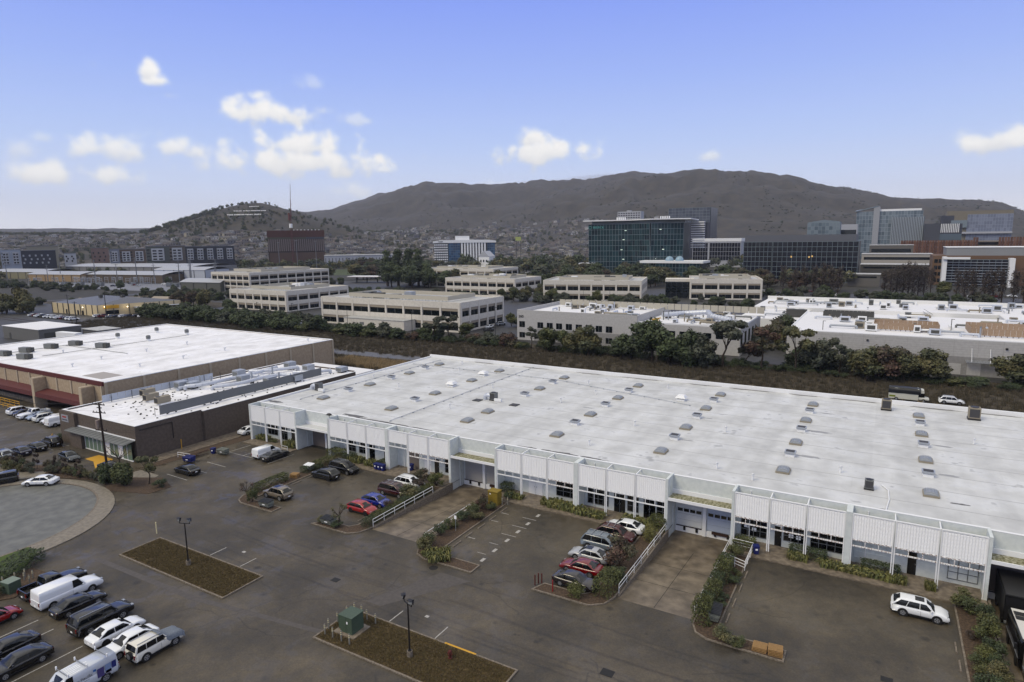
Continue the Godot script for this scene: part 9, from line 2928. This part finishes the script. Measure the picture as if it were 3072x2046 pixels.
func apartments() -> void:
	var defs := [[-1459, -770, 18, 25, "narrow apartment block with white bays at the end of its row", Color(0.40, 0.42, 0.47), 1, 1.08], [-1451, -786, 50, 24.6, "brown brick apartment block between two white bays", Color(0.30, 0.245, 0.20), 2, 1.06], [-1426, -830, 46, 30, "slate apartment block with one white tower bay", Color(0.26, 0.275, 0.26), 1, 1.03], [-1403, -869, 33, 30.8, "olive apartment block with narrow white bay", Color(0.32, 0.29, 0.26), 1, 1.0], [-1386, -897, 103, 28.4, "long charcoal apartment block with white window groups", Color(0.15, 0.165, 0.195), 5, 0.965], [-1525, -631, 58, 25, "navy apartment block with scattered white windows", Color(0.13, 0.145, 0.185), 0, 1.16], [-1537, -601, 32, 27.5, "pale grey apartment block at the edge of town", Color(0.55, 0.58, 0.63), 2, 1.19], [-1564, -785, 34, 28, "pink brick block with rows of windows in town", Color(0.42, 0.34, 0.31), 0, 1.1], [-1586, -739, 22, 17, "low white parapet building in town", Color(0.64, 0.65, 0.67), 0, 1.13], [-1613, -679, 56, 34, "cream hall with tall windows in town", Color(0.50, 0.485, 0.43), 0, 1.16]]
	var k := 0
	for d4 in defs:
		var d := [d4[0], d4[2] * 0.594, 36.5 + (d4[3] - 36.5) * 0.594, d4[4], d4[5], d4[6]]
		var b := thing("apartment_block", d[3], "building", V(d4[0] * 0.594, 0, d4[1] * 0.594), d4[7])
		bx2(b, "wall", mt("apt%d" % k, d[4], 0.8), V(0, 0, -15), V(d[1], d[2], 0))
		bx2(b, "roof_edge", mt("apt_roof", Color(0.36, 0.37, 0.40), 0.8), V(-0.5, d[2], -15.5), V(d[1] + 0.5, d[2] + 0.6, 0.5))
		var bays: int = d[5]
		for i in bays:
			var bw := minf(15.0, d[1] / bays * 0.62)
			var x0: float = d[1] * (i + 0.5) / bays - bw / 2
			bx2(b, "white_bay", mt("apt_white", Color(0.58, 0.59, 0.61), 0.7), V(x0, 14, -1), V(x0 + bw, d[2] - 2.5, 1.2))
			for j in 4:
				for q in 2: bx2(b, "window", M.glass_office, V(x0 + bw * (0.1 + q * 0.46), 15 + j * (d[2] - 18) / 4.0, 1.1), V(x0 + bw * (0.4 + q * 0.46), 15 + j * (d[2] - 18) / 4.0 + 1.9, 1.35))
		if bays == 0:
			var n := int(d[1] / 6)
			for i in n:
				for j in 3: bx2(b, "window", M.apt_white if k == 5 else M.glass_office, V(1.5 + i * 6.0 + (j % 2) * 1.5, 14 + j * (d[2] - 15) * 0.3, -0.1), V(3.2 + i * 6.0 + (j % 2) * 1.5, 16.2 + j * (d[2] - 15) * 0.3, 0.25))
		else:
			var n := int(d[1] / 10)
			for i in n:
				for j in 4: bx2(b, "window", M.glass_office, V(1 + i * 10.0, 14 + j * (d[2] - 15) * 0.25, -0.1), V(4.5 + i * 10.0, 15.8 + j * (d[2] - 15) * 0.25, 0.2))
		k += 1

# ---------------------------------------------------------------- mountain, hill with letters, town on the slopes
const CREST_A := [[-60, 0.2], [-54, 1.6], [-49.58, 2.5], [-47.86, 2.47], [-45.03, 2.72], [-42.1, 3.63], [-39.49, 4.54], [-37.99, 4.86], [-36.49, 4.93], [-33.86, 4.81], [-31.59, 4.72], [-28.93, 4.83], [-27.03, 4.98], [-24.02, 5.03], [-22.16, 5.24], [-20.31, 5.48], [-19.03, 5.59], [-18.12, 5.3], [-14, 4.2], [-8, 2.0], [30, 0.0]]
const CREST_B := [[-40, 0.2], [-34, 1.6], [-29, 3.0], [-25.52, 4.04], [-22.52, 4.53], [-20.3, 5.01], [-18.48, 5.21], [-17.04, 5.38], [-15.27, 5.56], [-13.17, 5.55], [-11.12, 5.39], [-9.11, 5.05], [-7.14, 4.62], [-5.53, 4.11], [-4.58, 3.8], [-3.36, 3.68], [-1.85, 3.28], [-0.08, 2.82], [1.33, 2.66], [2.69, 2.57], [4.54, 2.36], [6.31, 2.2], [7.06, 1.96], [7.92, 1.42], [12, 0.6], [30, 0.1]]
const CREST_S := [[-68, 0.0], [-60.73, 0.41], [-59.38, 0.93], [-57.68, 1.5], [-56.12, 1.95], [-54.5, 2.55], [-53.19, 2.98], [-52.21, 3.12], [-50.89, 3.06], [-49.56, 2.82], [-48.21, 2.43], [-46.5, 1.89], [-44.39, 1.26], [-42.24, 0.5], [-40.78, 0.0], [-36, -0.6]]
const CREST_F := [[-52, 1.2], [-45.74, 2.72], [-43.19, 3.62], [-40.98, 4.17], [-39.5, 4.3], [-34, 3.0], [-25, 1.0]]
var hill_noise := FastNoiseLite.new()

func crest(t: Array, az: float) -> float:
	if az <= t[0][0]: return t[0][1]
	for i in t.size() - 1:
		if az <= t[i + 1][0]:
			var k: float = (az - t[i][0]) / (t[i + 1][0] - t[i][0])
			return lerpf(t[i][1], t[i + 1][1], k)
	return t[t.size() - 1][1]

# height of the land in direction az (degrees east of -z) at distance d
func land(az: float, d: float) -> float:
	var h := 0.0
	for q in [[CREST_A, 4600.0, 2100.0, 1.35], [CREST_B, 3500.0, 1700.0, 1.15], [CREST_S, 2000.0, 1050.0, 1.25], [CREST_F, 6200.0, 4800.0, 1.2]]:
		var dc: float = q[1]
		var e := crest(q[0], az)
		if e <= -0.55: continue
		var top: float = (36.5 + dc * tan(deg_to_rad(e))) * (1.0 + hill_noise.get_noise_2d(az * 22.0, dc) * 0.035)
		var k: float = (d - q[2]) / (dc - q[2])
		var v := 0.0
		if k > 0.0 and k <= 1.0:
			v = top * pow(sin(k * PI / 2), q[3] * 1.25)
			v *= 1.0 - (0.03 + absf(hill_noise.get_noise_2d(sin(deg_to_rad(az)) * d * 0.045, cos(deg_to_rad(az)) * d * 0.045)) * 0.5) * sin(k * PI)
		elif k > 1.0:
			v = top * maxf(0.0, 1.0 - (k - 1.0) * 1.1)
		h = maxf(h, v)
	# the town rises gently toward the hills
	var rise := smoothstep(1000.0, 2300.0, d) * 44.0 * smoothstep(-14.0, -26.0, az)
	rise += smoothstep(900, 3000, d) * 30.0
	return maxf(h, rise)

func polar(az: float, d: float, up := 0.0) -> Vector3:
	var a := deg_to_rad(az)
	return V(sin(a) * d, land(az, d) + up, -cos(a) * d)

func house_mesh(wall: Color, roof: Color, v: int) -> ArrayMesh:
	var key := "house%s%d" % [wall.to_html(), v]
	if meshes.has(key): return meshes[key]
	var b := MB.new()
	var w := 5.5 + v
	b.box(V(0, 1.6, 0), V(w * 2, 7.2, 9))
	if v % 2: b.box(V(w * 0.4, 4.0, 0), V(w, 6.0, 7.4))
	var am := b.mesh(mt("house" + wall.to_html(), wall, 0.85))
	var r := MB.new()
	var y := 5.2
	var q := [V(-w - 0.4, y, 4.9), V(w + 0.4, y, 4.9), V(w + 0.4, y, -4.9), V(-w - 0.4, y, -4.9)]
	var r0 := V(-w * 0.6, y + 2.2, 0)
	var r1 := V(w * 0.6, y + 2.2, 0)
	r.quad(q[0], q[1], r1, r0); r.quad(q[2], q[3], r0, r1); r.tri(q[1], q[2], r1); r.tri(q[3], q[0], r0)
	# dark window openings, a little recessed look by their own boxes
	var arr := []
	arr.resize(Mesh.ARRAY_MAX)
	arr[Mesh.ARRAY_VERTEX] = r.v
	arr[Mesh.ARRAY_NORMAL] = r.n
	am.add_surface_from_arrays(Mesh.PRIMITIVE_TRIANGLES, arr)
	am.surface_set_material(1, mt("hroof" + roof.to_html(), roof, 0.9))
	var wn := MB.new()
	for s in [-1, 1]:
		for i in 3: wn.box(V(lerpf(-w * 0.7, w * 0.7, i / 2.0), 3.2, s * 4.52), V(1.6, 1.7, 0.1))
	var arr2 := []
	arr2.resize(Mesh.ARRAY_MAX)
	arr2[Mesh.ARRAY_VERTEX] = wn.v
	arr2[Mesh.ARRAY_NORMAL] = wn.n
	am.add_surface_from_arrays(Mesh.PRIMITIVE_TRIANGLES, arr2)
	am.surface_set_material(2, M.glass_office)
	meshes[key] = am
	return am

func hills_and_houses() -> void:
	hill_noise.seed = 8
	hill_noise.frequency = 0.03
	hill_noise.fractal_octaves = 4
	var hill_m := mottled("hillside", Color(0.135, 0.13, 0.105), Color(0.245, 0.22, 0.175), 600.0, 1.0, 131, 0.02)
	# rings of ground from the town to behind the mountain
	var na := 420
	var ds := [880.0]
	while ds[ds.size() - 1] < 6600.0: ds.append(ds[ds.size() - 1] * 1.022)
	var rows := []
	for d in ds:
		var row := []
		for i in na + 1:
			var p := polar(lerpf(-84, 32, float(i) / na), d)
			if d == 880.0: p.y = -1.0
			row.append(p + V(0, -0.3, 0))
		rows.append(row)
	var b := MB.new()
	b.loft(rows, false)
	struct("hills", b.mesh(), hill_m)
	# letters laid out on the near hill
	var lt := thing("hillside_letters", "huge white letters laid out on the side of the near hill", "letters")
	var dist := 1300.0
	for q in [["SOUTH", -51.75, 2.6, 7.5], ["SAN FRANCISCO", -52.1, 2.22, 9.2], ["THE INDUSTRIAL CITY", -52.55, 1.9, 6.8]]:
		dist = 1300.0
		while rad_to_deg(atan2(land(q[1], dist) - 36.5, dist)) < q[2] and dist < 1990.0: dist += 4.0
		var c := polar(q[1], dist)
		var up := polar(q[1], dist + 24)
		var dn := polar(q[1], dist - 24)
		var sl := (up - dn).normalized()
		var rt := (polar(q[1] + 0.8, dist) - polar(q[1] - 0.8, dist)).normalized().lerp(sl.cross(Vector3.UP).normalized(), 0.7).normalized()
		var nn := rt.cross(sl).normalized()
		sl = nn.cross(rt)
		var o := part(lt, "letter_row", text_mesh(q[0], q[3], 1.0), mt("letter_white", Color(0.85, 0.85, 0.85), 0.9))
		o.transform = Transform3D(Basis(rt, sl, nn).orthonormalized().scaled_local(V(1.0, 1.6, 1.0)), c + nn * 9.0)
	# houses: the largest 300 as things, the rest as one mass
	var walls := [[Color(0.68, 0.67, 0.66), "off white"], [Color(0.47, 0.455, 0.435), "beige"], [Color(0.56, 0.535, 0.48), "pale cream"], [Color(0.40, 0.40, 0.415), "grey"], [Color(0.47, 0.44, 0.425), "light brown"]]
	var roofs := [Color(0.27, 0.265, 0.27), Color(0.28, 0.26, 0.245), Color(0.32, 0.32, 0.33), Color(0.22, 0.22, 0.23), Color(0.30, 0.275, 0.265)]
	rng.seed = 1201
	var spots := []
	var tries := 0
	while spots.size() < 2400 and tries < 40000:
		tries += 1
		var az := rng.randf_range(-70.5, -16.0)
		var d := 1010.0 + pow(rng.randf(), 1.4) * 1900.0
		var h := land(az, d)
		var lim := 56.0 if az < -40.5 else 100.0
		if az > -40.5 and rng.randf() < 0.45: continue
		if h > lim: continue
		if hill_noise.get_noise_2d(az * 4.0, d * 0.05) < -0.22: continue
		spots.append([d, az])
	spots.sort_custom(func(p, q): return p[0] < q[0])
	var rest := [[], [], [], [], []]
	for i in spots.size():
		var k := rng.randi() % 5
		var p := polar(spots[i][1], spots[i][0])
		var yaw := deg_to_rad(-spots[i][1]) + rng.randf_range(-0.5, 0.5)
		if i < 290:
			one("town_house", "small %s house in the town below the hills" % walls[k][1], "house", house_mesh(walls[k][0], roofs[k], i % 4), null, p, yaw, "%s houses in the town" % walls[k][1])
		else:
			rest[k].append(turned(p, yaw, Vector3.ONE * rng.randf_range(0.9, 1.25)))
	for k in 5:
		var mm := MultiMesh.new()
		mm.transform_format = MultiMesh.TRANSFORM_3D
		mm.mesh = house_mesh(walls[k][0], roofs[k], 1)
		mm.instance_count = rest[k].size()
		for i in rest[k].size(): mm.set_instance_transform(i, rest[k][i])
		var o := MultiMeshInstance3D.new()
		o.name = numbered("distant_houses")
		o.multimesh = mm
		add_child(o, true)
		tag(o, "mass of distant %s houses climbing the slopes" % walls[k][1], "houses", "", "stuff")
	# trees of the town and the wooded flank of the near hill
	var lm := mt("leaf", Color.WHITE, 0.75)
	lm.vertex_color_use_as_albedo = true
	var woods := [[], [], []]
	for i in 3600:
		var az := rng.randf_range(-71, -14)
		var d := 900.0 + pow(rng.randf(), 1.3) * 2000.0
		var h := land(az, d)
		if h > 120.0: continue
		var s := rng.randf_range(0.9, 2.0)
		woods[rng.randi() % 3].append(turned(polar(az, d, -2.0 * s), rng.randf() * TAU, V(s, s, s)))
	# along the crest and the west flank of the letter hill
	for i in 260:
		var az := rng.randf_range(-60.0, -51.0)
		var d := 2000.0 + rng.randf_range(-160, 30)
		if az > -54.6 and rng.randf() < 0.8: continue
		var s := rng.randf_range(1.0, 2.2) * (1.25 if az < -54.0 else 0.55)
		woods[i % 2].append(turned(polar(az, d, -2.2 * s), rng.randf() * TAU, V(s, s, s)))
	for i in 700:
		var az := rng.randf_range(-70.0, -50.0)
		var d := rng.randf_range(1500.0, 2300.0)
		var s := rng.randf_range(1.0, 1.9)
		woods[i % 3].append(turned(polar(az, d, -2.0 * s), rng.randf() * TAU, V(s, s, s)))
	# brush on the mountain flank
	for i in 3200:
		var az := rng.randf_range(-45, 10)
		var d := rng.randf_range(2000.0, 3500.0)
		if hill_noise.get_noise_2d(az * 7.0, d * 0.03) < 0.02: continue
		woods[i % 2].append(turned(polar(az, d, -1.5), rng.randf() * TAU, V(1.6, 0.7, 1.6) * rng.randf_range(0.6, 1.2)))
	var tn := ["dark", "grey", "olive"]
	for k in 3:
		strew("distant_trees", "mass of distant %s trees among the houses and on the hills" % {"dark": "dark green", "grey": "grey green", "olive": "olive"}[tn[k]], tree_proto("small", tn[k], k).crown, woods[k], M.leaf)
	# belts of trees between the office park and the town
	rng.seed = 1301
	var belts := [[], [], []]
	for q in [[-900, -700, 90, 700, 40, 12], [-1900, -760, 80, 900, 30, 14], [-640, -660, 50, 330, 30, 13], [-330, -560, 42, 330, 60, 14], [-120, -640, 22, 260, 40, 11], [-1100, -620, 60, 560, 60, 13], [-1500, -700, 60, 500, 60, 13], [-520, -760, 90, 420, 50, 15]]:
		for i in q[2]:
			var x: float = q[0] + rng.randf() * q[3]
			var z: float = q[1] + rng.randf_range(-1, 1) * q[4]
			if x > -290 and x < -150 and z < -585 and z > -680: continue
			if x > -125 and z < -555: continue
			var s: float = rng.randf_range(0.7, 1.35) * q[5] / 8.0
			belts[rng.randi() % 3].append(turned(V(x, 0, z), rng.randf() * TAU, V(s * 1.3, s, s * 1.3)))
	for k in 3: strew("tree_belt", "belt of %s trees between the office park and the town" % {"dark": "dark green", "grey": "grey green", "olive": "olive"}[tn[k]], tree_proto("small", tn[k], k).crown, belts[k], M.leaf)
	# yellowing street trees in a row
	for i in 15:
		tree("small", "olive", i % 3, -735 + i * 6.2, -690 - i * 4.2, 14.5, "yellowing street tree in the row before the long white warehouse", "yellowing street trees", 0.7)

	# mist caught on the crest of the mountain
	var fm := FogMaterial.new()
	fm.density = 0.003
	fm.albedo = Color(0.9, 0.9, 0.93)
	fm.edge_fade = 0.8
	for q in [[-17.6, 4350.0, 420, 90], [-21.5, 4450.0, 700, 80], [-26.5, 4500.0, 620, 70], [-15.0, 3700.0, 300, 60]]:
		var fv := FogVolume.new()
		fv.name = numbered("crest_mist")
		fv.shape = RenderingServer.FOG_VOLUME_SHAPE_ELLIPSOID
		fv.size = V(q[2], q[3], 260)
		fv.material = fm
		fv.rotation.y = deg_to_rad(-q[0])
		add_child(fv, true)
		fv.position = polar(q[0], q[1]) + V(0, -32, 0)
		tag(fv, "thin white mist drifting along the mountain crest", "mist", "", "stuff")
